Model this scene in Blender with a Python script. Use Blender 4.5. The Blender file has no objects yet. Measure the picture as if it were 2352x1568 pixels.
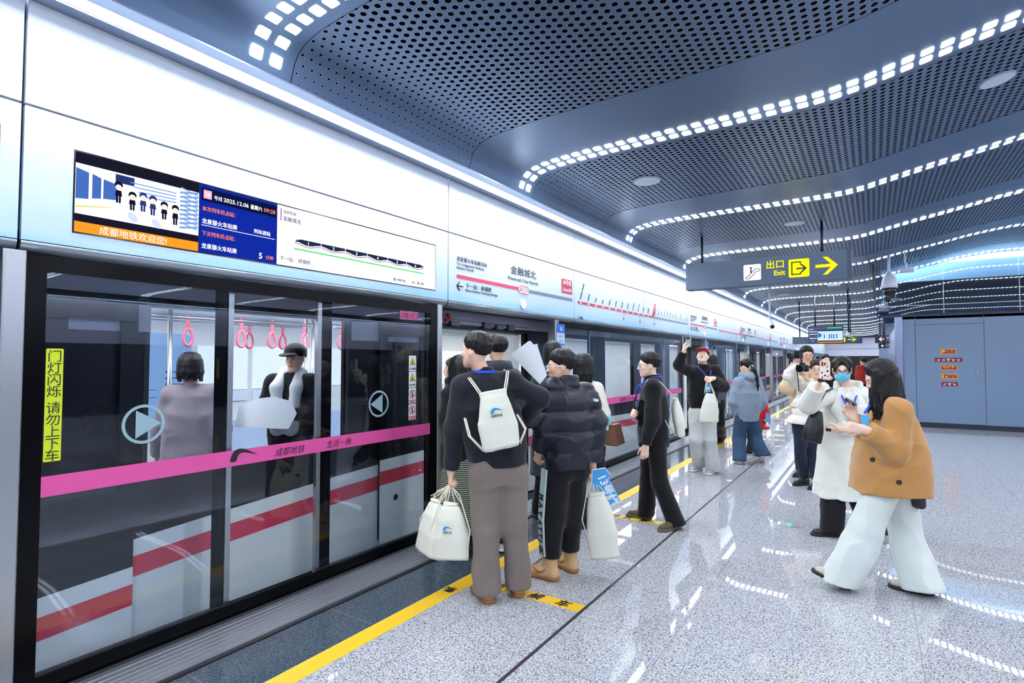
import bpy, bmesh, math, random
import numpy as np
from mathutils import Vector, Matrix, Quaternion, noise as mnoise

random.seed(7)
rng = np.random.default_rng(7)
C = bpy.context.scene.collection
SC = bpy.context.scene

# ------------------------------------------------------------------ camera
FPX = 1260.0
cam_d = bpy.data.cameras.new('camera')
cam_d.sensor_fit = 'HORIZONTAL'
cam_d.sensor_width = 36.0
cam_d.lens = 36.0 * FPX / 2352.0
cam_d.clip_start = 0.05
cam_d.clip_end = 200
cam = bpy.data.objects.new('camera', cam_d)
C.objects.link(cam)
cam.location = (0, 0, 1.62)
YAW = math.atan2(829, FPX)
PITCH = math.atan2(45, FPX)
cam.rotation_euler = (math.pi / 2 + PITCH, 0, YAW)
SC.camera = cam

# ------------------------------------------------------------------ world, exposure
w = bpy.data.worlds.new('world')
SC.world = w
w.use_nodes = True
w.node_tree.nodes['Background'].inputs[0].default_value = (0.55, 0.65, 0.9, 1)
w.node_tree.nodes['Background'].inputs[1].default_value = 0.05
SC.view_settings.view_transform = 'Standard'
SC.view_settings.look = 'None'
SC.view_settings.gamma = 1
SC.view_settings.use_curve_mapping = False
SC.view_settings.exposure = 0.28
CEIL_LIGHT = 42.0      # radiance of the ceiling lenses
COVE_LIGHT = 44.0      # radiance of the long light band over the header
SC.cycles.use_denoising = True
SC.cycles.max_bounces = 9
SC.cycles.transparent_max_bounces = 24
SC.cycles.diffuse_bounces = 4
SC.cycles.glossy_bounces = 4
SC.cycles.sample_clamp_indirect = 6.0
SC.cycles.sample_clamp_direct = 9.0
SC.cycles.filter_width = 1.2
SC.cycles.caustics_reflective = False
SC.cycles.caustics_refractive = False

# ------------------------------------------------------------------ materials
MATS = {}
def lin(c):
    return tuple(((x / 255.0) / 12.92 if x / 255.0 <= 0.04045 else ((x / 255.0 + 0.055) / 1.055) ** 2.4) for x in c)

def mat(name, rgb, rough=0.6, metal=0.0, emit=0.0, spec=0.5, bump=None, var=None, sheen=0.0, sss=0.0, coat=0.0):
    """rgb in 0..255 display values; bump = (scale, strength, distance[, stretch]); var = (scale, amount)"""
    if name in MATS:
        return MATS[name]
    m = bpy.data.materials.new(name)
    m.use_nodes = True
    nt = m.node_tree
    b = nt.nodes['Principled BSDF']
    col = lin(rgb)
    b.inputs['Base Color'].default_value = (*col, 1)
    b.inputs['Roughness'].default_value = rough
    b.inputs['Metallic'].default_value = metal
    b.inputs['Specular IOR Level'].default_value = spec
    if sheen:
        b.inputs['Sheen Weight'].default_value = sheen
        b.inputs['Sheen Roughness'].default_value = 0.5
    if coat:
        b.inputs['Coat Weight'].default_value = coat
    if sss:
        b.inputs['Subsurface Weight'].default_value = sss
        b.inputs['Subsurface Radius'].default_value = (0.012, 0.005, 0.003)
        b.inputs['Subsurface Scale'].default_value = 1.0
    if emit:
        b.inputs['Emission Color'].default_value = (*col, 1)
        b.inputs['Emission Strength'].default_value = emit
    tc = None
    if bump or var:
        tc = nt.nodes.new('ShaderNodeNewGeometry')
    if bump:
        n = nt.nodes.new('ShaderNodeTexNoise')
        n.inputs['Scale'].default_value = bump[0]
        n.inputs['Detail'].default_value = 4
        if len(bump) > 3:
            mp = nt.nodes.new('ShaderNodeMapping')
            mp.inputs['Scale'].default_value = bump[3]
            nt.links.new(tc.outputs['Position'], mp.inputs['Vector'])
            nt.links.new(mp.outputs[0], n.inputs['Vector'])
        else:
            nt.links.new(tc.outputs['Position'], n.inputs['Vector'])
        bp = nt.nodes.new('ShaderNodeBump')
        bp.inputs['Strength'].default_value = bump[1]
        bp.inputs['Distance'].default_value = bump[2]
        nt.links.new(n.outputs['Fac'], bp.inputs['Height'])
        nt.links.new(bp.outputs[0], b.inputs['Normal'])
    if var:
        n = nt.nodes.new('ShaderNodeTexNoise')
        n.inputs['Scale'].default_value = var[0]
        n.inputs['Detail'].default_value = 3
        nt.links.new(tc.outputs['Position'], n.inputs['Vector'])
        mx = nt.nodes.new('ShaderNodeMix')
        mx.data_type = 'RGBA'
        nt.links.new(n.outputs['Fac'], mx.inputs[0])
        mx.inputs[6].default_value = (*[min(1, c * (1 - var[1])) for c in col], 1)
        mx.inputs[7].default_value = (*[min(1, c * (1 + var[1])) for c in col], 1)
        nt.links.new(mx.outputs[2], b.inputs['Base Color'])
    MATS[name] = m
    return m

def emis(name, rgb, strength):
    if name in MATS:
        return MATS[name]
    m = bpy.data.materials.new(name)
    m.use_nodes = True
    nt = m.node_tree
    nt.nodes.remove(nt.nodes['Principled BSDF'])
    e = nt.nodes.new('ShaderNodeEmission')
    e.inputs[0].default_value = (*lin(rgb), 1)
    e.inputs[1].default_value = strength
    nt.links.new(e.outputs[0], nt.nodes['Material Output'].inputs[0])
    MATS[name] = m
    return m

def glass(name, tint, r0=0.05, top=0.9, rough=0.0):
    """a thin pane: clear or tinted, with a reflection that grows towards grazing view"""
    if name in MATS:
        return MATS[name]
    m = bpy.data.materials.new(name)
    m.use_nodes = True
    nt = m.node_tree
    nt.nodes.remove(nt.nodes['Principled BSDF'])
    g = nt.nodes.new('ShaderNodeNewGeometry')
    d = nt.nodes.new('ShaderNodeVectorMath'); d.operation = 'DOT_PRODUCT'
    nt.links.new(g.outputs['Incoming'], d.inputs[0]); nt.links.new(g.outputs['Normal'], d.inputs[1])
    a = nt.nodes.new('ShaderNodeMath'); a.operation = 'ABSOLUTE'
    nt.links.new(d.outputs['Value'], a.inputs[0])
    s = nt.nodes.new('ShaderNodeMath'); s.operation = 'SUBTRACT'; s.inputs[0].default_value = 1.0
    nt.links.new(a.outputs[0], s.inputs[1])
    p = nt.nodes.new('ShaderNodeMath'); p.operation = 'POWER'; p.inputs[1].default_value = 4.5
    nt.links.new(s.outputs[0], p.inputs[0])
    k = nt.nodes.new('ShaderNodeMath'); k.operation = 'MULTIPLY_ADD'
    k.inputs[1].default_value = top - r0; k.inputs[2].default_value = r0
    nt.links.new(p.outputs[0], k.inputs[0])
    t = nt.nodes.new('ShaderNodeBsdfTransparent'); t.inputs[0].default_value = (*tint, 1)
    gl = nt.nodes.new('ShaderNodeBsdfGlossy'); gl.inputs['Roughness'].default_value = rough
    gl.inputs[0].default_value = (0.93, 0.96, 1, 1)
    mx = nt.nodes.new('ShaderNodeMixShader')
    nt.links.new(k.outputs[0], mx.inputs[0]); nt.links.new(t.outputs[0], mx.inputs[1]); nt.links.new(gl.outputs[0], mx.inputs[2])
    nt.links.new(mx.outputs[0], nt.nodes['Material Output'].inputs[0])
    MATS[name] = m
    return m

# ------------------------------------------------------------------ object bookkeeping
LABELS = {}
def tag(o, label=None, cat=None, group=None, kind=None):
    if label:
        o['label'] = label
    if cat:
        o['category'] = cat
    if group:
        o['group'] = group
    if kind:
        o['kind'] = kind
    return o

def thing(name, label, cat, loc=(0, 0, 0), group=None, kind=None):
    o = bpy.data.objects.new(name, None)
    o.empty_display_size = 0.1
    o.location = loc
    C.objects.link(o)
    return tag(o, label, cat, group, kind)

def attach(o, parent):
    if parent is not None:
        o.parent = parent
        if parent.type == 'EMPTY':
            o.matrix_parent_inverse = Matrix.Translation(-Vector(parent.location))
    return o

def obj_data(name, data, parent=None, m=None):
    o = bpy.data.objects.new(name, data)
    if m is not None:
        data.materials.append(m)
    C.objects.link(o)
    return attach(o, parent)

def mesh_np(name, V, F, m=None, parent=None, smooth=True):
    """V (n,3) float array, F (k,4) or (k,3) int array in world coordinates"""
    me = bpy.data.meshes.new(name)
    V = np.asarray(V, np.float32); F = np.asarray(F, np.int32)
    me.vertices.add(len(V)); me.vertices.foreach_set('co', V.ravel())
    k = F.shape[1]
    me.loops.add(F.size); me.loops.foreach_set('vertex_index', F.ravel())
    me.polygons.add(len(F))
    me.polygons.foreach_set('loop_start', np.arange(0, F.size, k, dtype=np.int32))
    try:
        me.polygons.foreach_set('loop_total', np.full(len(F), k, np.int32))
    except Exception:
        pass
    me.update(calc_edges=True)
    if smooth:
        me.polygons.foreach_set('use_smooth', np.ones(len(F), bool))
    return obj_data(name, me, parent, m)

class MB:
    """collects simple shapes into one mesh"""
    def __init__(s):
        s.v = []; s.f = []; s.sm = []
    def quad(s, a, b, c, d):
        n = len(s.v); s.v += [tuple(a), tuple(b), tuple(c), tuple(d)]; s.f.append((n, n + 1, n + 2, n + 3)); s.sm.append(False)
        return s
    def poly(s, pts):
        n = len(s.v); s.v += [tuple(p) for p in pts]; s.f.append(tuple(range(n, n + len(pts)))); s.sm.append(False)
        return s
    def box(s, lo, hi, M=None):
        x0, y0, z0 = lo; x1, y1, z1 = hi
        p = [(x0, y0, z0), (x1, y0, z0), (x1, y1, z0), (x0, y1, z0), (x0, y0, z1), (x1, y0, z1), (x1, y1, z1), (x0, y1, z1)]
        if M is not None:
            p = [tuple(M @ Vector(q)) for q in p]
        n = len(s.v); s.v += p
        for f in ((0, 3, 2, 1), (4, 5, 6, 7), (0, 1, 5, 4), (1, 2, 6, 5), (2, 3, 7, 6), (3, 0, 4, 7)):
            s.f.append(tuple(n + i for i in f)); s.sm.append(False)
        return s
    def rbox(s, lo, hi, r, axis=0, seg=5, M=None):
        """box with its four edges along `axis` rounded"""
        lo = Vector(lo); hi = Vector(hi)
        a1, a2 = [i for i in range(3) if i != axis]
        pts = []
        for cx, cy, a0 in ((hi[a1] - r, hi[a2] - r, 0), (lo[a1] + r, hi[a2] - r, 90), (lo[a1] + r, lo[a2] + r, 180), (hi[a1] - r, lo[a2] + r, 270)):
            for i in range(seg + 1):
                t = math.radians(a0 + 90 * i / seg)
                pts.append((cx + r * math.cos(t), cy + r * math.sin(t)))
        def P(q, h):
            v = [0, 0, 0]; v[axis] = h; v[a1] = q[0]; v[a2] = q[1]; v = Vector(v)
            return tuple(M @ v) if M is not None else tuple(v)
        return s.loft([[P(q, lo[axis]) for q in pts], [P(q, hi[axis]) for q in pts]], caps=True, smooth=False)
    def loft(s, rings, caps=True, smooth=True, closed=True):
        n0 = len(s.v); k = len(rings[0])
        for r in rings:
            s.v += [tuple(p) for p in r]
        for i in range(len(rings) - 1):
            for j in range(k if closed else k - 1):
                a = n0 + i * k + j; b = n0 + i * k + (j + 1) % k
                s.f.append((a, b, b + k, a + k)); s.sm.append(smooth)
        if caps and closed:
            s.f.append(tuple(n0 + j for j in range(k))[::-1]); s.sm.append(False)
            e = n0 + (len(rings) - 1) * k
            s.f.append(tuple(e + j for j in range(k))); s.sm.append(False)
        return s
    def tube(s, pts, r, seg=10, caps=True, closed=False):
        pts = [Vector(p) for p in pts]
        rr = r if isinstance(r, (list, tuple)) else [r] * len(pts)
        rings = []; prev = None
        for i, p in enumerate(pts):
            if closed:
                t = pts[(i + 1) % len(pts)] - pts[i - 1]
            else:
                t = pts[min(i + 1, len(pts) - 1)] - pts[max(i - 1, 0)]
            t.normalize()
            if prev is None:
                u = t.orthogonal().normalized()
            else:
                u = (prev - t * prev.dot(t))
                u = u.normalized() if u.length > 1e-6 else t.orthogonal().normalized()
            prev = u; v = t.cross(u)
            rings.append([p + rr[i] * (math.cos(2 * math.pi * j / seg) * u + math.sin(2 * math.pi * j / seg) * v) for j in range(seg)])
        if closed:
            rings.append(rings[0])
            return s.loft(rings, caps=False)
        return s.loft(rings, caps=caps)
    def strap(s, pts, w, t, side):
        """flat ribbon along pts; side = width direction (one vector or one per point)"""
        pts = [Vector(p) for p in pts]; rings = []
        for i, p in enumerate(pts):
            tan = (pts[min(i + 1, len(pts) - 1)] - pts[max(i - 1, 0)]).normalized()
            sd = Vector(side[i] if isinstance(side[0], (list, tuple, Vector)) else side)
            sd = (sd - tan * sd.dot(tan)).normalized(); nn = tan.cross(sd)
            rings.append([p + sd * w / 2 + nn * t / 2, p - sd * w / 2 + nn * t / 2, p - sd * w / 2 - nn * t / 2, p + sd * w / 2 - nn * t / 2])
        return s.loft(rings, smooth=False)
    def cyl(s, a, b, r, seg=24, r2=None):
        return s.tube([a, b], [r, r if r2 is None else r2], seg)
    def disc(s, c, nrm, r, seg=32, r_in=0.0, up=None, ry=None):
        c = Vector(c); n = Vector(nrm).normalized()
        u = Vector(up).normalized() if up is not None else n.orthogonal().normalized()
        v = n.cross(u); ry = ry or r
        ring = [c + r * math.cos(2 * math.pi * j / seg) * u + ry * math.sin(2 * math.pi * j / seg) * v for j in range(seg)]
        if r_in:
            q = r_in / r
            inner = [c + (p - c) * q for p in ring]
            return s.loft([inner, ring], caps=False, smooth=False)
        return s.poly(ring)
    def sphere(s, c, r, seg=16, rings=10, M=None):
        c = Vector(c); rx, ry, rz = (r, r, r) if not isinstance(r, (tuple, list)) else r
        R = []
        for i in range(rings + 1):
            th = math.pi * (0.001 + 0.998 * i / rings)
            R.append([(lambda q: (M @ q if M is not None else q) + c)(Vector((rx * math.sin(th) * math.cos(2 * math.pi * j / seg), ry * math.sin(th) * math.sin(2 * math.pi * j / seg), -rz * math.cos(th)))) for j in range(seg)])
        return s.loft(R, caps=True)
    def prism(s, outline, o, ux, uy, un, d):
        """extrude a 2-D outline by d along un; o + x*ux + y*uy"""
        o, ux, uy, un = Vector(o), Vector(ux), Vector(uy), Vector(un)
        a = [o + x * ux + y * uy for x, y in outline]
        return s.loft([a, [p + un * d for p in a]], smooth=False)
    def build(s, name, m=None, parent=None, smooth=None):
        me = bpy.data.meshes.new(name)
        me.from_pydata(s.v, [], s.f)
        me.update()
        me.polygons.foreach_set('use_smooth', s.sm if smooth is None else [smooth] * len(s.f))
        bm = bmesh.new(); bm.from_mesh(me)
        bmesh.ops.recalc_face_normals(bm, faces=bm.faces)
        bm.to_mesh(me); bm.free()
        return obj_data(name, me, parent, m)

def copy_tree(o, parent=None, keep=True):
    c = o.copy(); C.objects.link(c)
    if parent is not None:
        c.parent = parent
    for ch in list(o.children):
        copy_tree(ch, c)
    return c

# frames for writing: local x to the right, y up, z out of the surface
def frame(origin, ux, uy):
    ux = Vector(ux).normalized(); uy = Vector(uy).normalized(); n = ux.cross(uy)
    M = Matrix(((ux.x, uy.x, n.x, origin[0]), (ux.y, uy.y, n.y, origin[1]), (ux.z, uy.z, n.z, origin[2]), (0, 0, 0, 1)))
    return M

def text(name, body, size, M, m, parent=None, align='LEFT', bold=0.0, depth=0.0008, sx=1.0, shear=0.0, spacing=1.0, line=1.0, width=None):
    cu = bpy.data.curves.new(name, 'FONT')
    cu.body = body; cu.size = size; cu.align_x = align; cu.align_y = 'BOTTOM_BASELINE'
    cu.extrude = depth; cu.offset = bold; cu.shear = shear; cu.space_character = spacing; cu.space_line = line
    cu.resolution_u = 3
    t = bpy.data.objects.new(name + '_tmp', cu)
    C.objects.link(t)
    dg = bpy.context.evaluated_depsgraph_get()
    me = bpy.data.meshes.new_from_object(t.evaluated_get(dg))
    bpy.data.objects.remove(t); bpy.data.curves.remove(cu)
    if width:
        xs = [v.co.x for v in me.vertices]; sx = width / (max(xs) - min(xs))
    me.transform(M @ Matrix.Diagonal((sx, 1, 1, 1)))
    me.materials.clear()
    me.name = name
    return obj_data(name, me, parent, m)

XF = lambda y, z, x=-3.40: frame((x, y, z), (0, 1, 0), (0, 0, 1))        # faces +X, read along +Y
YF = lambda x, z, y: frame((x, y, z), (1, 0, 0), (0, 0, 1))              # faces -Y, read along +X

M_white = mat('white_paint', (225, 232, 240), 0.45)
M_black = mat('black_gloss', (8, 9, 13), 0.12)
M_matblack = mat('black_matt', (16, 17, 22), 0.6)
M_steel = mat('brushed_steel', (176, 180, 186), 0.32, 1.0, bump=(90, 0.12, 0.002, (1, 1, 0.02)))
M_darksteel = mat('dark_steel', (90, 94, 100), 0.4, 0.9)
M_yellow = mat('yellow_paint', (236, 190, 40), 0.35, var=(3, 0.06))
M_ink = mat('black_ink', (22, 24, 32), 0.5)
M_rubber = mat('black_rubber', (24, 24, 30), 0.55)
M_pink = mat('line_pink', (226, 60, 104), 0.35)
M_red = mat('line_red', (205, 48, 72), 0.35)
M_inkgrey = mat('grey_ink', (122, 132, 158), 0.5)
# ------------------------------------------------------------------ floor and ceiling
def granite(name, dark, mid, light, scale, rough, dens=(0.36, 0.52, 0.62), grout=None):
    m = bpy.data.materials.new(name); m.use_nodes = True
    nt = m.node_tree; b = nt.nodes['Principled BSDF']
    g = nt.nodes.new('ShaderNodeNewGeometry')
    n = nt.nodes.new('ShaderNodeTexNoise'); n.inputs['Scale'].default_value = scale
    n.inputs['Detail'].default_value = 2.5; n.inputs['Roughness'].default_value = 0.62; n.inputs['Distortion'].default_value = 1.2
    nt.links.new(g.outputs['Position'], n.inputs['Vector'])
    cr = nt.nodes.new('ShaderNodeValToRGB')
    e = cr.color_ramp.elements
    e[0].position = dens[0]; e[0].color = (*lin(dark), 1)
    e[1].position = dens[2]; e[1].color = (*lin(light), 1)
    x = e.new(dens[1]); x.color = (*lin(mid), 1)
    nt.links.new(n.outputs['Fac'], cr.inputs[0])
    out = cr.outputs[0]
    if grout:
        sp = nt.nodes.new('ShaderNodeSeparateXYZ'); nt.links.new(g.outputs['Position'], sp.inputs[0])
        masks = []
        for ax, period, off in grout:
            a = nt.nodes.new('ShaderNodeMath'); a.operation = 'ADD'; a.inputs[1].default_value = 1000 * period - off + period / 2
            nt.links.new(sp.outputs[ax], a.inputs[0])
            md = nt.nodes.new('ShaderNodeMath'); md.operation = 'MODULO'; md.inputs[1].default_value = period
            nt.links.new(a.outputs[0], md.inputs[0])
            s = nt.nodes.new('ShaderNodeMath'); s.operation = 'SUBTRACT'; s.inputs[1].default_value = period / 2
            nt.links.new(md.outputs[0], s.inputs[0])
            ab = nt.nodes.new('ShaderNodeMath'); ab.operation = 'ABSOLUTE'; nt.links.new(s.outputs[0], ab.inputs[0])
            lt = nt.nodes.new('ShaderNodeMath'); lt.operation = 'LESS_THAN'; lt.inputs[1].default_value = 0.0016
            nt.links.new(ab.outputs[0], lt.inputs[0]); masks.append(lt)
        mxm = nt.nodes.new('ShaderNodeMath'); mxm.operation = 'MAXIMUM'
        nt.links.new(masks[0].outputs[0], mxm.inputs[0]); nt.links.new(masks[1].outputs[0], mxm.inputs[1])
        mx = nt.nodes.new('ShaderNodeMix'); mx.data_type = 'RGBA'
        nt.links.new(mxm.outputs[0], mx.inputs[0]); nt.links.new(out, mx.inputs[6]); mx.inputs[7].default_value = (*lin((128, 122, 122)), 1)
        out = mx.outputs[2]
    nt.links.new(out, b.inputs['Base Color'])
    b.inputs['Roughness'].default_value = rough
    b.inputs['Specular IOR Level'].default_value = 0.5
    b.inputs['Specular IOR Level'].default_value = 0.42
    MATS[name] = m
    return m

M_floor = granite('speckled_granite', (46, 48, 58), (146, 148, 157), (200, 202, 209), 130, 0.02, (0.38, 0.46, 0.53), grout=((0, 1.2, -1.61 + 0.6), (1, 0.6, 2.0)))
M_dkfloor = granite('dark_granite', (42, 52, 62), (70, 84, 96), (128, 142, 150), 130, 0.13, (0.36, 0.55, 0.74), grout=((0, 5, 0), (1, 0.9, 0.6)))
YN, YF_ = -13.0, 54.0
XR = 12.4                                    # plane of the screen doors across the platform

MB().box((-2.60, YN, -0.12), (XR, YF_, 0)).build('floor', M_floor).__setitem__('kind', 'structure')
MB().box((-3.00, YN, -0.12), (-2.60, YF_, 0)).build('trim_1', M_dkfloor).__setitem__('kind', 'structure')
MB().box((-1.622, YN, 0.0), (-1.60, YF_, 0.0008)).build('trim_2', mat('dark_joint', (52, 44, 52), 0.5)).__setitem__('kind', 'structure')

PROF = [(-3.10, 3.40), (-3.075, 3.48), (-3.055, 3.53), (-3.025, 3.57), (-2.985, 3.60), (-2.92, 3.63), (-2.8, 3.655), (-2.6, 3.672), (-2.3, 3.685), (-1.8, 3.692), (-1.3, 3.695),
        (-0.8, 3.70), (-0.4, 3.708), (-0.22, 3.72), (-0.05, 3.745), (0.12, 3.785), (0.35, 3.835), (0.6, 3.89), (0.95, 3.96), (1.25, 4.02), (1.6, 4.10), (1.95, 4.16), (2.25, 4.20), (2.55, 4.215)]
PROF = PROF + [(9.2 - x, z) for x, z in PROF[::-1][1:]]
PA = np.array(PROF)
ARC = np.concatenate([[0], np.cumsum(np.hypot(*np.diff(PA, axis=0).T))])
def prof_at(s):
    x = np.interp(s, ARC, PA[:, 0]); z = np.interp(s, ARC, PA[:, 1])
    e = 0.02
    tx = np.interp(s + e, ARC, PA[:, 0]) - np.interp(s - e, ARC, PA[:, 0]); tz = np.interp(s + e, ARC, PA[:, 1]) - np.interp(s - e, ARC, PA[:, 1])
    L = math.hypot(tx, tz)
    return Vector((x, 0, z)), Vector((tx / L, 0, tz / L)), Vector((tz / L, 0, -tx / L))      # point, tangent, normal into the room

M_ceil = mat('ceiling_metal', (94, 116, 146), 0.34, 0.55)
# perforated metal: round holes that shrink towards the lip, real openings into the dark void above
def perforated():
    m = bpy.data.materials.new('perforated_metal'); m.use_nodes = True
    nt = m.node_tree; N = nt.nodes; L = nt.links
    b = N['Principled BSDF']
    b.inputs['Base Color'].default_value = (*lin((94, 116, 146)), 1); b.inputs['Roughness'].default_value = 0.34; b.inputs['Metallic'].default_value = 0.55
    uv = N.new('ShaderNodeUVMap'); sp = N.new('ShaderNodeSeparateXYZ'); L.new(uv.outputs[0], sp.inputs[0])
    def mth(op, a, bb=None, c=None):
        n = N.new('ShaderNodeMath'); n.operation = op
        for i, q in enumerate((a, bb, c)):
            if q is None:
                continue
            if isinstance(q, (int, float)):
                n.inputs[i].default_value = q
            else:
                L.new(q, n.inputs[i])
        return n.outputs[0]
    ps, py = 0.121, 0.0664
    def lattice(os_, oy):
        a = mth('SUBTRACT', mth('MODULO', mth('ADD', sp.outputs[0], 10 * ps - os_ + ps / 2), ps), ps / 2)
        c = mth('SUBTRACT', mth('MODULO', mth('ADD', sp.outputs[1], 10 * py - oy + py / 2), py), py / 2)
        return mth('SQRT', mth('ADD', mth('MULTIPLY', a, a), mth('MULTIPLY', c, c)))
    d = mth('MINIMUM', lattice(0.0195, 0.056), lattice(0.0195 + ps / 2, 0.0228))
    mr = N.new('ShaderNodeMapRange'); L.new(sp.outputs[0], mr.inputs[0])
    mr.inputs[1].default_value = 0.0; mr.inputs[2].default_value = 0.75; mr.inputs[3].default_value = 0.0055; mr.inputs[4].default_value = 0.0196
    hole = mth('LESS_THAN', d, mr.outputs[0])
    rim = mth('LESS_THAN', d, mth('ADD', mr.outputs[0], 0.0016))
    mixc = N.new('ShaderNodeMix'); mixc.data_type = 'RGBA'
    L.new(rim, mixc.inputs[0]); mixc.inputs[6].default_value = (*lin((94, 116, 146)), 1); mixc.inputs[7].default_value = (*lin((176, 186, 206)), 1)
    L.new(mixc.outputs[2], b.inputs['Base Color'])
    t = N.new('ShaderNodeBsdfTransparent'); mx = N.new('ShaderNodeMixShader')
    L.new(hole, mx.inputs[0]); L.new(b.outputs[0], mx.inputs[1]); L.new(t.outputs[0], mx.inputs[2])
    L.new(mx.outputs[0], N['Material Output'].inputs[0])
    return m
M_perf = perforated()

def ceil_strip(name, y0, y1, m, off=0.0, uv=True):
    n = len(PROF)
    V = [(x, y0, z + off) for x, z in PROF] + [(x, y1, z + off) for x, z in PROF]
    me = bpy.data.meshes.new(name)
    me.from_pydata(V, [], [(i + 1, i, i + n, i + n + 1) for i in range(n - 1)])
    me.update()
    ul = me.uv_layers.new(name='UVMap')
    for lp in me.loops:
        vi = lp.vertex_index
        ul.data[lp.index].uv = (ARC[vi % n], 0.0 if vi < n else y1 - y0)
    me.polygons.foreach_set('use_smooth', [True] * len(me.polygons))
    o = obj_data(name, me, None, m)
    o['kind'] = 'structure'
    return o

SEAM0, PITCH_C = 2.116, 3.0
NMOD = 17
for k in range(-5, NMOD):
    s = SEAM0 + PITCH_C * k
    ceil_strip('ceiling', s + 0.003, s + 1.865, M_perf)
    ceil_strip('ceiling', s + 1.871, s + PITCH_C - 0.003, M_ceil, -0.002 if k % 2 else 0.0)
    # lip flange along the cove
fl = MB().box((-3.20, YN, 3.394), (-3.098, YF_, 3.407))
MB().box((-3.40, YN, 3.380), (-3.30, 54.9, 3.387)).build('trim_11', mat('ledge_grey', (120, 132, 156), 0.4, 0.4))['kind'] = 'structure'
fl.build('trim_3', mat('lip_metal', (168, 182, 208), 0.3, 0.5))['kind'] = 'structure'
pl = MB().box((-3.6, YN, 4.45), (XR, YF_, 4.5)).box((-3.14, YN, 3.404), (-3.11, YF_, 3.5)).box((-3.6, YN, 3.47), (-3.12, YF_, 4.46)).box((XR - 0.3, YN, 3.47), (XR, YF_, 4.46))
for k in range(-2, NMOD):          # seams between ceiling modules are closed by the dark void above
    pass
pl.build('ceiling_void', mat('void_paint', (12, 13, 20), 0.8))['kind'] = 'structure'

# rows of little light lenses across the ceiling
M_lens = emis('lens_light', (243, 248, 255), CEIL_LIGHT)
def lens(mb, s, yc, w=0.074, h=0.078):
    p, t, n = prof_at(s)
    o = p + Vector((0, yc, 0)) + n * 0.004
    a = t * w / 2; b = Vector((0, h / 2, 0)); c = 0.3
    pts = []
    r = 0.012
    for sx, sy, a0 in ((1, 1, 0), (-1, 1, 90), (-1, -1, 180), (1, -1, 270)):
        for i in range(4):
            th = math.radians(a0 + 30 * i)
            pts.append(o + t * (sx * (w / 2 - r) + r * math.cos(th)) + Vector((0, 1, 0)) * (sy * (h / 2 - r) + r * math.sin(th)))
    mb.poly(pts)
SMAX = ARC[-1]
n_l = int(SMAX / 0.1175) - 1
orders = ['first', 'second', 'third', 'fourth', 'fifth', 'sixth', 'seventh', 'eighth', 'ninth', 'tenth', 'eleventh', 'twelfth', 'thirteenth', 'fourteenth', 'fifteenth', 'sixteenth', 'seventeenth', 'eighteenth']
for k in range(-5, NMOD):
    ys = SEAM0 + PITCH_C * (k + 1)
    i = k + 1
    lab = 'double row of small bright ceiling lenses, ' + ('nearest row, above the information screen' if i == 0 else f'{orders[i]} row counted from the camera')
    if k < -1:
        lab = f'double row of bright ceiling lenses out of view behind the camera, {orders[-2 - k]} one back'
    o = thing('ceiling_light_row', lab, 'ceiling light', (0, ys - 0.2, 3.7), 'light rows across the ceiling')
    if 0 <= i < 5:
        for col, dy in ((0, 0.122), (1, 0.252)):
            for j in range(49):
                mb = MB(); lens(mb, 0.09 + 0.1175 * j, ys - dy)
                mb.build('lens', M_lens, o)
        mb = MB()
        for dy in (0.122, 0.252):
            for j in range(49, n_l):
                lens(mb, 0.09 + 0.1175 * j, ys - dy)
        mb.build('lens_run', M_lens, o)['kind'] = 'stuff'
    else:
        mb = MB()
        for dy in (0.122, 0.252):
            for j in range(n_l):
                lens(mb, 0.09 + 0.1175 * j, ys - dy)
        mb.build('lens_run', M_lens, o)['kind'] = 'stuff'

# continuous light band in the cove over the header
cb = MB().quad((-3.39, YN, 3.44), (-3.205, YN, 3.44), (-3.205, 52.0, 3.44), (-3.39, 52.0, 3.44))
tag(cb.build('cove_light', emis('cove_lamp', (238, 248, 255), COVE_LIGHT)), 'long continuous white light band running above the header panels', 'light strip')

# round ceiling speakers
def ceil_disc(u_s, y, r, lab):
    p, t, n = prof_at(u_s)
    c = p + Vector((0, y, 0))
    o = thing('ceiling_speaker', lab, 'speaker', c, 'round ceiling speakers')
    MB().disc(c + n * 0.012, n, r, 36).build('grille', mat('speaker_white', (206, 218, 232), 0.5), o)
    MB().loft([[c + n * hgt + rr * (math.cos(a) * t + math.sin(a) * Vector((0, 1, 0))) for a in np.linspace(0, 2 * math.pi, 37)[:-1]] for rr, hgt in ((r * 1.0, 0.011), (r * 1.09, 0.010), (r * 1.1, -0.004))], caps=False).build('rim', mat('speaker_rim', (168, 182, 202), 0.4), o)
    return o
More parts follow.
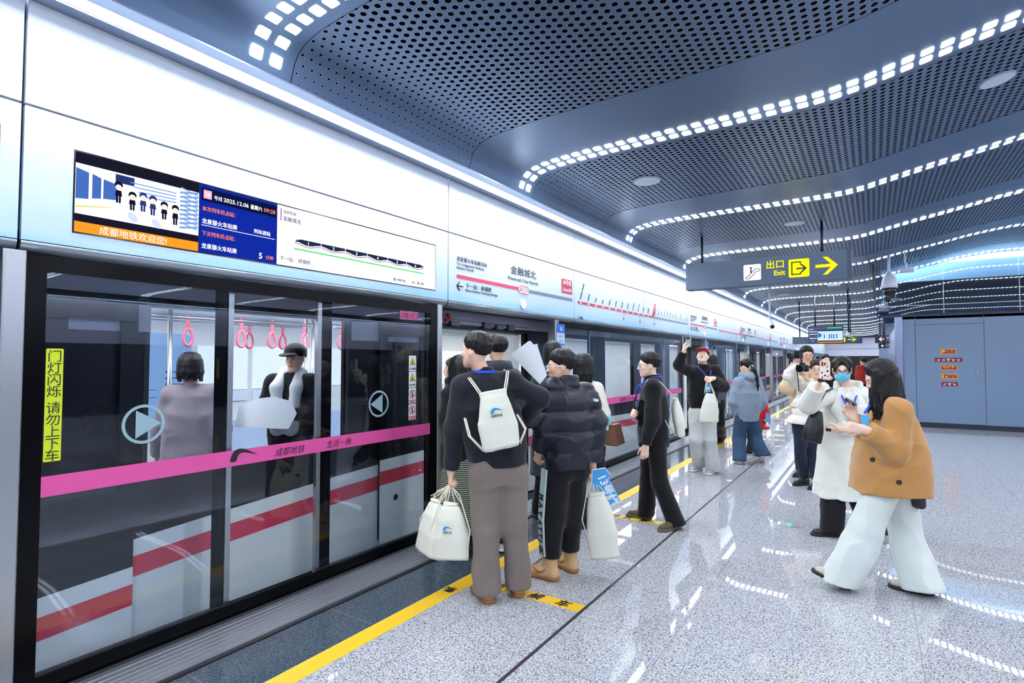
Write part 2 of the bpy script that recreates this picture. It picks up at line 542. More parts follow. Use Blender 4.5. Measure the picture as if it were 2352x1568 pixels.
# ------------------------------------------------------------------ header over the screen doors
XP = -3.40
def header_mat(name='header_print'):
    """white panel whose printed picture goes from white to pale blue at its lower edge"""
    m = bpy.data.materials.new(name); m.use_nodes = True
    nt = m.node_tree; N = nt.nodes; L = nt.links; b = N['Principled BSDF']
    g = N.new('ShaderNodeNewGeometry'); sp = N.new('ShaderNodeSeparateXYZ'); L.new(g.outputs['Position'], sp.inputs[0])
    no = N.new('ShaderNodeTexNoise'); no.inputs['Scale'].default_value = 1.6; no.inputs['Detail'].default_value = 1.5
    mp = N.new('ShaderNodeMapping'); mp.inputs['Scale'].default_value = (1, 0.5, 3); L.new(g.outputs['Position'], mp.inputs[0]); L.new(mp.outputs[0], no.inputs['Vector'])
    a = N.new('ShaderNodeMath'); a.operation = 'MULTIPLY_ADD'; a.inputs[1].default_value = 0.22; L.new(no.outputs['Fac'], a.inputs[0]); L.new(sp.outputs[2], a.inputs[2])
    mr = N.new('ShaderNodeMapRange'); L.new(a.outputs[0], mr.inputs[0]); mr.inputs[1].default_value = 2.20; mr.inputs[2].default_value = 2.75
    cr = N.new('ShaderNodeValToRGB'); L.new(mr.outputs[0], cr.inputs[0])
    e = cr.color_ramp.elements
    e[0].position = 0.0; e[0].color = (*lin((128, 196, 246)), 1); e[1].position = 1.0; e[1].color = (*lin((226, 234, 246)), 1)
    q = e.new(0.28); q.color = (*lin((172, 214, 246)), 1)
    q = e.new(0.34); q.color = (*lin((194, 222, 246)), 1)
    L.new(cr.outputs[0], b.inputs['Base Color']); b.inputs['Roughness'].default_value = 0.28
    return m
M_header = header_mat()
M_upper = mat('header_white', (232, 238, 246), 0.3)
M_lip = mat('header_edge', (150, 160, 172), 0.3, 0.6)
M_seam = mat('seam_dark', (40, 60, 86), 0.7)  # dark blue of the joints between panels

seams = [-3.95, -1.95, 0.88, 4.05, 6.72, 9.40, 12.25, 15.1, 17.95, 20.8, 23.65, 26.5, 29.35, 32.2, 35.05, 37.9, 40.75, 43.6, 46.45, 49.3, 52.15, 54.9]
bk = MB().box((-3.9, -3.96, 2.25), (-3.432, 55, 3.445))
bk.build('trim_4', M_seam)['kind'] = 'structure'
hp = {}
pos_words = ['', '', 'carrying the wide information screen', 'with the large station name', 'under the first half of the long route map', 'under the second half of the long route map', 'with the second station name']
for i in range(len(seams) - 1):
    y0, y1 = seams[i] + 0.007, seams[i + 1] - 0.007
    if i < 7:
        lab = 'white and pale blue header panel ' + pos_words[i]
    else:
        lab = f'white and pale blue header panel over the screen doors, panel {i - 2} after the information screen'
    lab = {0: 'header panel behind the camera, outermost of the row', 1: 'header panel cut by the left picture edge, with a pink line badge'}.get(i, lab)
    h = thing('header_panel', lab, 'header panel', (XP, y0, 2.147), 'header panels over the screen doors')
    # upper sheet, lower sheet with a rolled bottom edge
    MB().box((-3.43, y0, 2.871), (XP, y1, 3.442)).build('upper_sheet', M_upper, h)
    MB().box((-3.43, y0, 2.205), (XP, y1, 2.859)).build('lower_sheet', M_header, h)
    ring = [(XP - 0.055 + 0.055 * math.cos(a), 2.2 - 0.053 * math.sin(a)) for a in np.linspace(0, math.pi / 2, 8)] + [(-3.53, 2.147), (-3.53, 2.2)]
    MB().loft([[(x, y0, z) for x, z in ring], [(x, y1, z) for x, z in ring]], smooth=True).build('bottom_edge', M_lip, h)
    hp[i] = h

XT = XP + 0.0025
def plate(mb, y0, y1, z0, z1, x=XT, r=0.0):
    if r:
        mb.rbox((x - 0.002, y0, z0), (x, y1, z1), r, 0)
    else:
        mb.box((x - 0.002, y0, z0), (x, y1, z1))
    return mb
def station_sign(h, yo, full=True):
    """station name band; yo = Y where the pink line begins"""
    s = lambda d: yo + d - 4.176
    plate(MB(), s(4.176), s(5.36), 2.436, 2.472, r=0.017).build('line_bar', M_pink, h)
    plate(MB(), s(5.47), s(6.656), 2.430, 2.468, r=0.017).build('line_bar_grey', M_inkgrey, h)
    plate(MB(), s(6.349), s(6.651), 2.520, 2.707, r=0.018).build('line_badge', M_red, h)
    plate(MB(), s(5.296), s(5.528), 2.406, 2.498, XT + 0.001, r=0.045).build('interchange_badge', M_white, h)
    mb = MB()
    mb.tube([(XT + 0.0015, s(5.412) + 0.070 * c + 0.044 * math.cos(a), 2.452 + 0.044 * math.sin(a)) for c in (1, -1) for a in (np.linspace(-math.pi / 2, math.pi / 2, 10) if c > 0 else np.linspace(math.pi / 2, 3 * math.pi / 2, 10))], 0.0028, 6, closed=True)
    mb.build('badge_outline', M_pink, h)
    MB().box((XT + 0.001, s(5.410), 2.41), (XT + 0.003, s(5.414), 2.494)).build('badge_divider', M_pink, h)
    text('badge_number', '30', 0.06, XF(s(5.358), 2.432, XT + 0.0015), M_pink, h, 'CENTER')
    text('badge_number', '13', 0.06, XF(s(5.466), 2.432, XT + 0.0015), M_pink, h, 'CENTER')
    text('station_name', '金融城北', 0.105, XF(s(5.134), 2.617, XT), M_ink, h, width=0.56)
    text('station_name', 'Financial City North', 0.052, XF(s(5.077), 2.540, XT), M_ink, h, width=0.66)
    text('direction', '龙泉驿火车站南方向', 0.052, XF(s(4.175), 2.612, XT), M_ink, h, width=0.50)
    text('direction', 'To Longquanyi Railway', 0.034, XF(s(4.175), 2.570, XT), M_ink, h, width=0.46)
    text('direction', 'Station South', 0.034, XF(s(4.175), 2.531, XT), M_ink, h, width=0.272)
    text('next_station', '下一站：府城桥', 0.056, XF(s(4.317), 2.357, XT), M_ink, h, width=0.445)
    text('next_station', 'Next Station Fucheng Bridge', 0.034, XF(s(4.315), 2.320, XT), M_ink, h, width=0.56)
    text('line_name', '30号线', 0.075, XF(s(6.38), 2.635, XT + 0.001), M_white, h, bold=0.001, width=0.24)
    text('line_name', 'Line30', 0.070, XF(s(6.375), 2.545, XT + 0.001), M_white, h, bold=0.001, width=0.25)
    a = MB()
    for q_, e_ in (((4.180, 2.360), (4.275, 2.360)), ((4.180, 2.360), (4.222, 2.404)), ((4.180, 2.360), (4.222, 2.316))):
        a.tube([(XT, s(q_[0]), q_[1]), (XT, s(e_[0]), e_[1])], 0.0065, 6)
    a.build('arrow', M_ink, h)
NAMES = ['龙泉驿火车站南', '龙泉驿', '书房', '洪安', '龙泉山', '洪河北', '惠王陵', '成龙路', '四川师大', '娇子立交', '三圣乡', '府城桥', '金融城北']
NAMES2 = ['锦城广场', '世纪城', '新会展', '天府立交', '交子公园', '成都新川', '双流西', '航都大街', '白家', '双流机场', '金花', '双流北', '西航港']
def line_map(h, yo, span=5.1, detail=True):
    n1 = len(NAMES)
    L1 = span * 0.575
    plate(MB(), yo, yo + L1, 2.418, 2.452, r=0.016).build('route_bar', M_red, h)
    plate(MB(), yo + L1 - 0.02, yo + span, 2.418, 2.452, r=0.012).build('route_bar_grey', M_inkgrey, h)
    mb = MB()
    for j in range(n1):
        plate(mb, yo + 0.06 + j * (L1 - 0.1) / (n1 - 1), yo + 0.13 + j * (L1 - 0.1) / (n1 - 1), 2.424, 2.446, XT + 0.001, r=0.01)
    for j in range(len(NAMES2)):
        y = yo + L1 + 0.1 + j * (span - L1 - 0.15) / (len(NAMES2) - 1)
        plate(mb, y, y + 0.04, 2.426, 2.444, XT + 0.001, r=0.008)
    mb.build('station_dots', M_white, h)
    th = math.radians(62)
    for j in range(n1):
        y = yo + 0.09 + j * (L1 - 0.1) / (n1 - 1)
        M = XF(y, 2.475, XT) @ Matrix.Rotation(th, 4, 'Z')
        if j == n1 - 1:
            mb = MB()
            mb.tube([(XT, y, 2.45), (XT, y + 0.26 * math.cos(th), 2.45 + 0.26 * math.sin(th))], 0.022, 8)
            mb.build('current_station_flag', M_red, h)
        elif detail:
            text('stop_name', NAMES[j], 0.038, M, M_ink, h)
    if detail:
        for j, nm in enumerate(NAMES2):
            y = yo + L1 + 0.12 + j * (span - L1 - 0.15) / (len(NAMES2) - 1)
            text('stop_name', nm, 0.034, XF(y, 2.475, XT) @ Matrix.Rotation(th, 4, 'Z'), M_inkgrey, h)
    mb = MB()
    for fr in (0.345, 0.5, 0.655):
        y = yo + span * fr * 0.9
        mb.box((XT - 0.001, y - 0.003, 2.31), (XT + 0.0005, y + 0.003, 2.42)); mb.rbox((XT - 0.001, y - 0.022, 2.285), (XT + 0.001, y + 0.022, 2.335), 0.02, 0)
    mb.build('interchange_marks', mat('mark_rust', (178, 78, 70), 0.4), h)
    plate(MB(), yo, yo + 0.02, 2.208, 2.245, r=0.008).build('legend_mark', M_pink, h)
    if detail:
        text('legend', '换乘站', 0.038, XF(yo + 0.05, 2.212, XT), M_ink, h)
station_sign(hp[3], 4.176)
LM = lambda lab, y: thing('line_map', lab, 'route map', (XP, y, 2.3), 'route maps on the header')
line_map(LM('long red and grey route map with slanted stop names, nearest of the maps', 6.8), 6.817, 5.40)
station_sign(hp[6], 12.45)
line_map(LM('second red and grey route map along the header, left of the hanging monitor', 15.15), 15.15, 4.9, False)
station_sign(hp[8], 20.1 - 1.9)
line_map(LM('third red and grey route map along the header', 20.9), 20.9, 5.0, False)
station_sign(hp[11], 26.6)
line_map(LM('farthest red and grey route map along the header', 29.5), 29.5, 5.0, False)
plate(MB(), 0.62, 0.80, 2.52, 2.745, r=0.02).build('line_badge', M_pink, hp[1])
text('line_name', '30号线', 0.06, XF(0.71, 2.65, XT + 0.001), M_white, hp[1], 'CENTER')
plate(MB(), 0.3, 0.79, 2.43, 2.455, r=0.01).build('line_bar_grey', M_inkgrey, hp[1])

# little white lamps on the header, one over each door
for i, y in enumerate((5.40, 13.6, 18.3, 23.2, 28.0, 33.0, 38.0)):
    o = thing('door_lamp', ['small bright round lamp on the header over the nearest open door, below the line badge', 'small bright lamp on the header above the raised phone', 'third small header lamp counted from the camera', 'fourth small header lamp counted from the camera', 'fifth small header lamp counted from the camera', 'sixth small header lamp counted from the camera', 'seventh small header lamp, near the end wall'][i], 'lamp', (XP, y, 2.285), 'round lamps on the header')
    MB().tube([(XP, y, 2.285), (XP + 0.014, y, 2.285)], 0.062, 24).build('lamp_rim', mat('lamp_rim', (200, 214, 230), 0.3), o)
    MB().sphere((XP + 0.012, y, 2.285), (0.016, 0.05, 0.05), 20, 10).build('lamp_lens', emis('door_lamp_light', (235, 245, 255), 6.0), o)

# ------------------------------------------------------------------ information screen set into the header
scr = thing('information_screen', 'wide black-edged screen set in the white header showing video, train times and train loads', 'screen', (XP, 1.09, 2.28))
XS = XP + 0.004
MB().box((XP - 0.01, 1.085, 2.275), (XP + 0.001, 3.868, 2.705)).build('screen_frame', M_black, scr)
def E(name, rgb, k=1.0):
    return emis(name, rgb, k)
def sp(mb, y0, y1, z0, z1, x=XS):
    return mb.quad((x, y0, z0), (x, y1, z0), (x, y1, z1), (x, y0, z1))
vid = sp(MB(), 1.092, 1.709, 2.283, 2.697, XP + 0.0018).build('video_area', E('scr_dark', (26, 28, 46), 0.8), scr)
# the video still: a bright platform with doors on the left, a lattice wall and small uniformed figures
sp(MB(), 1.092, 1.709, 2.378, 2.640, XP + 0.003).build('video_picture', E('scr_white', (238, 245, 255), 1.05), vid)
mb = MB()
for y0, y1, zt, zb in ((1.094, 1.15, 2.615, 2.455), (1.165, 1.205, 2.60, 2.47), (1.215, 1.285, 2.585, 2.48)):
    mb.quad((XS, y0, zb), (XS, y1, zb + 0.008), (XS, y1, zt - 0.014), (XS, y0, zt))
mb.build('video_doors', E('scr_blue', (70, 110, 190), 0.9), vid)
sp(MB(), 1.27, 1.36, 2.585, 2.63, XS).build('video_sign', E('scr_navy', (40, 60, 120), 0.8), vid)
mb = MB()
for j in range(9):
    z = 2.40 + j * 0.026
    mb.quad((XS, 1.60, z), (XS, 1.705, z + 0.02), (XS, 1.705, z + 0.032), (XS, 1.60, z + 0.012))
    mb.quad((XS, 1.60 + 0.005, z + 0.034), (XS, 1.70, z + 0.006), (XS, 1.70, z + 0.014), (XS, 1.605, z + 0.042))
for j in range(4):
    mb.quad((XS, 1.34 + j * 0.02, 2.60 - j * 0.022), (XS, 1.58, 2.60 - j * 0.018), (XS, 1.58, 2.606 - j * 0.018), (XS, 1.34 + j * 0.02, 2.606 - j * 0.022))
mb.build('video_lattice', E('scr_palblue', (120, 160, 220), 0.95), vid)
mb = MB(); mb.quad((XS, 1.095, 2.408), (XS, 1.25, 2.44), (XS, 1.25, 2.444), (XS, 1.095, 2.418)); mb.build('video_line', E('scr_paleyellow', (222, 222, 120), 0.95), vid)
for j, (y, z, h_) in enumerate(((1.285, 2.475, 0.10), (1.352, 2.45, 0.085), (1.405, 2.455, 0.09), (1.455, 2.445, 0.095), (1.515, 2.435, 0.085), (1.575, 2.415, 0.10))):
    f = MB()
    f.quad((XS + 0.001, y - 0.011, z), (XS + 0.001, y - 0.001, z), (XS + 0.001, y - 0.002, z + h_ * 0.4), (XS + 0.001, y - 0.012, z + h_ * 0.4))
    f.quad((XS + 0.001, y + 0.002, z), (XS + 0.001, y + 0.011, z), (XS + 0.001, y + 0.012, z + h_ * 0.4), (XS + 0.001, y + 0.002, z + h_ * 0.4))
    f.quad((XS + 0.001, y - 0.017, z + h_ * 0.38), (XS + 0.001, y + 0.017, z + h_ * 0.38), (XS + 0.001, y + 0.013, z + h_ * 0.68), (XS + 0.001, y - 0.013, z + h_ * 0.68))
    f.disc((XS + 0.001, y, z + h_ * 0.98), (1, 0, 0), 0.02, 14)
    f.build('video_figure', E(('scr_uniform', 'scr_suit')[j in (2, 3)], ((20, 24, 50), (50, 60, 130))[j in (2, 3)], 0.8), vid)
    MB().disc((XS + 0.002, y, z + h_ * 0.84), (1, 0, 0), 0.016, 14).build('video_face', E('scr_face', (248, 224, 214), 1.0), vid)
for y, z in ((1.355, 2.40), (1.475, 2.388)):
    MB().disc((XS + 0.002, y, z + 0.012), (1, 0, 0), 0.02, 12, ry=0.03).build('video_prop', E('scr_pale', (200, 214, 235), 1), vid)
sp(MB(), 1.092, 1.709, 2.283, 2.338, XS).build('caption_bar', E('scr_orange', (247, 150, 40), 1.0), scr)
text('caption', '成都地铁欢迎您!', 0.046, XF(1.20, 2.293, XS + 0.001), E('scr_txt', (255, 250, 240), 1.1), scr)
sp(MB(), 1.712, 2.231, 2.283, 2.697, XP + 0.0018).build('timetable_area', E('scr_blue2', (18, 44, 165), 0.85), scr)
sp(MB(), 1.722, 2.225, 2.60, 2.68, XP + 0.003).build('timetable_header', E('scr_navy2', (14, 22, 70), 0.8), scr)
WT = E('scr_txt', (255, 250, 240), 1.1); OT = E('scr_otxt', (250, 130, 90), 1.0)
sp(MB(), 1.735, 1.785, 2.615, 2.668, XS).build('line_badge', E('scr_badge', (236, 170, 200), 1), scr)
text('line_number', '30', 0.036, XF(1.76, 2.629, XS + 0.001), WT, scr, 'CENTER')
text('timetable_text', '号线', 0.030, XF(1.798, 2.622, XS), WT, scr, width=0.05)
text('timetable_text', '2025.12.06', 0.036, XF(1.858, 2.622, XS), WT, scr, bold=0.0004, width=0.166)
text('timetable_text', '星期六', 0.032, XF(2.037, 2.622, XS), WT, scr, bold=0.0004, width=0.082)
text('timetable_text', '09:28', 0.036, XF(2.133, 2.622, XS), OT, scr, bold=0.0004, width=0.082)
for z, a, b_ in ((2.540, '本次列车终点站：', '龙泉驿火车站南'), (2.388, '下次列车终点站：', '龙泉驿火车站南')):
    text('timetable_text', a, 0.032, XF(1.728, z, XS), OT, scr, bold=0.0003, width=0.208)
    text('timetable_text', b_, 0.035, XF(1.727, z - 0.078, XS), WT, scr, bold=0.0005, width=0.222)
text('timetable_text', '列车进站', 0.032, XF(2.063, 2.466, XS), WT, scr, bold=0.0005, width=0.118)
sp(MB(), 1.725, 2.215, 2.447, 2.451, XS).build('divider', WT, scr)
text('timetable_text', '5', 0.055, XF(2.10, 2.302, XS), WT, scr, bold=0.001)
text('timetable_text', '分钟', 0.03, XF(2.149, 2.306, XS), OT, scr, bold=0.0003, width=0.057)
sp(MB(), 2.233, 3.862, 2.283, 2.697, XP + 0.0018).build('train_load_area', E('scr_white2', (244, 249, 255), 1.05), scr)
sp(MB(), 2.255, 2.266, 2.59, 2.675, XS).build('station_tab', E('scr_pink', (196, 130, 190), 0.9), scr)
IK = E('scr_ink', (60, 70, 96), 0.8)
text('small_text', '当前车站', 0.026, XF(2.275, 2.648, XS), IK, scr)
text('small_text', '金融城北', 0.036, XF(2.275, 2.597, XS), IK, scr)
text('small_text', '下一站：', 0.034, XF(2.255, 2.318, XS), IK, scr)
text('small_text', '府城桥', 0.034, XF(2.40, 2.318, XS), IK, scr)
NAVY = E('scr_carnavy', (38, 48, 78), 0.75); CW = E('scr_carwhite', (225, 232, 242), 1.0); RD = E('scr_carred', (170, 50, 90), 0.9)
yc0, wc = 2.37, 0.222
for j in range(6):
    y0, y1 = yc0 + j * wc + 0.003, yc0 + (j + 1) * wc - 0.003
    zs = 2.437
    c = sp(MB(), y0, y1, zs, zs + 0.052).build('train_car_picture', CW, scr)
    n = 10; mbn = MB(); mbr = MB()
    def wav(t):
        return 0.022 + 0.009 * math.cos(2 * math.pi * t)
    for q in range(n):
        t0, t1 = q / n, (q + 1) / n
        ya, yb = y0 + (y1 - y0) * t0, y0 + (y1 - y0) * t1
        top = zs + 0.05 - (0.025 * max(0, 1 - t0 * 6) if j == 0 else 0); top2 = zs + 0.05 - (0.025 * max(0, 1 - (1 - t1) * 6) if j == 5 else 0)
        mbn.quad((XS + 0.001, ya, zs + wav(t0)), (XS + 0.001, yb, zs + wav(t1)), (XS + 0.001, yb, top2), (XS + 0.001, ya, top))
        mbr.quad((XS + 0.0012, ya, zs + wav(t0) - 0.014), (XS + 0.0012, yb, zs + wav(t1) - 0.014), (XS + 0.0012, yb, zs + wav(t1) - 0.010), (XS + 0.0012, ya, zs + wav(t0) - 0.010))
    mbn.build('car_window_band', NAVY, c); mbr.build('car_wave', RD, c)
    text('car_number', str(j + 1), 0.034, XF((y0 + y1) / 2, zs + 0.019, XS + 0.002), E('scr_txt', (255, 250, 240), 1.1), c, 'CENTER', bold=0.0006)
sp(MB(), yc0 - 0.005, yc0 + 6 * wc, 2.408, 2.418).build('load_bar', E('scr_green', (86, 220, 120), 0.95), scr)
sp(MB(), 3.33, 3.35, 2.305, 2.33).build('legend_mark', E('scr_blue3', (90, 130, 200), 0.9), scr)
sp(MB(), 3.62, 3.64, 2.305, 2.33).build('legend_mark', E('scr_olive', (140, 150, 60), 0.8), scr)
text('small_text', '无障碍车厢', 0.022, XF(3.36, 2.309, XS), IK, scr); text('small_text', '舒适', 0.022, XF(3.55, 2.309, XS), IK, scr); text('small_text', '拥挤', 0.022, XF(3.66, 2.309, XS), IK, scr)

# ------------------------------------------------------------------ screen door wall
def sill(y0, y1, lab):
    o = thing('door_sill', lab, 'threshold', (-3.2, (y0 + y1) / 2, 0), 'grooved metal thresholds')
    prof = [(-3.36, -0.05), (-3.36, 0.012)]
    x = -3.345
    while x < -3.075:
        prof += [(x, 0.012), (x + 0.026, 0.012), (x + 0.028, 0.005), (x + 0.043, 0.005), (x + 0.045, 0.012)]
        x += 0.045
    prof += [(-3.035, 0.012), (-3.035, -0.05)]
    MB().loft([[(a, y0, b) for a, b in prof], [(a, y1, b) for a, b in prof]], smooth=False).build('tread', mat('sill_metal', (172, 176, 184), 0.33, 0.85, bump=(50, 0.1, 0.002)), o)
    MB().box((-3.035, y0, -0.05), (-3.0, y1, 0.010)).build('rubber_edge', M_rubber, o)
    return o
doors = [(-1.15, 0.82), (3.96, 6.17), (11.85, 13.72), (17.4, 19.05), (22.6, 24.3), (27.6, 29.3), (32.6, 34.3), (37.6, 39.3), (42.6, 44.3), (47.6, 49.3)]
fixed = [(0.82, 3.96), (6.17, 11.85), (13.72, 17.4), (19.05, 22.6), (24.3, 27.6), (29.3, 32.6), (34.3, 37.6), (39.3, 42.6), (44.3, 47.6), (49.3, 54.9)]
fixed = [(-4.0, -1.15)] + fixed
M_glass = glass('door_glass', (0.94, 0.96, 0.98), 0.022, 0.55)
M_glass2 = glass('leaf_glass', (0.96, 0.975, 0.99), 0.015, 0.45)
M_frit = mat('black_border', (6, 7, 11), 0.2, spec=0.1)
M_band = mat('band_pink', (222, 84, 160), 0.3)
M_pale = mat('pale_sign', (176, 206, 210), 0.35)
M_ylab = mat('sticker_yellow', (206, 222, 30), 0.35)
def ring_sign(mb, y, z, r, direct, x):
    mb.disc((x, y, z), (1, 0, 0), r, 40, r_in=r * 0.85)
    s = r * 0.83 * direct
    mb.poly([(x, y + s, z), (x, y - s * 0.45, z + r * 0.72), (x, y - s * 0.45, z - r * 0.72)])
def leaf(y0, y1, lab, direct=0, x=-3.455, q0=0.015, q1=0.015):
    """sliding door leaf parked behind a fixed pane"""
    o = thing('sliding_door', lab, 'door', (x, (y0 + y1) / 2, 0.02), 'open sliding screen doors')
    MB().box((x - 0.004, y0 + 0.03, 0.08), (x + 0.004, y1 - 0.03, 2.09)).build('pane', M_glass2, o)
    for a, b in ((y0, y0 + 0.035), (y1 - 0.035, y1)):
        MB().box((x - 0.016, a, 0.03), (x + 0.016, b, 2.12)).build('stile', M_steel, o)
    MB().box((x - 0.014, y0 + 0.035, 0.03), (x + 0.014, y1 - 0.035, 0.09)).build('bottom_rail', M_darksteel, o)
    fr = MB().box((x - 0.006, y0 + 0.035, 0.09), (x + 0.0055, y0 + 0.035 + q0, 2.09)).box((x - 0.006, y1 - 0.035 - q1, 0.09), (x + 0.0055, y1 - 0.035, 2.09))
    fr.build('glass_border', M_frit, o)
    if direct:
        mb = MB(); ring_sign(mb, (y0 + y1) / 2 + 0.0, 1.265, 0.11, direct, x + 0.007); mb.build('direction_sign', M_pale, o)
    return o
def pane(y0, y1, lab, detail=0):
    o = thing('screen_panel', lab, 'glass panel', (XP, (y0 + y1) / 2, 0.0), 'fixed panes of the screen door wall')
    MB().box((XP - 0.005, y0 + 0.09, 0.03), (XP, y1 - 0.06, 2.135)).build('pane', M_glass, o)
    b = MB()
    xb0, xb1 = XP - 0.0065, XP + 0.0012
    b.box((xb0, y0 + 0.09, 0.012), (xb1, y0 + 0.17, 2.14)); b.box((xb0, y1 - 0.16, 0.012), (xb1, y1 - 0.06, 2.14))
    b.box((xb0, y0 + 0.17, 2.06), (xb1, y1 - 0.16, 2.14)); b.box((xb0, y0 + 0.17, 0.012), (xb1, y1 - 0.16, 0.095))
    b.build('glass_border', M_frit, o)
    for a, c in ((y0 - 0.0, y0 + 0.09), (y1 - 0.065, y1)):
        MB().rbox((XP - 0.11, a, 0.0), (XP + 0.012, c, 2.15), 0.012, 2).build('post', M_steel, o)
    MB().box((XP + 0.0013, y0 + 0.17, 0.955), (XP + 0.0022, y1 - 0.16, 1.055)).build('pink_band', M_band, o)
    return o
plabs = ['fixed glass pane behind the camera', 'largest fixed glass pane at the left, with yellow warning strip and pink band', 'long fixed glass pane between the nearest two open doors', 'fixed glass pane right of the man in the red cap', 'fixed glass pane beyond the ponytail woman', 'fixed glass pane fifth from the left', 'fixed glass pane sixth from the left', 'fixed glass pane seventh from the left', 'fixed glass pane eighth from the left', 'fixed glass pane ninth from the left', 'fixed glass pane at the far end']
panes = [pane(a, b, plabs[i]) for i, (a, b) in enumerate(fixed)]
slabs = ['grooved metal threshold under the largest glass pane', 'grooved metal threshold of the nearest open door', 'grooved metal threshold beyond the nearest door, behind the man in black', 'grooved metal threshold running on from the red cap man to the end']
sill(-4.0, 0.2, 'grooved metal threshold at the left edge beside the camera')
sill(0.204, 3.96, slabs[0]); sill(3.965, 6.17, slabs[1]); sill(6.175, 11.85, slabs[2]); sill(11.855, 54.9, slabs[3])
# parked leaves
leaf(0.95, 1.965, 'sliding glass door parked behind the large pane, right-pointing triangle in a ring', 1, q1=0.075)
leaf(2.605, 3.84, 'sliding glass door parked behind the large pane, left-pointing triangle in a ring', -1, q0=0.10)
leaf(6.30, 7.30, 'sliding glass door parked just right of the nearest door opening', 0)
leaf(10.7, 11.78, 'sliding glass door parked left of the second door opening, beside the red cap man', -1)
for i in range(2, len(doors)):
    leaf(doors[i][1] + 0.12, doors[i][1] + 0.95, f'sliding glass door parked right of open doorway {i + 1}', 1)
    if i + 1 < len(doors):
        leaf(doors[i + 1][0] - 0.95, doors[i + 1][0] - 0.1, f'sliding glass door parked left of open doorway {i + 2}', -1)

p1 = panes[1]
# yellow warning strip with vertical writing
MB().rbox((XP + 0.0013, 0.995, 1.125), (XP + 0.0024, 1.065, 1.682), 0.006, 0).build('warning_strip', M_ylab, p1)
zc = 1.622
for ch in '门灯闪烁 请勿上下车':
    if ch == ' ':
        zc -= 0.022; continue
    text('warning_letter', ch, 0.062, XF(1.030, zc, XP + 0.0027), M_ink, p1, 'CENTER'); zc -= 0.0585
# safety stickers, one above another
st = [('sticker_warning', 0), ('sticker_warning', 1), ('sticker_forbid', 2), ('sticker_forbid', 3)]
M_sw = mat('sticker_white', (214, 226, 228), 0.35); M_sy = mat('sticker_tri', (226, 196, 20), 0.35); M_sr = mat('sticker_red', (178, 26, 44), 0.35)
xs = XP + 0.0024
for nm, k in st:
    z1 = 1.668 - k * 0.142
    s_ = MB().rbox((XP + 0.0013, 3.522, z1 - 0.138), (xs, 3.612, z1), 0.006, 0).build(nm, M_sw, p1)
    yc, zm = 3.567, z1 - 0.052
    if k < 2:
        MB().poly([(xs + 0.001, yc - 0.036, zm - 0.03), (xs + 0.001, yc + 0.036, zm - 0.03), (xs + 0.001, yc, zm + 0.036)]).build('triangle', M_ink, s_)
        MB().poly([(xs + 0.0015, yc - 0.029, zm - 0.026), (xs + 0.0015, yc + 0.029, zm - 0.026), (xs + 0.0015, yc, zm + 0.027)]).build('triangle_fill', M_sy, s_)
        g_ = MB(); g_.box((xs + 0.0015, yc - 0.012, zm - 0.018), (xs + 0.002, yc + 0.012, zm - 0.011)); g_.box((xs + 0.0015, yc - 0.004, zm - 0.011), (xs + 0.002, yc + 0.004, zm + 0.006)); g_.build('pictogram', M_ink, s_)
        text('sticker_text', ('当心碰撞', '当心夹手')[k], 0.02, XF(yc, z1 - 0.122, xs + 0.0008), M_ink, s_, 'CENTER')
    else:
        rr = MB(); rr.disc((xs + 0.001, yc, zm), (1, 0, 0), 0.037, 28, r_in=0.03); rr.prism([(-0.03, -0.003), (0.03, -0.003), (0.03, 0.003), (-0.03, 0.003)], (xs + 0.001, yc, zm), (0, 0.707, -0.707), (0, 0.707, 0.707), (1, 0, 0), 0.0006); rr.build('prohibition_ring', M_sr, s_)
        g_ = MB(); g_.disc((xs + 0.0007, yc, zm + 0.017), (1, 0, 0), 0.006, 12)
        g_.quad((xs + 0.0007, yc - 0.008, zm - 0.022), (xs + 0.0007, yc + 0.008, zm - 0.022), (xs + 0.0007, yc + 0.007, zm + 0.01), (xs + 0.0007, yc - 0.006, zm + 0.01)); g_.build('pictogram', M_ink, s_)
        MB().box((xs, 3.53, z1 - 0.132), (xs + 0.0006, 3.604, z1 - 0.104)).build('red_bar', M_sr, s_)
        text('sticker_text', ('禁止倚靠', '禁止扒门')[k - 2], 0.017, XF(yc, z1 - 0.124, xs + 0.001), M_white, s_, 'CENTER')
ds = MB().box((XP + 0.0013, 3.41, 1.982), (XP + 0.0022, 3.635, 2.056)).build('door_sticker', mat('sticker_pink', (176, 74, 128), 0.35), p1)
text('sticker_text', '3车1门', 0.058, XF(3.42, 1.998, XP + 0.0026), mat('plum_ink', (84, 30, 66), 0.5), ds, width=0.20)
# pink band: dark wave emblem and slogan
def wave_emblem(mb, M, w):
    """the operator's wave: a hooked crest whose tail thins to the right"""
    up = [(0.00, 0.00), (0.03, 0.14), (0.09, 0.27), (0.18, 0.36), (0.30, 0.40), (0.45, 0.385), (0.62, 0.32), (0.80, 0.22), (1.0, 0.12)]
    lo = [(1.0, 0.115), (0.78, 0.175), (0.6, 0.225), (0.46, 0.25), (0.36, 0.235), (0.29, 0.18), (0.25, 0.10), (0.235, 0.0), (0.12, -0.03)]
    mb.poly([tuple(M @ Vector((x * w, y * w, 0))) for x, y in (up + lo)][::-1])
def emblem(name, M, w, m, parent):
    mb = MB(); wave_emblem(mb, M, w)
    return mb.build(name, m, parent)
emblem('wave_emblem', XF(1.93, 0.985, XP + 0.0026), 0.19, M_ink, p1)
text('slogan', '成都地铁', 0.058, XF(2.24, 0.978, XP + 0.0026), M_ink, p1, shear=0.25)
text('slogan', '生活一脉', 0.058, XF(2.66, 0.980, XP + 0.0026), M_ink, p1, shear=0.25)
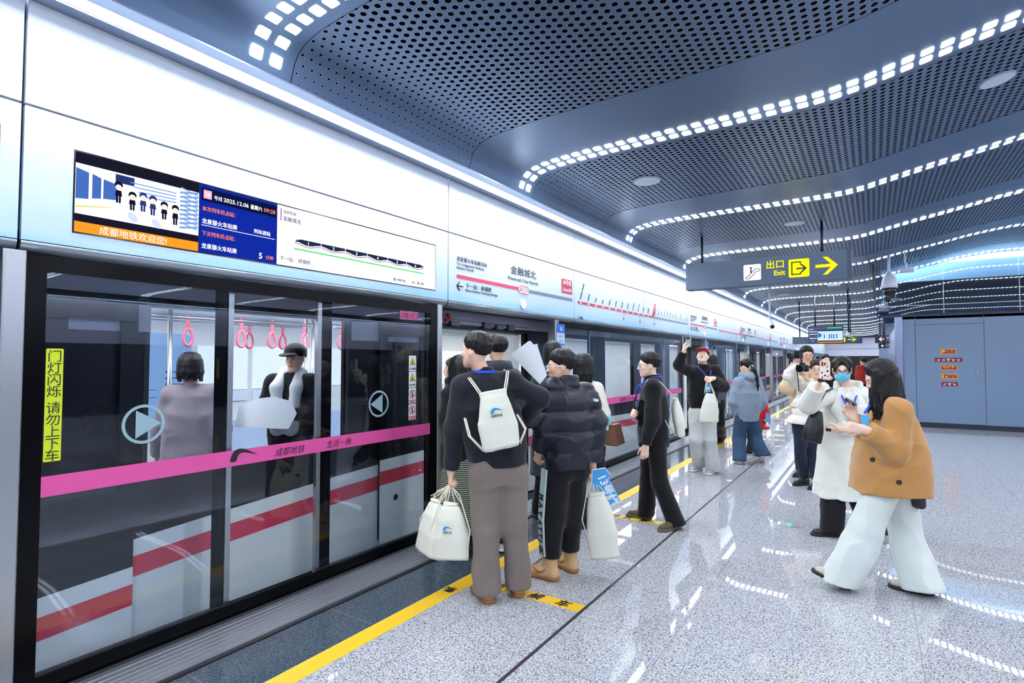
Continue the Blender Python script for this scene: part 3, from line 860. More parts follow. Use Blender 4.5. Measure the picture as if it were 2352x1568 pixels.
text('slogan', '成都地铁 生活一脉', 0.07, XF(8.3, 0.975, XP + 0.0026), M_ink, panes[2], shear=0.25)
# circles on the second pane
mb = MB(); ring_sign(mb, 10.2, 1.27, 0.11, -1, XP + 0.002); mb.build('direction_sign', M_pale, panes[2])

# door numbers on the posts
for i, (y, n) in enumerate(((6.20, '16'), (13.75, '17'), (19.08, '18'), (24.33, '19'), (29.33, '20'))):
    o = thing('door_number_plate', f'blue and white plate numbered {n} at the top of a screen door post', 'number plate', (XP + 0.013, y, 1.9), 'door number plates')
    y0, y1 = y + 0.0, y + 0.19
    if i == 0:
        y1 = y + 0.21
    MB().box((XP + 0.002, y0, 1.83), (XP + 0.014, y1, 2.10)).build('plate', mat('plate_white', (190, 214, 236), 0.4), o)
    MB().box((XP + 0.012, y0, 1.985), (XP + 0.015, y1, 2.10)).build('blue_field', mat('plate_blue', (24, 104, 206), 0.4), o)
    text('number', n, 0.075, XF((y0 + y1) / 2, 2.012, XP + 0.0158), M_white, o, 'CENTER', bold=0.001)
    if i == 0:
        MB().box((XP + 0.012, y0, 1.83), (XP + 0.0148, y1, 1.848)).build('blue_edge', MATS['plate_blue'], o)
        text('car_code', '4/3-1', 0.05, XF((y0 + y1) / 2, 1.925, XP + 0.0148), MATS['plate_blue'], o, 'CENTER')
        text('car_code', '4/3-2', 0.05, XF((y0 + y1) / 2, 1.860, XP + 0.0148), MATS['plate_blue'], o, 'CENTER')

# ------------------------------------------------------------------ floor lines with writing
def zline(name, lo, hi, m, lab, cat='floor line'):
    return tag(MB().box(lo, hi).build(name, m), lab, cat)
yl = zline('safety_line', (-2.595, YN, 0.0), (-2.468, 54, 0.0016), M_yellow, 'long yellow safety line along the screen doors')
for ch, y in (('请', 3.0), ('勿', 4.32), ('越', 5.6), ('线', 6.9)):
    text('line_letter', ch, 0.09, frame((-2.58, y, 0.002), (0, 1, 0), (-1, 0, 0)) if False else frame((-2.575, y + 0.06, 0.002), (0, -1, 0), (1, 0, 0)), M_ink, yl, 'CENTER', bold=0.003, depth=0.0003)
hat = MB()
for j in range(34):
    y = 11.6 + j * 0.075
    hat.poly([(-2.575, y, 0.0019), (-2.49, y + 0.03, 0.0019), (-2.49, y + 0.05, 0.0019), (-2.575, y + 0.02, 0.0019)])
hat.build('hatching', M_ink, yl)
def cross_line(y, lab, chars=True):
    o = zline('waiting_line', (-2.468, y - 0.055, 0.0), (-1.625, y + 0.055, 0.0016), M_yellow, lab)
    o['group'] = 'yellow waiting lines'
    if chars:
        for ch, x in zip('排队候车', (-2.30, -2.16, -1.98, -1.77)):
            text('line_letter', ch, 0.10, frame((x, y - 0.035, 0.002), (1, 0, 0), (0, 1, 0)), M_ink, o, 'CENTER', bold=0.003, depth=0.0003, shear=0.25)
    return o
cross_line(3.30, 'yellow waiting line with black writing under the shoes of the man with the backpack')
cross_line(5.45, 'yellow waiting line with black writing under the man in black with lanyard')
cross_line(11.0, 'yellow waiting line beyond the red cap man', False)
cross_line(13.2, 'yellow waiting line behind the ponytail woman', False)
cross_line(17.0, 'third pair of waiting lines, nearer one', False)
cross_line(19.6, 'third pair of waiting lines, farther one', False)
# ------------------------------------------------------------------ train standing behind the screen doors
XB = -3.78
tr = thing('train_carriage', 'metro train standing behind the screen doors, white lower side with red stripe', 'train', (-5.2, 4, 0))
M_tdark = mat('train_dark', (15, 17, 24), 0.3, spec=0.25)
M_twhite = mat('train_white', (236, 242, 244), 0.3)
M_tred = mat('train_red', (222, 62, 90), 0.35)
M_tlav = mat('upper_and_reflection', (150, 152, 172), 0.4)  # lavender of the cant rail and of the painted header reflection
def ztop(y):
    return float(np.interp(y, [-30, -1, 1.53, 2.05, 2.18, 2.86, 3.02, 3.5, 4.5, 5.6, 6.4, 8.0, 12, 60], [0.3, 0.36, 0.536, 0.579, 0.589, 0.64, 0.654, 0.68, 0.71, 0.72, 0.72, 0.70, 0.60, 0.6]))
def livery(y0, y1, x, dz, parent, names=('lower_side', 'red_stripe'), step=0.1):
    ys = np.linspace(y0, y1, max(2, int((y1 - y0) / step) + 1))
    a = MB(); r = MB()
    for p, q in zip(ys[:-1], ys[1:]):
        za, zb = ztop(p) + dz, ztop(q) + dz
        a.quad((x, p, -0.05), (x, q, -0.05), (x, q, zb), (x, p, za))
        r.quad((x + 0.002, p, za - 0.225), (x + 0.002, q, zb - 0.225), (x + 0.002, q, zb - 0.102), (x + 0.002, p, za - 0.102))
    a.build(names[0], M_twhite, parent); r.build(names[1], M_tred, parent)
tdoors = [(-1.0, 0.75), (4.12, 6.05), (11.95, 13.65), (17.5, 18.95), (22.7, 24.2), (27.7, 29.2), (32.7, 34.2), (37.7, 39.2), (42.7, 44.2)]
wins = [(1.62, 3.15), (6.9, 8.1), (8.6, 9.9), (10.3, 11.3), (14.3, 16.8), (19.6, 22.0), (24.8, 27.1), (29.8, 32.1), (34.8, 37.1), (39.8, 42.1)]
ZW0, ZW1, ZD = 0.96, 1.96, 1.98
# side shell with openings for windows and doors
sh = MB()
edges = sorted([(a, b, 'd') for a, b in tdoors] + [(a, b, 'w') for a, b in wins])
y = -4.0
for a, b, k in edges:
    sh.box((XB - 0.06, y, -0.1), (XB, a, 2.02))
    if k == 'w':
        sh.box((XB - 0.06, a, -0.1), (XB, b, ZW0)); sh.box((XB - 0.06, a, ZW1), (XB, b, 2.02))
    else:
        sh.box((XB - 0.06, a, ZD), (XB, b, 2.02)); sh.box((XB - 0.06, a, -0.1), (XB, b, 0.0))
    y = b
sh.box((XB - 0.06, y, -0.1), (XB, 55, 2.02))
sh.build('side_wall', M_tdark, tr)
prev = -4.0
for a, b in tdoors:
    livery(prev, a, XB + 0.004, 0, tr); prev = b
MB().box((XB - 0.05, -4, 2.02), (XB + 0.01, 55, 2.16)).build('cant_rail', M_tlav, tr)
MB().box((XB + 0.006, 1.2, 1.80), (XB + 0.010, 1.62, 1.965)).box((XB + 0.006, 3.2, 1.80), (XB + 0.010, 4.1, 1.965)).build('lavender_reflection', M_tlav, tr)  # reflection of the opposite header, painted as flat lavender pieces on the train
MB().box((XB - 0.04, -4, 2.16), (-3.55, 55, 2.2)).build('gap_shield', M_matblack, tr)
M_tglass = glass('train_glass', (0.96, 0.97, 0.99), 0.02, 0.5)
for a, b in wins:
    MB().box((XB - 0.035, a, ZW0), (XB - 0.03, b, ZW1)).build('window_pane', M_tglass, tr)
    fr = MB(); 
    for lo, hi in (((a - 0.03, ZW0 - 0.03), (a, ZW1 + 0.02)), ((b, ZW0 - 0.03), (b + 0.03, ZW1 + 0.02))):
        fr.box((XB - 0.02, lo[0], lo[1]), (XB + 0.003, hi[0], hi[1]))
    fr.build('window_seal', M_rubber, tr)
def tleaf(y0, y1, dz, tagl):
    x = XB + 0.05
    q = MB().box((x - 0.02, y0, 0.02), (x, y1, 0.85)).box((x - 0.02, y0, 0.85), (x, y0 + 0.09, 1.97)).box((x - 0.02, y1 - 0.09, 0.85), (x, y1, 1.97)).box((x - 0.02, y0 + 0.09, 1.86), (x, y1 - 0.09, 1.97))
    o = q.build('door_leaf', M_tdark, tr)
    MB().box((x - 0.012, y0 + 0.09, 0.85), (x - 0.008, y1 - 0.09, 1.86)).build('leaf_window', M_tglass, o)
    livery(y0, y1, x + 0.002, dz, o)
    MB().disc((x + 0.006, y0 + 0.2, 0.36), (1, 0, 0), 0.028, 20).build('lock', M_ink, o)
    return o
tleaf(0.72, 1.535, -0.145, 'l')
tleaf(3.50, 4.12, 0.045, 'r')
tleaf(6.05, 6.7, 0.03, 'r')
for a, b in tdoors[2:]:
    tleaf(a - 0.65, a, 0, 'x'); tleaf(b, b + 0.65, 0, 'y')
# interior
M_tint = mat('train_interior', (222, 228, 232), 0.4)
MB().box((-6.6, -4, -0.06), (XB - 0.06, 55, 0.0)).build('interior_floor', mat('train_floor', (120, 128, 138), 0.4), tr)
MB().box((-6.6, -4, 2.16), (XB - 0.06, 55, 2.2)).build('interior_ceiling', M_tint, tr)
fw = MB(); fw.box((-6.66, -4, 0), (-6.6, 55, 2.2)); fw.build('far_wall', mat('train_far', (206, 210, 214), 0.4), tr)
MB().box((-6.62, -4.05, 0), (XB, -4.0, 2.2)).build('end_wall', M_tint, tr)
li = MB()
for y in np.arange(0.4, 50, 2.2):
    li.box((-5.75, y, 2.140), (-5.45, y + 1.9, 2.152)); li.box((-4.75, y, 2.140), (-4.45, y + 1.9, 2.152))
li.build('ceiling_lamp', emis('train_lamp', (250, 250, 250), 11.0), tr)
# far-side windows and display
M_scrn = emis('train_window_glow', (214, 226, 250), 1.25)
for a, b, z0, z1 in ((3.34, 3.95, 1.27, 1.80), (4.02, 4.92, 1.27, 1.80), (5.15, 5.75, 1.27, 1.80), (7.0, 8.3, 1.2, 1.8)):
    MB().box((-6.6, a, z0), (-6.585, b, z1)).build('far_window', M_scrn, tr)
for a, b, z0, z1 in ((3.30, 3.95, 1.13, 1.25), (4.02, 4.95, 1.13, 1.25)):
    MB().box((-6.6, a, z0), (-6.585, b, z1)).build('far_window_sill', mat('train_sill', (205, 216, 235), 0.3), tr)
MB().rbox((-6.6, 2.55, 0.75), (-6.58, 3.26, 1.93), 0.08, 0).build('route_display', emis('display_blue', (150, 190, 240), 0.75), tr)
ddots = MB()
for j in range(6):
    ddots.disc((-6.575, 3.0, 1.50 - j * 0.07), (1, 0, 0), 0.016, 12); ddots.box((-6.577, 3.05, 1.495 - j * 0.07), (-6.575, 3.18, 1.505 - j * 0.07))
ddots.box((-6.577, 2.66, 1.30), (-6.575, 2.9, 1.306)); ddots.box((-6.577, 2.66, 1.22), (-6.575, 2.9, 1.226))
ddots.build('display_marks', mat('display_ink', (70, 60, 110), 0.5), tr)
# seats along the far side, pole and rails
st_ = MB().box((-6.58, 3.4, 0.36), (-6.1, 6.9, 0.44)); st_.box((-6.58, 3.4, 0.44), (-6.5, 6.9, 0.9)); st_.box((-6.58, 3.4, 0.0), (-6.3, 6.9, 0.36))
st_.build('bench', mat('bench_blue', (170, 190, 214), 0.4), tr)
for y0, y1, x in ((0.5, 3.72, -5.0), (0.5, 3.9, -5.35), (4.0, 6.6, -5.0)):
    MB().tube([(x, y0, 2.0), (x, y1, 2.0)], 0.017, 10).build('grab_rail', M_steel, tr)
for x, yy in ((-5.0, 2.3), (-5.35, 2.9), (-5.0, 3.72), (-4.2, 3.86), (-5.35, 3.9), (-4.2, 6.2)):
    MB().tube([(x, yy, 0), (x, yy, 2.16)], 0.018, 10).build('grab_pole', M_steel, tr)
MB().box((-4.35, 3.28, 0.0), (-4.31, 3.32, 2.1)).build('draught_screen', M_steel, tr)
# door machinery seen through the open doorway
mc = MB()
mc.box((XB - 0.3, 4.12, 1.96), (XB - 0.02, 6.05, 2.1)); mc.tube([(XB - 0.0, 4.1, 2.075), (XB - 0.0, 6.1, 2.05)], 0.012, 8)
for j, y in enumerate((4.5, 5.1, 5.35, 5.6)):
    mc.box((XB - 0.02, y, 2.0), (XB + 0.05, y + 0.14, 2.05 + 0.02 * (j % 2)))
mc.build('door_gear', M_darksteel, tr)
MB().tube([(XB + 0.06, 4.42, 2.11), (XB + 0.06, 4.47, 2.06), (XB + 0.05, 4.40, 2.04)], 0.02, 8).build('red_handle', mat('handle_red', (200, 50, 30), 0.4), tr)
MB().box((XB - 0.09, 5.55, 1.4), (XB - 0.062, 6.0, 1.96)).build('inner_panel', M_tint, tr)
# hanging straps
def strap(y, x, lab):
    o = thing('hanging_strap', lab, 'hand strap', (x, y, 2.0), 'pink hand straps in the train')
    MB().box((x - 0.004, y - 0.018, 1.90), (x + 0.004, y + 0.018, 2.025)).build('webbing', mat('strap_red', (224, 96, 128), 0.5), o)
    pts = [(x, y + 0.042 * math.cos(t) * (1.0 if math.sin(t) < 0 else 0.85), 1.83 + 0.075 * math.sin(t)) for t in np.linspace(0, 2 * math.pi, 28)[:-1]]
    MB().tube(pts, 0.013, 8, closed=True).build('handle', mat('strap_pink', (240, 120, 146), 0.35), o)
strap(2.445, -5.0, 'pink hand strap left of the others, seen over the mauve coat')
strap(3.25, -5.0, 'pink hand strap in the middle of the large pane')
strap(3.62, -5.0, 'pink hand strap right of the middle, seen past the dark cap')
strap(3.22, -5.35, 'smaller pink hand strap left of the middle one')
strap(3.60, -5.35, 'smaller pink hand strap between the two large ones')
strap(2.93, -5.0, 'pink hand strap half hidden by the dark door edge')
strap(4.10, -5.0, 'pink hand strap near the right end of the large pane')
strap(4.95, -4.6, 'pink hand strap in the open doorway, beside the bare forehead')
# tunnel wall behind the train roof
MB().box((-7.2, -4.2, -0.3), (-7.15, 55, 3.0)).build('tunnel_wall', M_matblack)['kind'] = 'structure'
MB().box((-7.2, -4.2, 2.6), (-3.92, 55, 2.66)).build('tunnel_ceiling', M_matblack)['kind'] = 'structure'
# ------------------------------------------------------------------ far walls, right-hand block, other platform side
M_bluewall = mat('blue_wall_panel', (114, 136, 164), 0.32, spec=0.5)
M_bluejoint = mat('wall_joint', (70, 92, 124), 0.6)
YW = 16.84
wl = MB()
wl.box((0.62, YW, 0.12), (7.0, YW + 0.2, 2.72))
wl.build('wall_right', M_bluewall)['kind'] = 'structure'
ws = MB().box((0.62, YW + 0.2, 0.0), (0.66, 34, 2.72)); ws.build('wall_side', M_bluewall)['kind'] = 'structure'
MB().box((0.60, YW + 0.02, 0), (7.0, YW + 0.1, 0.12)).build('baseboard_right', mat('base_dark', (34, 44, 58), 0.3))['kind'] = 'structure'
MB().rbox((0.47, YW - 0.03, 0), (0.64, YW + 0.25, 2.72), 0.03, 2).build('column', mat('column_metal', (150, 160, 190), 0.25, 0.8))['kind'] = 'structure'
jn = MB()
for x in (0.88, 2.19, 3.6, 5.0):
    jn.box((x - 0.005, YW - 0.002, 0.12), (x + 0.005, YW + 0.01, 2.72))
jn.box((0.88, YW - 0.002, 2.51), (2.19, YW + 0.01, 2.52))
jn.build('wall_joints', M_bluejoint)['kind'] = 'structure'
MB().box((0.1, YW - 0.02, 2.72), (7, YW + 0.02, 2.98)).box((0.3, YW + 2.5, 2.72), (7, YW + 2.6, 4.3)).box((0.62, YW, 2.66), (7, YW + 2.5, 2.72)).build('trim_5', mat('band_navy', (30, 44, 70), 0.3))['kind'] = 'structure'
MB().box((0.25, YW + 0.25, 3.62), (7, YW + 0.35, 4.3)).build('trim_6', mat('fascia_blue', (158, 200, 226), 0.3))['kind'] = 'structure'
gp = thing('glass_screen', 'tall clear glass screen above the blue wall, mirroring the ceiling lights', 'glass screen', (2, YW - 0.06, 2.72))
gp2 = [0.1, 1.45, 2.82, 4.2, 5.6, 7.0]
for a, b in zip(gp2[:-1], gp2[1:]):
    MB().box((a + 0.006, YW - 0.07, 2.78), (b - 0.006, YW - 0.06, 4.0)).build('pane', glass('screen_glass', (0.72, 0.79, 0.86), 0.12, 0.85), gp)
MB().box((0.1, YW - 0.085, 2.985), (7, YW - 0.05, 3.0)).build('rail', M_steel, gp)
for x in (1.45, 2.82):
    MB().box((x - 0.006, YW - 0.085, 2.78), (x + 0.006, YW - 0.05, 3.55)).build('joint_bar', M_steel, gp)
MB().box((0.095, YW - 0.07, 2.72), (0.105, YW + 8, 3.9)).build('side_pane', glass('screen_glass', (0.72, 0.79, 0.86), 0.12, 0.85), gp)
MB().box((0.02, 14.7, 3.0), (0.06, 14.74, 3.8)).build('trim_7', M_matblack)['kind'] = 'structure'

# fire cabinet door and its signs
fd = thing('fire_cabinet_door', 'flush blue door in the blue wall carrying five red fire signs', 'cabinet door', (1.5, YW - 0.01, 0.12))
MB().box((0.892, YW - 0.012, 0.13), (2.178, YW - 0.001, 2.505)).build('door_leaf', M_bluewall, fd)
MB().rbox((2.03, YW - 0.03, 1.28), (2.06, YW - 0.012, 1.38), 0.008, 1).build('pull', M_steel, fd)
MB().disc((0.94, YW - 0.014, 1.73), (0, -1, 0), 0.022, 18, r_in=0.012).build('round_tag', M_red, fd)
M_fr = mat('fire_red', (150, 16, 22), 0.35); M_fm = mat('fire_maroon', (128, 14, 34), 0.35); M_fg = mat('fire_gold', (226, 170, 70), 0.4)
def fsign(x0, x1, z0, z1, lab, border, yy=YW - 0.012):
    o = thing('fire_sign', lab, 'sign', ((x0 + x1) / 2, yy, (z0 + z1) / 2), 'red fire equipment signs')
    MB().box((x0, yy - 0.006, z0), (x1, yy, z1)).build('plate', M_fg if border else M_fm, o)
    if border:
        MB().box((x0 + 0.014, yy - 0.0075, z0 + 0.014), (x1 - 0.014, yy - 0.005, z1 - 0.014)).build('red_field', M_fr, o)
    return o, yy - 0.0085
sY = lambda x, z, yy: frame((x, yy, z), (1, 0, 0), (0, 0, 1))
o, yy = fsign(1.355, 1.665, 1.79, 1.91, 'topmost fire sign, yellow fire alarm symbol and up arrow', True)
mb = MB().box((1.38, yy, 1.83), (1.45, yy + 0.001, 1.885)); mb.box((1.45, yy, 1.85), (1.49, yy + 0.001, 1.865)); mb.box((1.375, yy, 1.81), (1.40, yy + 0.001, 1.83)); mb.build('symbol', M_fg, o)
mb = MB().box((1.512, yy, 1.80), (1.518, yy + 0.001, 1.90)); mb.poly([(1.585, yy, 1.893), (1.565, yy, 1.873), (1.605, yy, 1.873)]); mb.box((1.58, yy, 1.855), (1.59, yy + 0.001, 1.873)); mb.box((1.52, yy, 1.848), (1.65, yy + 0.001, 1.852)); mb.build('arrow', M_fg, o)
text('sign_text', '火警电话119', 0.02, sY(1.585, 1.822, yy), M_fg, o, 'CENTER')
def picts(x0, x1, n, z0, z1, yy, o, title):
    for k in range(n):
        xc = x0 + (k + 0.5) * (x1 - x0) / n
        mb = MB().quad((xc - 0.022, yy, z0), (xc + 0.022, yy, z0), (xc + 0.022, yy, z1), (xc - 0.022, yy, z1))
        q = mb.build('pictogram', M_white, o)
        MB().poly([(xc - 0.018, yy - 0.001, z0), (xc + 0.02, yy - 0.001, z0 + 0.006), (xc + 0.006, yy - 0.001, z1 - 0.012), (xc - 0.008, yy - 0.001, z1 - 0.02)]).build('figure', M_fm, q)
    text('sign_text', title, 0.02, sY((x0 + x1) / 2, z1 + 0.005, yy), M_white, o, 'CENTER')
o, yy = fsign(1.255, 1.775, 1.60, 1.70, 'wide dark red fire sign with five small pictures, second from top', False); picts(1.28, 1.75, 5, 1.61, 1.662, yy, o, '消火栓使用方法')
o, yy = fsign(1.36, 1.67, 1.40, 1.525, 'fire sign with gold writing for the hydrant box, middle of the five', True)
text('sign_text', '消火栓箱', 0.058, sY(1.515, 1.455, yy), M_fg, o, 'CENTER', bold=0.0015); text('sign_text', 'Fire Hydrant Box', 0.024, sY(1.515, 1.424, yy), M_fg, o, 'CENTER')
o, yy = fsign(1.365, 1.675, 1.195, 1.315, 'fire sign with extinguisher and flame symbols and down arrow, fourth from top', True)
mb = MB().rbox((1.39, yy, 1.215), (1.425, yy + 0.001, 1.285), 0.012, 1); mb.box((1.40, yy, 1.285), (1.415, yy + 0.001, 1.297)); mb.poly([(1.45, yy, 1.215), (1.50, yy, 1.22), (1.485, yy, 1.25), (1.50, yy, 1.29), (1.47, yy, 1.265), (1.455, yy, 1.29)]); mb.build('symbol', M_fg, o)
mb = MB().box((1.522, yy, 1.205), (1.528, yy + 0.001, 1.305)); mb.poly([(1.595, yy, 1.212), (1.575, yy, 1.232), (1.615, yy, 1.232)]); mb.box((1.59, yy, 1.232), (1.60, yy + 0.001, 1.25)); mb.box((1.53, yy, 1.252), (1.66, yy + 0.001, 1.256)); mb.build('arrow', M_fg, o)
text('sign_text', '灭火器箱', 0.024, sY(1.595, 1.272, yy), M_fg, o, 'CENTER')
o, yy = fsign(1.37, 1.68, 1.015, 1.115, 'dark red fire sign with three small pictures, lowest of the five', False); picts(1.385, 1.665, 3, 1.025, 1.077, yy, o, '灭火器使用方法')
o, yy = fsign(2.87, 3.08, 1.55, 1.67, 'fire sign cut by the right picture edge', True, YW - 0.001)
tag(MB().rbox((2.90, YW - 0.06, 1.38), (3.02, YW, 1.50), 0.02, 1).build('alarm_button', mat('alarm_red', (150, 30, 34), 0.4)), 'small red alarm button box on the blue wall at the right edge', 'alarm button')

# end wall
MB().box((-3.4, 54.9, 2.05), (1.3, 55.1, 3.6)).build('wall_end', mat('end_white', (214, 216, 240), 0.4))['kind'] = 'structure'
MB().box((-3.4, 54.88, 2.65), (1.3, 54.9, 2.67)).build('trim_8', M_seam)['kind'] = 'structure'
MB().box((-3.4, 54.95, 0.0), (1.3, 55.1, 2.05)).build('wall_back', M_matblack)['kind'] = 'structure'
MB().box((0.3, 40, 0), (12.4, 40.2, 4.3)).build('wall_far', M_bluewall)['kind'] = 'structure'
MB().box((-3.9, -13.0, 0), (-3.4, -4.02, 3.44)).build('wall_left', M_white)['kind'] = 'structure'
MB().box((-7.2, -13.4, -0.2), (13.2, -13.1, 4.6)).build('wall_near', mat('near_wall', (150, 168, 190), 0.5))['kind'] = 'structure'

# the other platform edge
MB().box((XR, YN, 2.15), (XR + 0.1, 55, 3.45)).build('wall_other', mat('other_header', (206, 208, 228), 0.35))['kind'] = 'structure'
MB().box((XR - 0.004, YN, 2.82), (XR, 55, 2.834)).build('trim_9', M_seam)['kind'] = 'structure'
MB().box((XR + 0.06, YN, 0.0), (XR + 0.1, 55, 2.15)).build('window_1', mat('other_glass', (20, 24, 36), 0.06))['kind'] = 'structure'
ol = MB()
for y in np.arange(-2, 50, 6.2):
    ol.box((XR + 0.03, y, 1.0), (XR + 0.05, y + 0.09, 1.7))
ol.build('trim_10', M_ylab)['kind'] = 'structure'
tag(MB().quad((XR - 0.15, YN, 3.45), (XR - 0.02, YN, 3.45), (XR - 0.02, 52, 3.45), (XR - 0.15, 52, 3.45)).build('cove_light', MATS['cove_lamp']), 'light band over the other platform edge, seen only mirrored in the glass', 'light strip')

# ------------------------------------------------------------------ ceiling fittings and hanging signs
ceil_disc(1.102, 6.05, 0.14, 'round white ceiling speaker in the nearest fully seen perforated panel')
ceil_disc(2.284, 9.2, 0.13, 'round ceiling speaker above the exit sign')
ceil_disc(4.162, 5.94, 0.11, 'round ceiling speaker at the upper right picture edge')
ceil_disc(0.955, 18.8, 0.17, 'round ceiling speaker just below the exit sign')
ceil_disc(0.911, 25.5, 0.19, 'farthest round ceiling speaker')

M_signbody = mat('sign_slate', (68, 84, 106), 0.4, 0.2)
M_yl = emis('sign_yellow', (255, 240, 20), 1.0)
M_wl = emis('sign_white', (245, 248, 255), 1.05)
def rr(mb, x0, x1, z0, z1, y, r):
    return mb.rbox((x0, y, z0), (x1, y + 0.002, z1), r, 1)
def arrow_right(mb, x0, x1, zc, h, y):
    t = h * 0.17
    L = x1 - x0
    mb.box((x0, y, zc - t / 2), (x1 - h * 0.22, y + 0.002, zc + t / 2))
    for s in (1, -1):
        pts = [(x1, zc), (x1 - 0.46 * L, zc + s * h / 2), (x1 - 0.46 * L - t * 1.35, zc + s * h / 2), (x1 - t * 1.5, zc)]
        mb.loft([[(a, y, b) for a, b in pts], [(a, y + 0.002, b) for a, b in pts]], smooth=False)
def exit_sign(x0, x1, z0, z1, y, lab, k=1.0):
    o = thing('exit_sign', lab, 'sign', ((x0 + x1) / 2, y, z1), 'hanging exit signs')
    MB().rbox((x0, y, z0), (x1, y + 0.16, z1), 0.012, 1).build('sign_box', M_signbody, o)
    MB().rbox((x0 - 0.012, y - 0.004, z0 - 0.01), (x0 + 0.05, y + 0.165, z1 + 0.004), 0.01, 1).build('end_cap', M_signbody, o)
    MB().rbox((x1 - 0.01, y - 0.004, z0 - 0.01), (x1 + 0.05, y + 0.165, z1 + 0.004), 0.01, 1).build('end_cap', mat('sign_navy', (44, 56, 80), 0.4), o)
    MB().box((x0, y - 0.006, z0 - 0.012), (x1, y + 0.165, z0)).build('bottom_trim', mat('sign_navy', (44, 56, 80), 0.4), o)
    W = x1 - x0; H = z1 - z0
    f = lambda q: x0 + W * q
    yf = y - 0.003
    zc = (z0 + z1) / 2
    # escalator pictogram on white
    q0, q1 = f(0.388), f(0.499)
    pic = rr(MB(), q0, q1, zc - H * 0.32, zc + H * 0.27, yf, 0.02).build('escalator_symbol', M_wl, o)
    e = MB(); s = (q1 - q0)
    path = [(0.16, 0.23), (0.10, 0.16), (0.16, 0.10), (0.34, 0.10), (0.74, 0.55), (0.88, 0.55), (0.93, 0.62), (0.88, 0.70), (0.66, 0.70), (0.27, 0.25)]
    e.tube([(q0 + a * s, yf - 0.001, zc - H * 0.32 + b * H * 0.59) for a, b in path], 0.0055, 6, closed=True)
    e.disc((q0 + 0.43 * s, yf - 0.001, zc - H * 0.32 + 0.78 * H * 0.59), (0, -1, 0), 0.016, 14)
    e.box((q0 + 0.39 * s, yf - 0.001, zc - H * 0.32 + 0.46 * H * 0.59), (q0 + 0.47 * s, yf, zc - H * 0.32 + 0.70 * H * 0.59))
    e.build('pictogram', M_ink, pic)
    text('exit_word', '出口', 0.135, YF(f(0.528), zc + 0.035, yf), M_yl, o, bold=0.002)
    text('exit_word', 'Exit', 0.105, YF(f(0.576), zc - 0.085, yf), M_yl, o, bold=0.002)
    g0, g1 = f(0.667), f(0.788)
    gt = rr(MB(), g0, g1, zc - H * 0.33, zc + H * 0.32, yf, 0.022).build('exit_symbol', M_yl, o)
    e = MB(); s = g1 - g0; zz = zc - H * 0.33; hh = H * 0.65
    for (a, b), (c, d) in (((0.13, 0.14), (0.19, 0.86)), ((0.13, 0.80), (0.6, 0.86)), ((0.13, 0.14), (0.6, 0.20)), ((0.55, 0.70), (0.6, 0.86)), ((0.55, 0.14), (0.6, 0.28))):
        e.box((g0 + a * s, yf - 0.002, zz + b * hh), (g0 + c * s, yf, zz + d * hh))
    arrow_right(e, g0 + 0.38 * s, g0 + 0.88 * s, zz + 0.47 * hh, 0.13, yf - 0.003)
    e.build('pictogram', M_ink, gt)
    a = MB(); arrow_right(a, f(0.822), f(0.947), zc, H * 0.62, yf); a.build('arrow', M_yl, o)
    zt = float(np.interp(f(0.125), PA[:, 0], PA[:, 1]))
    for q in (0.105, 0.86):
        zt = float(np.interp(f(q), PA[:, 0], PA[:, 1]))
        MB().tube([(f(q), y + 0.06, z1), (f(q), y + 0.06, zt)], 0.019, 12).build('hanger_rod', mat('rod_dark', (40, 48, 66), 0.4, 0.5), o)
    return o
exit_sign(-2.59, -0.28, 2.815, 3.24, 9.27, 'large slate hanging exit sign with escalator symbol, yellow writing and right arrow')
exit_sign(-2.35, -0.34, 2.225, 2.46, 21.6, 'smaller far exit sign half hidden behind the hanging monitor')

mo = thing('hanging_monitor', 'ceiling-hung monitor repeating the platform video and train times', 'screen', (-1.2, 20, 2.7))
MB().rbox((-1.73, 20.0, 2.17), (-0.76, 20.09, 2.72), 0.01, 1).build('case', M_black, mo)
ym = 19.997
def ey(mb, x0, x1, z0, z1, y=ym):
    return mb.quad((x0, y, z0), (x1, y, z0), (x1, y, z1), (x0, y, z1))
ey(MB(), -1.715, -0.775, 2.185, 2.705).build('info_area', E('mon_slate', (70, 96, 140), 0.8), mo)
v = ey(MB(), -1.47, -0.775, 2.185, 2.60, ym - 0.002).build('video_area', E('scr_dark', (26, 28, 46), 0.8), mo)
ey(MB(), -1.47, -0.775, 2.27, 2.57, ym - 0.004).build('video_picture', E('mon_pale', (190, 222, 248), 1.0), v)
ey(MB(), -1.47, -0.775, 2.20, 2.235, ym - 0.004).build('caption_bar', E('scr_orange', (247, 150, 40), 1.0), v)
f = MB()
for k, x in enumerate((-1.28, -1.14, -1.08, -1.02, -0.94)):
    ey(MB(), x - 0.016, x + 0.016, 2.34 - 0.01 * (k % 2), 2.47, ym - 0.006).build('video_figure', E('scr_blue', (70, 110, 190), 0.9), v)
f.quad((-1.46, ym - 0.006, 2.36), (-1.36, ym - 0.006, 2.40), (-1.36, ym - 0.006, 2.48), (-1.46, ym - 0.006, 2.53)); f.build('video_doors', E('scr_blue', (70, 110, 190), 0.9), v)
f = MB()
for z in (2.55, 2.47, 2.34):
    ey(f, -1.70, -1.49, z, z + 0.018, ym - 0.003)
ey(f, -1.71, -1.58, 2.63, 2.645, ym - 0.003); f.build('info_lines', WT, mo)
f = MB()
for z in (2.60, 2.51, 2.43, 2.38, 2.29):
    ey(f, -1.70, -1.53, z, z + 0.012, ym - 0.003)
ey(f, -1.53, -1.36, 2.64, 2.68, ym - 0.003); f.build('info_lines_orange', E('mon_rust', (150, 96, 80), 0.7), mo)
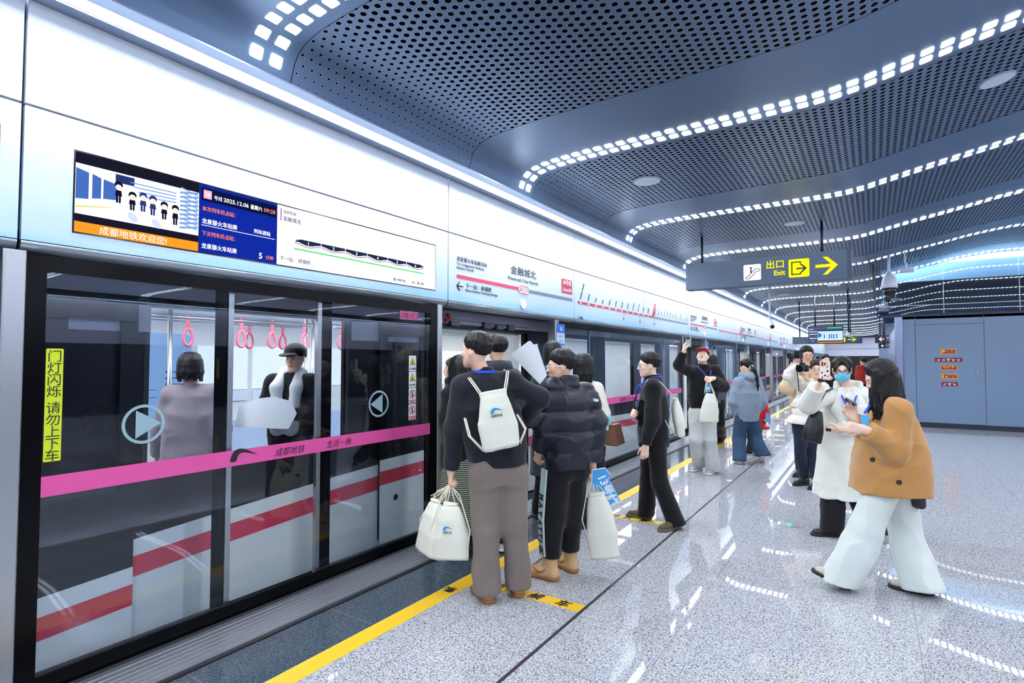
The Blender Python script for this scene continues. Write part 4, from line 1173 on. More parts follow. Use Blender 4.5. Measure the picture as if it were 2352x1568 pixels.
ey(MB(), -1.20, -0.80, 2.655, 2.685, ym - 0.003).build('load_bar', E('scr_green', (86, 220, 120), 0.95), mo)
text('minutes', '5', 0.06, YF(-1.62, 2.235, ym - 0.004), WT, mo)
for x in (-1.53, -1.0):
    MB().tube([(x, 20.05, 2.72), (x, 20.05, 3.70)], 0.022, 10).build('hanger_rod', MATS['rod_dark'], mo)
# purple-lettered arrow signs beyond the glass
def arrow_sign(x0, x1, z0, z1, y, lab, t1, t2):
    o = thing('direction_sign', lab, 'sign', ((x0 + x1) / 2, y, z1), 'hanging arrow signs')
    MB().rbox((x0, y, z0), (x1, y + 0.12, z1), 0.01, 1).build('sign_box', mat('sign_black', (26, 26, 40), 0.4), o)
    H = z1 - z0; a = MB(); zc = (z0 + z1) / 2; xa = x0 + H * 0.45
    a.tube([(xa, y - 0.003, zc), (xa + H * 0.55, y - 0.003, zc)], H * 0.055, 6)
    for s in (1, -1):
        a.tube([(xa, y - 0.003, zc), (xa + H * 0.28, y - 0.003, zc + s * H * 0.26)], H * 0.055, 6)
    a.build('arrow', M_wl, o)
    text('sign_text', t1, H * 0.34, YF(xa + H * 0.75, zc + H * 0.02, y - 0.003), E('sign_lilac', (200, 180, 255), 1.0), o)
    text('sign_text', t2, H * 0.2, YF(xa + H * 0.75, zc - H * 0.26, y - 0.003), E('sign_lilac', (200, 180, 255), 1.0), o)
    for x in (x0 + 0.2, x1 - 0.2):
        MB().tube([(x, y + 0.06, z1), (x, y + 0.06, float(np.interp(x, PA[:, 0], PA[:, 1])))], 0.02, 8).build('hanger_rod', MATS['rod_dark'], o)
    return o
arrow_sign(0.09, 0.62, 2.44, 2.79, 30, 'black arrow sign with lilac writing seen past the column, upper one', '厕所', 'Toilets')
arrow_sign(0.22, 0.66, 2.21, 2.43, 30.3, 'black arrow sign with lilac writing seen past the column, lower one', '换乘', 'Transfer')
for o_ in list(bpy.data.objects):
    if o_.name.startswith('direction_sign'):
        pass
# cameras and fittings
M_cw = mat('camera_white', (206, 214, 232), 0.35)
dc = thing('dome_camera', 'white dome security camera with black glass eye on a ceiling rod', 'security camera', (0.305, 13.5, 3.4))
MB().tube([(0.305, 13.5, 3.42), (0.305, 13.5, 3.80)], 0.025, 12).build('rod', M_cw, dc)
MB().tube([(0.305, 13.5, 3.44), (0.305, 13.5, 3.42), (0.305, 13.5, 3.34), (0.305, 13.5, 3.26), (0.305, 13.5, 3.14), (0.305, 13.5, 3.10)], [0.03, 0.05, 0.10, 0.128, 0.145, 0.142], 28).build('housing', M_cw, dc)
MB().tube([(0.305, 13.5, 3.10), (0.305, 13.5, 3.07)], [0.125, 0.12], 28).build('ring', M_matblack, dc)
MB().sphere((0.305, 13.5, 3.045), (0.115, 0.115, 0.13), 24, 14).build('dome_glass', M_black, dc)
wa = thing('wireless_unit', 'flat white wireless unit hanging from the ceiling beside the dome camera', 'wireless unit', (0.46, 13.6, 3.45))
MB().rbox((0.48, 13.5, 3.42), (0.72, 13.72, 3.48), 0.02, 2).build('case', M_cw, wa)
MB().tube([(0.6, 13.6, 3.48), (0.6, 13.6, 3.58), (0.58, 13.6, 3.62), (0.58, 13.6, 3.84)], 0.014, 8).build('bracket', M_cw, wa)
wb = thing('wireless_unit', 'flat white wireless unit hanging under the far edge of the exit sign', 'wireless unit', (-0.75, 15.0, 3.4))
MB().rbox((-0.87, 14.9, 3.40), (-0.62, 15.1, 3.45), 0.02, 2).build('case', M_cw, wb)
MB().tube([(-0.75, 15.0, 3.45), (-0.75, 15.0, 3.70)], 0.012, 8).build('bracket', M_cw, wb)
bc = thing('bullet_camera', 'white tube-shaped security camera hanging on a rod near the light band', 'security camera', (-2.29, 16.0, 2.7))
MB().tube([(-2.285, 16, 2.72), (-2.285, 16, 3.685)], 0.022, 10).build('rod', M_cw, bc)
MB().sphere((-2.285, 16, 2.70), 0.045, 14, 8).build('joint', M_cw, bc)
MB().tube([(-2.31, 16.06, 2.72), (-2.19, 15.74, 2.52)], 0.062, 18).build('barrel', M_cw, bc)
MB().tube([(-2.19, 15.74, 2.52), (-2.186, 15.73, 2.513)], 0.05, 18).build('lens', M_black, bc)
b2 = thing('bullet_camera', 'small far security camera on a rod above the second exit sign', 'security camera', (-0.72, 19.0, 2.6))
MB().tube([(-0.59, 19, 2.46), (-0.59, 19, 3.70)], 0.02, 10).build('rod', M_matblack, b2)
MB().tube([(-0.62, 19.05, 2.45), (-0.55, 18.85, 2.36)], 0.05, 14).build('barrel', M_cw, b2)
ed = thing('floor_disc', 'round steel floor disc with green glowing arrow near the white coat', 'floor light', (-0.723, 6.083, 0))
MB().tube([(-0.723, 6.083, 0.0), (-0.723, 6.083, 0.004)], [0.088, 0.082], 36).build('rim', mat('disc_steel', (150, 152, 156), 0.35, 0.8), ed)
MB().poly([(-0.76, 6.10, 0.0048), (-0.723, 6.14, 0.0048), (-0.686, 6.10, 0.0048), (-0.71, 6.10, 0.0048), (-0.71, 6.04, 0.0048), (-0.736, 6.04, 0.0048), (-0.736, 6.10, 0.0048)][::-1]).build('arrow', emis('green_glow', (80, 255, 170), 1.6), ed)
for i, (y, x) in enumerate(((1.55, -3.44), (3.1, -3.44), (9.0, -3.44))):
    pass
# ------------------------------------------------------------------ solid shapes from distance fields
class SDF:
    def __init__(s, h):
        s.h = h; s.ops = []
    def _bb(s, lo, hi, m):
        return np.array(lo, float) - m, np.array(hi, float) + m
    def cap(s, a, b, ra, rb=None, k=0.02, sq=None):
        a = np.array(a, float); b = np.array(b, float); rb = ra if rb is None else rb
        R = max(ra, rb)
        def f(X, Y, Z):
            ba = b - a; L2 = max(ba @ ba, 1e-9)
            t = np.clip(((X - a[0]) * ba[0] + (Y - a[1]) * ba[1] + (Z - a[2]) * ba[2]) / L2, 0, 1)
            qx, qy, qz = X - a[0] - t * ba[0], Y - a[1] - t * ba[1], Z - a[2] - t * ba[2]
            if sq is not None:
                n, fac = sq
                e = (qx * n[0] + qy * n[1] + qz * n[2]) * (1 / fac - 1)
                qx, qy, qz = qx + e * n[0], qy + e * n[1], qz + e * n[2]
            return np.sqrt(qx * qx + qy * qy + qz * qz) - (ra + t * (rb - ra))
        lo = np.minimum(a, b) - R; hi = np.maximum(a, b) + R
        s.ops.append(('u', f, lo, hi, k)); return s
    def ell(s, c, r, ax=None, k=0.02, op='u'):
        c = np.array(c, float); r = np.array(r, float) if hasattr(r, '__len__') else np.array([r] * 3, float)
        ax = np.eye(3) if ax is None else np.array([list(v) for v in ax], float)
        def f(X, Y, Z):
            q = [(X - c[0]) * ax[i][0] + (Y - c[1]) * ax[i][1] + (Z - c[2]) * ax[i][2] for i in range(3)]
            k0 = np.sqrt(sum((q[i] / r[i]) ** 2 for i in range(3)))
            k1 = np.sqrt(sum((q[i] / r[i] ** 2) ** 2 for i in range(3))) + 1e-9
            return k0 * (k0 - 1) / k1
        R = r.max()
        s.ops.append((op, f, c - R, c + R, k)); return s
    def sub(s, c, r, ax=None, k=0.01):
        return s.ell(c, r, ax, k, 's')
    def loft(s, secs, right, fwd, k=0.03, p=2.3, fold=None):
        """secs: rows (z, cx, cy, a, b) from bottom to top; stacked super-ellipses"""
        S = np.array(secs, float); right = np.array(right, float); fwd = np.array(fwd, float)
        R = S[:, 3:5].max()
        def f(X, Y, Z):
            cx = np.interp(Z, S[:, 0], S[:, 1]); cy = np.interp(Z, S[:, 0], S[:, 2])
            a = np.interp(Z, S[:, 0], S[:, 3]); b = np.interp(Z, S[:, 0], S[:, 4])
            u = np.abs((X - cx) * right[0] + (Y - cy) * right[1]); v = np.abs((X - cx) * fwd[0] + (Y - cy) * fwd[1])
            if fold is not None:
                th = np.arctan2((Y - cy) * fwd[1] + (X - cx) * fwd[0], (X - cx) * right[0] + (Y - cy) * right[1])
                g = 1 + fold[0] * np.sin(fold[1] * th + fold[3]) * np.clip((fold[2] - Z) / (fold[2] - S[0, 0]), 0, 1)
                a = a * g; b = b * g
            d = (((u / a) ** p + (v / b) ** p) ** (1 / p) - 1) * np.minimum(a, b)
            return np.maximum(d, np.maximum(S[0, 0] - Z, Z - S[-1, 0]))
        lo = np.array([S[:, 1].min() - R, S[:, 2].min() - R, S[0, 0]]); hi = np.array([S[:, 1].max() + R, S[:, 2].max() + R, S[-1, 0]])
        s.ops.append(('u', f, lo, hi, k)); return s
    def cut(s, o, n, lo=None, hi=None):
        """keep the side opposite to n, inside the box lo..hi (everywhere without a box)"""
        o = np.array(o, float); n = np.array(n, float); n = n / np.linalg.norm(n)
        f = lambda X, Y, Z: (X - o[0]) * n[0] + (Y - o[1]) * n[1] + (Z - o[2]) * n[2]
        s.ops.append(('c', f, lo, hi, 0)); return s
    def warp(s, amp, freq, seed=0, zs=1.0, ridge=False, lo=None, hi=None):
        """displace by smooth value noise; freq in cells per metre / 2.2"""
        per = 2.2 / freq * 2.0
        def f(X, Y, Z):
            r_ = np.random.default_rng(seed)
            ws = []
            for A, q in ((X.ravel(), 1.0), (Y.ravel(), 1.0), (Z.ravel(), zs)):
                t = (A + 20.0 + 0.37 * seed) / per * q
                i = np.floor(t).astype(int); fr = t - i; fr = fr * fr * (3 - 2 * fr)
                i -= i.min(); Wm = np.zeros((len(A), i.max() + 2)); a_ = np.arange(len(A))
                Wm[a_, i] = 1 - fr; Wm[a_, i + 1] += fr
                ws.append(Wm)
            L = r_.uniform(-1, 1, (ws[0].shape[1], ws[1].shape[1], ws[2].shape[1]))
            n = np.einsum('ai,ijk->ajk', ws[0], L); n = np.einsum('bj,ajk->abk', ws[1], n); n = np.einsum('ck,abk->abc', ws[2], n)
            if ridge:
                n = 1 - 2.2 * np.sqrt(np.abs(n) + 1e-4)
            return (-n if ridge else n) * amp
        s.ops.append(('w', f, lo, hi, 0)); return s
    def quilt(s, amp, pitch, z0, fn=None):
        """horizontal puffs"""
        f = lambda X, Y, Z: -amp * (np.abs(np.sin((Z - z0) * math.pi / pitch)) ** 0.6 - 0.45)
        s.ops.append(('w', f, None, None, 0)); return s
    def mesh(s):
        h = s.h
        us = [o for o in s.ops if o[0] == 'u']
        lo = np.min([o[2] for o in us], axis=0) - 4 * h - 0.02; hi = np.max([o[3] for o in us], axis=0) + 4 * h + 0.02
        n = np.ceil((hi - lo) / h).astype(int) + 1
        g = [lo[i] + h * np.arange(n[i]) for i in range(3)]
        D = np.full(tuple(n), 9.0, np.float32)
        for op, f, a, b, k in s.ops:
            if a is None:
                sl = tuple(slice(0, n[i]) for i in range(3))
            else:
                m = k + 3 * h + (0.02 if op == 'u' else 0)
                i0 = np.maximum(np.floor((np.array(a) - m - lo) / h).astype(int), 0); i1 = np.minimum(np.ceil((np.array(b) + m - lo) / h).astype(int) + 1, n)
                if (i1 <= i0).any():
                    continue
                sl = tuple(slice(i0[i], i1[i]) for i in range(3))
            X = g[0][sl[0]][:, None, None]; Y = g[1][sl[1]][None, :, None]; Z = g[2][sl[2]][None, None, :]
            d0 = D[sl]
            d = f(X, Y, Z)
            if op == 'u':
                hh = np.maximum(k - np.abs(d0 - d), 0) / max(k, 1e-6)
                D[sl] = np.minimum(d0, d) - hh * hh * k * 0.25
            elif op == 's':
                d = -d
                hh = np.maximum(k - np.abs(d0 - d), 0) / max(k, 1e-6)
                D[sl] = np.maximum(d0, d) + hh * hh * k * 0.25
            elif op == 'c':
                D[sl] = np.maximum(d0, d)
            elif op == 'w':
                D[sl] = d0 + d
        return nets(D, lo, h)

def nets(D, lo, h):
    S = D < 0
    n = np.array(D.shape)
    c = np.zeros(tuple(n - 1), np.int8)
    offs = [(i, j, k) for i in (0, 1) for j in (0, 1) for k in (0, 1)]
    for i, j, k in offs:
        c += S[i:n[0] - 1 + i, j:n[1] - 1 + j, k:n[2] - 1 + k]
    act = np.argwhere((c > 0) & (c < 8))
    idx = np.full(tuple(n - 1), -1, np.int32)
    idx[act[:, 0], act[:, 1], act[:, 2]] = np.arange(len(act))
    val = np.stack([D[act[:, 0] + i, act[:, 1] + j, act[:, 2] + k] for i, j, k in offs], 1)
    P = np.zeros((len(act), 3)); W = np.zeros(len(act))
    O = np.array(offs, float)
    for a in range(8):
        for b in range(a + 1, 8):
            if np.abs(O[a] - O[b]).sum() == 1:
                m = (val[:, a] < 0) != (val[:, b] < 0)
                t = np.where(m, val[:, a] / (val[:, a] - val[:, b] + 1e-12), 0)
                P += m[:, None] * (O[a] + t[:, None] * (O[b] - O[a])); W += m
    V = lo + h * (act + P / W[:, None])
    F = []
    for ax in range(3):
        sl0 = [slice(None)] * 3; sl1 = [slice(None)] * 3
        sl0[ax] = slice(0, n[ax] - 1); sl1[ax] = slice(1, n[ax])
        a, b = S[tuple(sl0)], S[tuple(sl1)]
        e = np.argwhere(a != b)
        u, v = [(1, 2), (2, 0), (0, 1)][ax]
        ok = (e[:, u] > 0) & (e[:, v] > 0) & (e[:, u] < n[u] - 1) & (e[:, v] < n[v] - 1)
        e = e[ok]
        def at(du, dv):
            q = e.copy(); q[:, u] -= du; q[:, v] -= dv
            return idx[q[:, 0], q[:, 1], q[:, 2]]
        quad = np.stack([at(1, 1), at(0, 1), at(0, 0), at(1, 0)], 1)
        flip = ~a[e[:, 0], e[:, 1], e[:, 2]]
        quad[flip] = quad[flip][:, ::-1]
        F.append(quad)
    return V, np.concatenate(F)

def unit(v):
    v = np.array(v, float); return v / (np.linalg.norm(v) + 1e-9)

# ------------------------------------------------------------------ people
SKIN = {'a': (232, 190, 166), 'b': (222, 178, 152), 'c': (240, 204, 184)}
M_skin = {k: mat('skin_' + k, v, 0.5, sss=0.06) for k, v in SKIN.items()}
M_hair = mat('hair_black', (17, 14, 16), 0.5, bump=(160, 0.6, 0.003, (1, 1, 0.08)), spec=0.35)
M_hairb = mat('hair_brown', (38, 27, 25), 0.5, bump=(160, 0.6, 0.003, (1, 1, 0.08)), spec=0.35)
M_eyew = mat('eye_white', (226, 222, 216), 0.25); M_iris = mat('eye_dark', (24, 16, 12), 0.15); M_lips = mat('lips', (186, 108, 100), 0.45); M_brow = mat('brow', (42, 32, 30), 0.7)
UP = np.array([0, 0, 1.0])

def hand(s, W, d, n, side, curl=(0.35, 0.45, 0.35), sc=1.0, spread=0.06, thumb=0.55):
    """five-fingered hand: W wrist, d direction to the knuckles, n palm normal, side = direction of the thumb"""
    d = unit(d); n = unit(np.array(n) - d * np.dot(n, d)); t = unit(np.cross(d, n))
    if np.dot(t, side) < 0:
        t = -t
    W = np.array(W, float)
    s.cap(W - d * 0.03, W + d * 0.012, 0.026 * sc, 0.026 * sc, 0.02, sq=(n, 0.78))
    lat = np.array([0.031, 0.0105, -0.010, -0.029]) * sc
    plen = np.array([0.088, 0.091, 0.087, 0.079]) * sc
    flen = np.array([0.070, 0.078, 0.072, 0.056]) * sc
    for i in range(4):
        k0 = W + d * 0.012 + t * lat[i] * 0.55
        k1 = W + d * plen[i] + t * lat[i]
        s.cap(k0, k1, 0.0145 * sc, 0.0112 * sc, 0.014)
        p = k1; dd = d + t * spread * (1.5 - i) * 0.7; dd = unit(dd); nn = n
        for q, (fr, cu) in enumerate(zip((0.45, 0.31, 0.24), curl)):
            cu = cu * (1 + 0.12 * i)
            dn = unit(dd * math.cos(cu) + nn * math.sin(cu)); nn = unit(nn * math.cos(cu) - dd * math.sin(cu)); dd = dn
            e = p + dd * flen[i] * fr
            s.cap(p, e, (0.0098 - 0.0008 * q) * sc, (0.0092 - 0.0009 * q) * sc, 0.0035); p = e
    b = W + d * 0.022 * sc + t * 0.024 * sc + n * 0.004
    m1 = b + unit(d * 0.7 + t * 0.75 + n * 0.35) * 0.038 * sc
    s.cap(b, m1, 0.0165 * sc, 0.012 * sc, 0.012)
    dd = unit(d * (0.9) + t * (0.75 - thumb) + n * 0.35 * (1 + thumb))
    m2 = m1 + dd * 0.032 * sc
    s.cap(m1, m2, 0.0112 * sc, 0.0102 * sc, 0.004)
    dd = unit(dd + n * 0.35 * thumb - t * 0.35 * thumb)
    s.cap(m2, m2 + dd * 0.026 * sc, 0.0102 * sc, 0.0085 * sc, 0.004)

def head_frame(J):
    f = unit(J['face']); r = unit(np.cross(f, UP)); u = np.cross(r, f)
    if 'tilt' in J:
        a = J['tilt']; r, u = r * math.cos(a) + u * math.sin(a), u * math.cos(a) - r * math.sin(a)
    return r, f, u

def head(s, J, sc=1.0, fem=False, far=False):
    Hc = J['head']; r, f, u = head_frame(J); ax = (r, f, u)
    Q = lambda x, y, z: Hc + (r * x + f * y + u * z) * sc
    s.ell(Q(0, -0.012, 0.030), np.array([0.074, 0.092, 0.088]) * sc, ax, 0.02)
    s.ell(Q(0, 0.018, -0.025), np.array([0.062, 0.070, 0.078]) * sc, ax, 0.03)
    s.cap(Q(0, 0.040, -0.066), Q(0, 0.062, -0.094), 0.040 * sc, (0.022 if fem else 0.026) * sc, 0.03)
    for q in (1, -1):
        s.cap(Q(0.046 * q, 0.0, -0.035), Q(0.024 * q, 0.050, -0.086), 0.020 * sc, 0.018 * sc, 0.03)     # jaw
        s.ell(Q(0.040 * q, 0.058, -0.022), np.array([0.022, 0.018, 0.022]) * sc, ax, 0.02)                # cheek
    # brow ridge, nose, lips, eye sockets
    s.cap(Q(-0.030, 0.078, 0.020), Q(0.030, 0.078, 0.020), 0.011 * sc, None, 0.018)
    s.cap(Q(0, 0.082, 0.012), Q(0, 0.103, -0.026), 0.0075 * sc, 0.0115 * sc, 0.012)
    for q in (1, -1):
        s.ell(Q(0.012 * q, 0.092, -0.029), np.array([0.009, 0.010, 0.008]) * sc, ax, 0.008)
        s.sub(Q(0.031 * q, 0.098, 0.003), np.array([0.019, 0.018, 0.011]) * sc, ax, 0.012)
        s.ell(Q(0.029 * q, 0.073, 0.002), np.array([0.014, 0.013, 0.011]) * sc, ax, 0.006)
    s.ell(Q(0, 0.086, -0.054), np.array([0.021, 0.010, 0.007]) * sc, ax, 0.008)
    s.ell(Q(0, 0.084, -0.065), np.array([0.018, 0.010, 0.008]) * sc, ax, 0.006)
    for q in (1, -1):                                                                                    # ears
        e_ax = (unit(r * q * 0.9 - f * 0.35), unit(f * 0.9 + r * q * 0.35), u)
        s.ell(Q(0.076 * q, -0.012, -0.004), np.array([0.010, 0.020, 0.031]) * sc, e_ax, 0.012)
        s.sub(Q(0.090 * q, -0.006, -0.001), np.array([0.008, 0.011, 0.018]) * sc, e_ax, 0.006)

def face_parts(J, body, sc=1.0, mouth=True, eyes=True, skin='a'):
    Hc = J['head']; r, f, u = head_frame(J); M3 = Matrix([[r[0], f[0], u[0]], [r[1], f[1], u[1]], [r[2], f[2], u[2]]])
    Q = lambda x, y, z: Vector(Hc + (r * x + f * y + u * z) * sc)
    for q in (1, -1):
        if eyes:
            e = MB().sphere(Q(0.030 * q, 0.0795, 0.002), (0.0125 * sc, 0.0085 * sc, 0.0052 * sc), 14, 8, M3).build('eye', M_eyew, body)
            MB().sphere(Q(0.030 * q, 0.0855, 0.002), (0.0056 * sc, 0.0035 * sc, 0.0052 * sc), 12, 8, M3).build('iris', M_iris, e)
        b = MB(); b.tube([Q(0.015 * q, 0.0900, 0.0255), Q(0.030 * q, 0.0885, 0.0275), Q(0.046 * q, 0.076, 0.0225)], [0.0022 * sc, 0.0028 * sc, 0.0015 * sc], 6)
        b.build('eyebrow', M_brow, body)
    if mouth:
        MB().sphere(Q(0, 0.0885, -0.0585), (0.0225 * sc, 0.009 * sc, 0.0085 * sc), 16, 8, M3).build('lips', M_lips, body)

def glasses(J, body, sc, m, thick=0.0022, rx=0.025, rz=0.019):
    Hc = J['head']; r, f, u = head_frame(J)
    Q = lambda x, y, z: Vector(Hc + (r * x + f * y + u * z) * sc)
    mb = MB()
    for q in (1, -1):
        c = (0.032 * q, 0.1, -0.002)
        mb.tube([Q(c[0] + rx * math.cos(t) * (1 - 0.08 * abs(math.sin(2 * t))), c[1] - 0.012 * abs(c[0] + rx * math.cos(t)) / 0.05, c[2] + rz * math.sin(t)) for t in np.linspace(0, 2 * math.pi, 23)[:-1]], thick, 6, closed=True)
        mb.tube([Q(0.058 * q, 0.088, 0.004), Q(0.077 * q, 0.05, 0.006), Q(0.083 * q, -0.01, 0.004), Q(0.081 * q, -0.03, -0.012)], thick, 6)
    mb.tube([Q(-0.008, 0.104, 0.002), Q(0, 0.107, 0.005), Q(0.008, 0.104, 0.002)], thick, 6)
    return mb.build('glasses', m, body)

def hair_mesh(J, style, h, sc=1.0, seed=0, extra=None):
    """hair laid down in clumps that start at the crown and follow the skull"""
    Hc = J['head']; r, f, u = head_frame(J); ax = (r, f, u)
    Q = lambda x, y, z: Hc + (r * x + f * y + u * z) * sc
    rg = np.random.default_rng(seed)
    s = SDF(h)
    E = np.array([0.083, 0.098, 0.090]); c0 = np.array([0, -0.020, 0.040])
    def on(phi, th, out=1.0):
        return c0 + E * out * np.array([math.sin(th) * math.sin(phi), math.sin(th) * math.cos(phi), math.cos(th)])
    s.ell(Q(*c0), E * 0.985 * sc, ax, 0.01)
    longh = style in ('bob', 'long', 'mid')
    fr = J.get('fringe', False)
    def endth(phi):
        a = abs((phi + math.pi) % (2 * math.pi) - math.pi)          # 0 = front, pi = back
        if style in ('short', 'crop'):
            return math.radians(np.interp(a, [0, 0.5, 1.0, 1.45, 1.8, 2.4, 3.15], [72, 76, 84, 108, 100, 122, 128] if style == 'short' else [64, 68, 84, 106, 98, 120, 126]))
        if style in ('tied', 'bun'):
            return math.radians(np.interp(a, [0, 0.5, 1.0, 1.4, 1.8, 2.4, 3.15], [52, 62, 84, 98, 104, 116, 122]))
        return math.radians(np.interp(a, [0, 0.45, 0.9, 1.3, 3.15], [76 if fr else 46, 80 if fr else 60, 88, 96, 100]))
    n = 46 if longh else 40
    for ring in (0, 1):
        for k in range(n):
            phi = 2 * math.pi * (k + 0.5 * ring + rg.uniform(-0.25, 0.25)) / n
            te = endth(phi) * (1.0 if ring == 0 else 0.72) + rg.uniform(-0.10, 0.06)
            t0 = rg.uniform(0.05, 0.35)
            ths = np.linspace(t0, te, 4)
            tw = rg.uniform(-0.12, 0.12)
            lift = rg.uniform(1.0, 1.10)
            P = [on(phi + tw * q, t, 1.0 + (lift - 1) * math.sin(math.pi * q * 0.8)) for q, t in zip(np.linspace(0, 1, 4), ths)]
            for q in range(3):
                s.cap(Q(*P[q]), Q(*P[q + 1]), (0.0125 - 0.0012 * q) * sc, (0.0113 - 0.0022 * q) * sc, 0.0025)
    if style == 'tied':
        for q in (1, -1):
            s.cap(Q(0.020 * q, 0.066, 0.098), Q(0.060 * q, 0.070, 0.045), 0.011 * sc, 0.009 * sc, 0.006)
            s.cap(Q(0.060 * q, 0.070, 0.045), Q(0.077 * q, 0.030, -0.005), 0.010 * sc, 0.006 * sc, 0.006)
            if J.get('locks'):
                s.cap(Q(0.012 * q, 0.070, 0.098), Q(0.050 * q, 0.086, 0.045), 0.009 * sc, 0.007 * sc, 0.005)
                s.cap(Q(0.050 * q, 0.086, 0.045), Q(0.070 * q, 0.058, -0.045), 0.008 * sc, 0.003 * sc, 0.005)
                s.cap(Q(0.066 * q, 0.060, 0.05), Q(0.077 * q, 0.040, -0.075), 0.007 * sc, 0.003 * sc, 0.005)
    if longh:
        L = {'bob': 0.13, 'long': 0.31, 'mid': 0.21}[style]
        dn = J.get('hang', -UP)
        for k in range(54):
            a = 0.95 + (2 * math.pi - 1.9) * (k + rg.uniform(-0.3, 0.3)) / 53
            th = endth(a)
            p0 = Q(*on(a, th * 0.8)); p1 = Q(*on(a, th * 1.02, 1.02))
            ln = L * sc * rg.uniform(0.82, 1.08)
            side = r * math.sin(a) + f * math.cos(a)
            p2 = p1 + dn * ln * 0.5 + side * rg.uniform(-0.006, 0.012); p3 = p1 + dn * ln + side * rg.uniform(-0.022, 0.012) + r * rg.uniform(-0.012, 0.012)
            s.cap(p0, p1, 0.013, 0.014, 0.006); s.cap(p1, p2, 0.014, 0.013, 0.006); s.cap(p2, p3, 0.013, 0.005, 0.006)
        s.ell(Q(0, -0.055, -0.01), np.array([0.070, 0.050, 0.085]) * sc, ax, 0.02)
    for a, b, ra, rb in (extra or []):
        a = np.array(a); b = np.array(b)
        for q in range(9):
            o1 = np.clip(rg.normal(size=3), -1.2, 1.2) * ra * 0.4; o2 = np.clip(rg.normal(size=3), -1.2, 1.2) * rb * 0.6
            e = b + o2 - UP * rg.uniform(-0.03, 0.04)
            m_ = (a + o1) * 0.5 + e * 0.5
            s.cap(Hc + a + o1, Hc + m_, ra * 0.45, ra * 0.36, 0.012); s.cap(Hc + m_, Hc + e, ra * 0.36, 0.006, 0.008)
    s.sub(Q(0, 0.128, -0.022), np.array([0.060, 0.075, 0.062]) * sc, ax, 0.006)
    if style in ('short', 'crop', 'tied', 'bun'):
        for q in (1, -1):
            s.sub(Q(0.086 * q, -0.004, -0.022), np.array([0.024, 0.026, 0.034]) * sc, ax, 0.006)
            s.sub(Q(0.070 * q, 0.066, -0.035), np.array([0.034, 0.040, 0.044]) * sc, ax, 0.006) if not J.get('locks') else None
    return s.mesh()

def foot_mesh(heel, toe, h, hi=0.09, wd=0.043, lift=0.0, style='shoe'):
    """one shoe: upper and sole as two meshes"""
    heel = np.array(heel, float); toe = np.array(toe, float)
    d = unit(toe - heel); L = np.linalg.norm(toe - heel); n = unit(UP - d * np.dot(UP, d)); t = np.cross(d, n)
    P_ = lambda a, b, c: heel + d * (a * L) + t * b + n * c
    up = SDF(h)
    up.cap(P_(0.14, 0, 0.045), P_(0.42, 0, 0.046), wd * 0.84, wd * 0.95, 0.03)
    up.cap(P_(0.42, 0, 0.044), P_(0.82, 0, 0.032), wd * 0.92, wd * 0.78, 0.03, sq=(n, 0.9))
    up.cap(P_(0.14, 0, 0.05), P_(0.20, 0, hi), wd * 0.80, wd * 0.95, 0.03)
    up.cap(P_(0.36, 0, 0.06), P_(0.26, 0, hi), wd * 0.75, wd * 0.85, 0.03)
    up.cut(P_(0, 0, 0.022), -n); up.cut(P_(0.2, 0, hi + 0.004), n)
    so = SDF(h)
    for a0, a1, w0, w1 in ((0.13, 0.42, wd * 0.98, wd * 0.92), (0.42, 0.72, wd * 0.92, wd * 1.1), (0.72, 0.86, wd * 1.1, wd * 0.98)):
        so.cap(P_(a0, 0, 0.015), P_(a1, 0, 0.015), w0, w1, 0.01)
    so.cut(P_(0, 0, 0.027), n); so.cut(P_(0, 0, 0.002), -n)
    return up.mesh(), so.mesh()

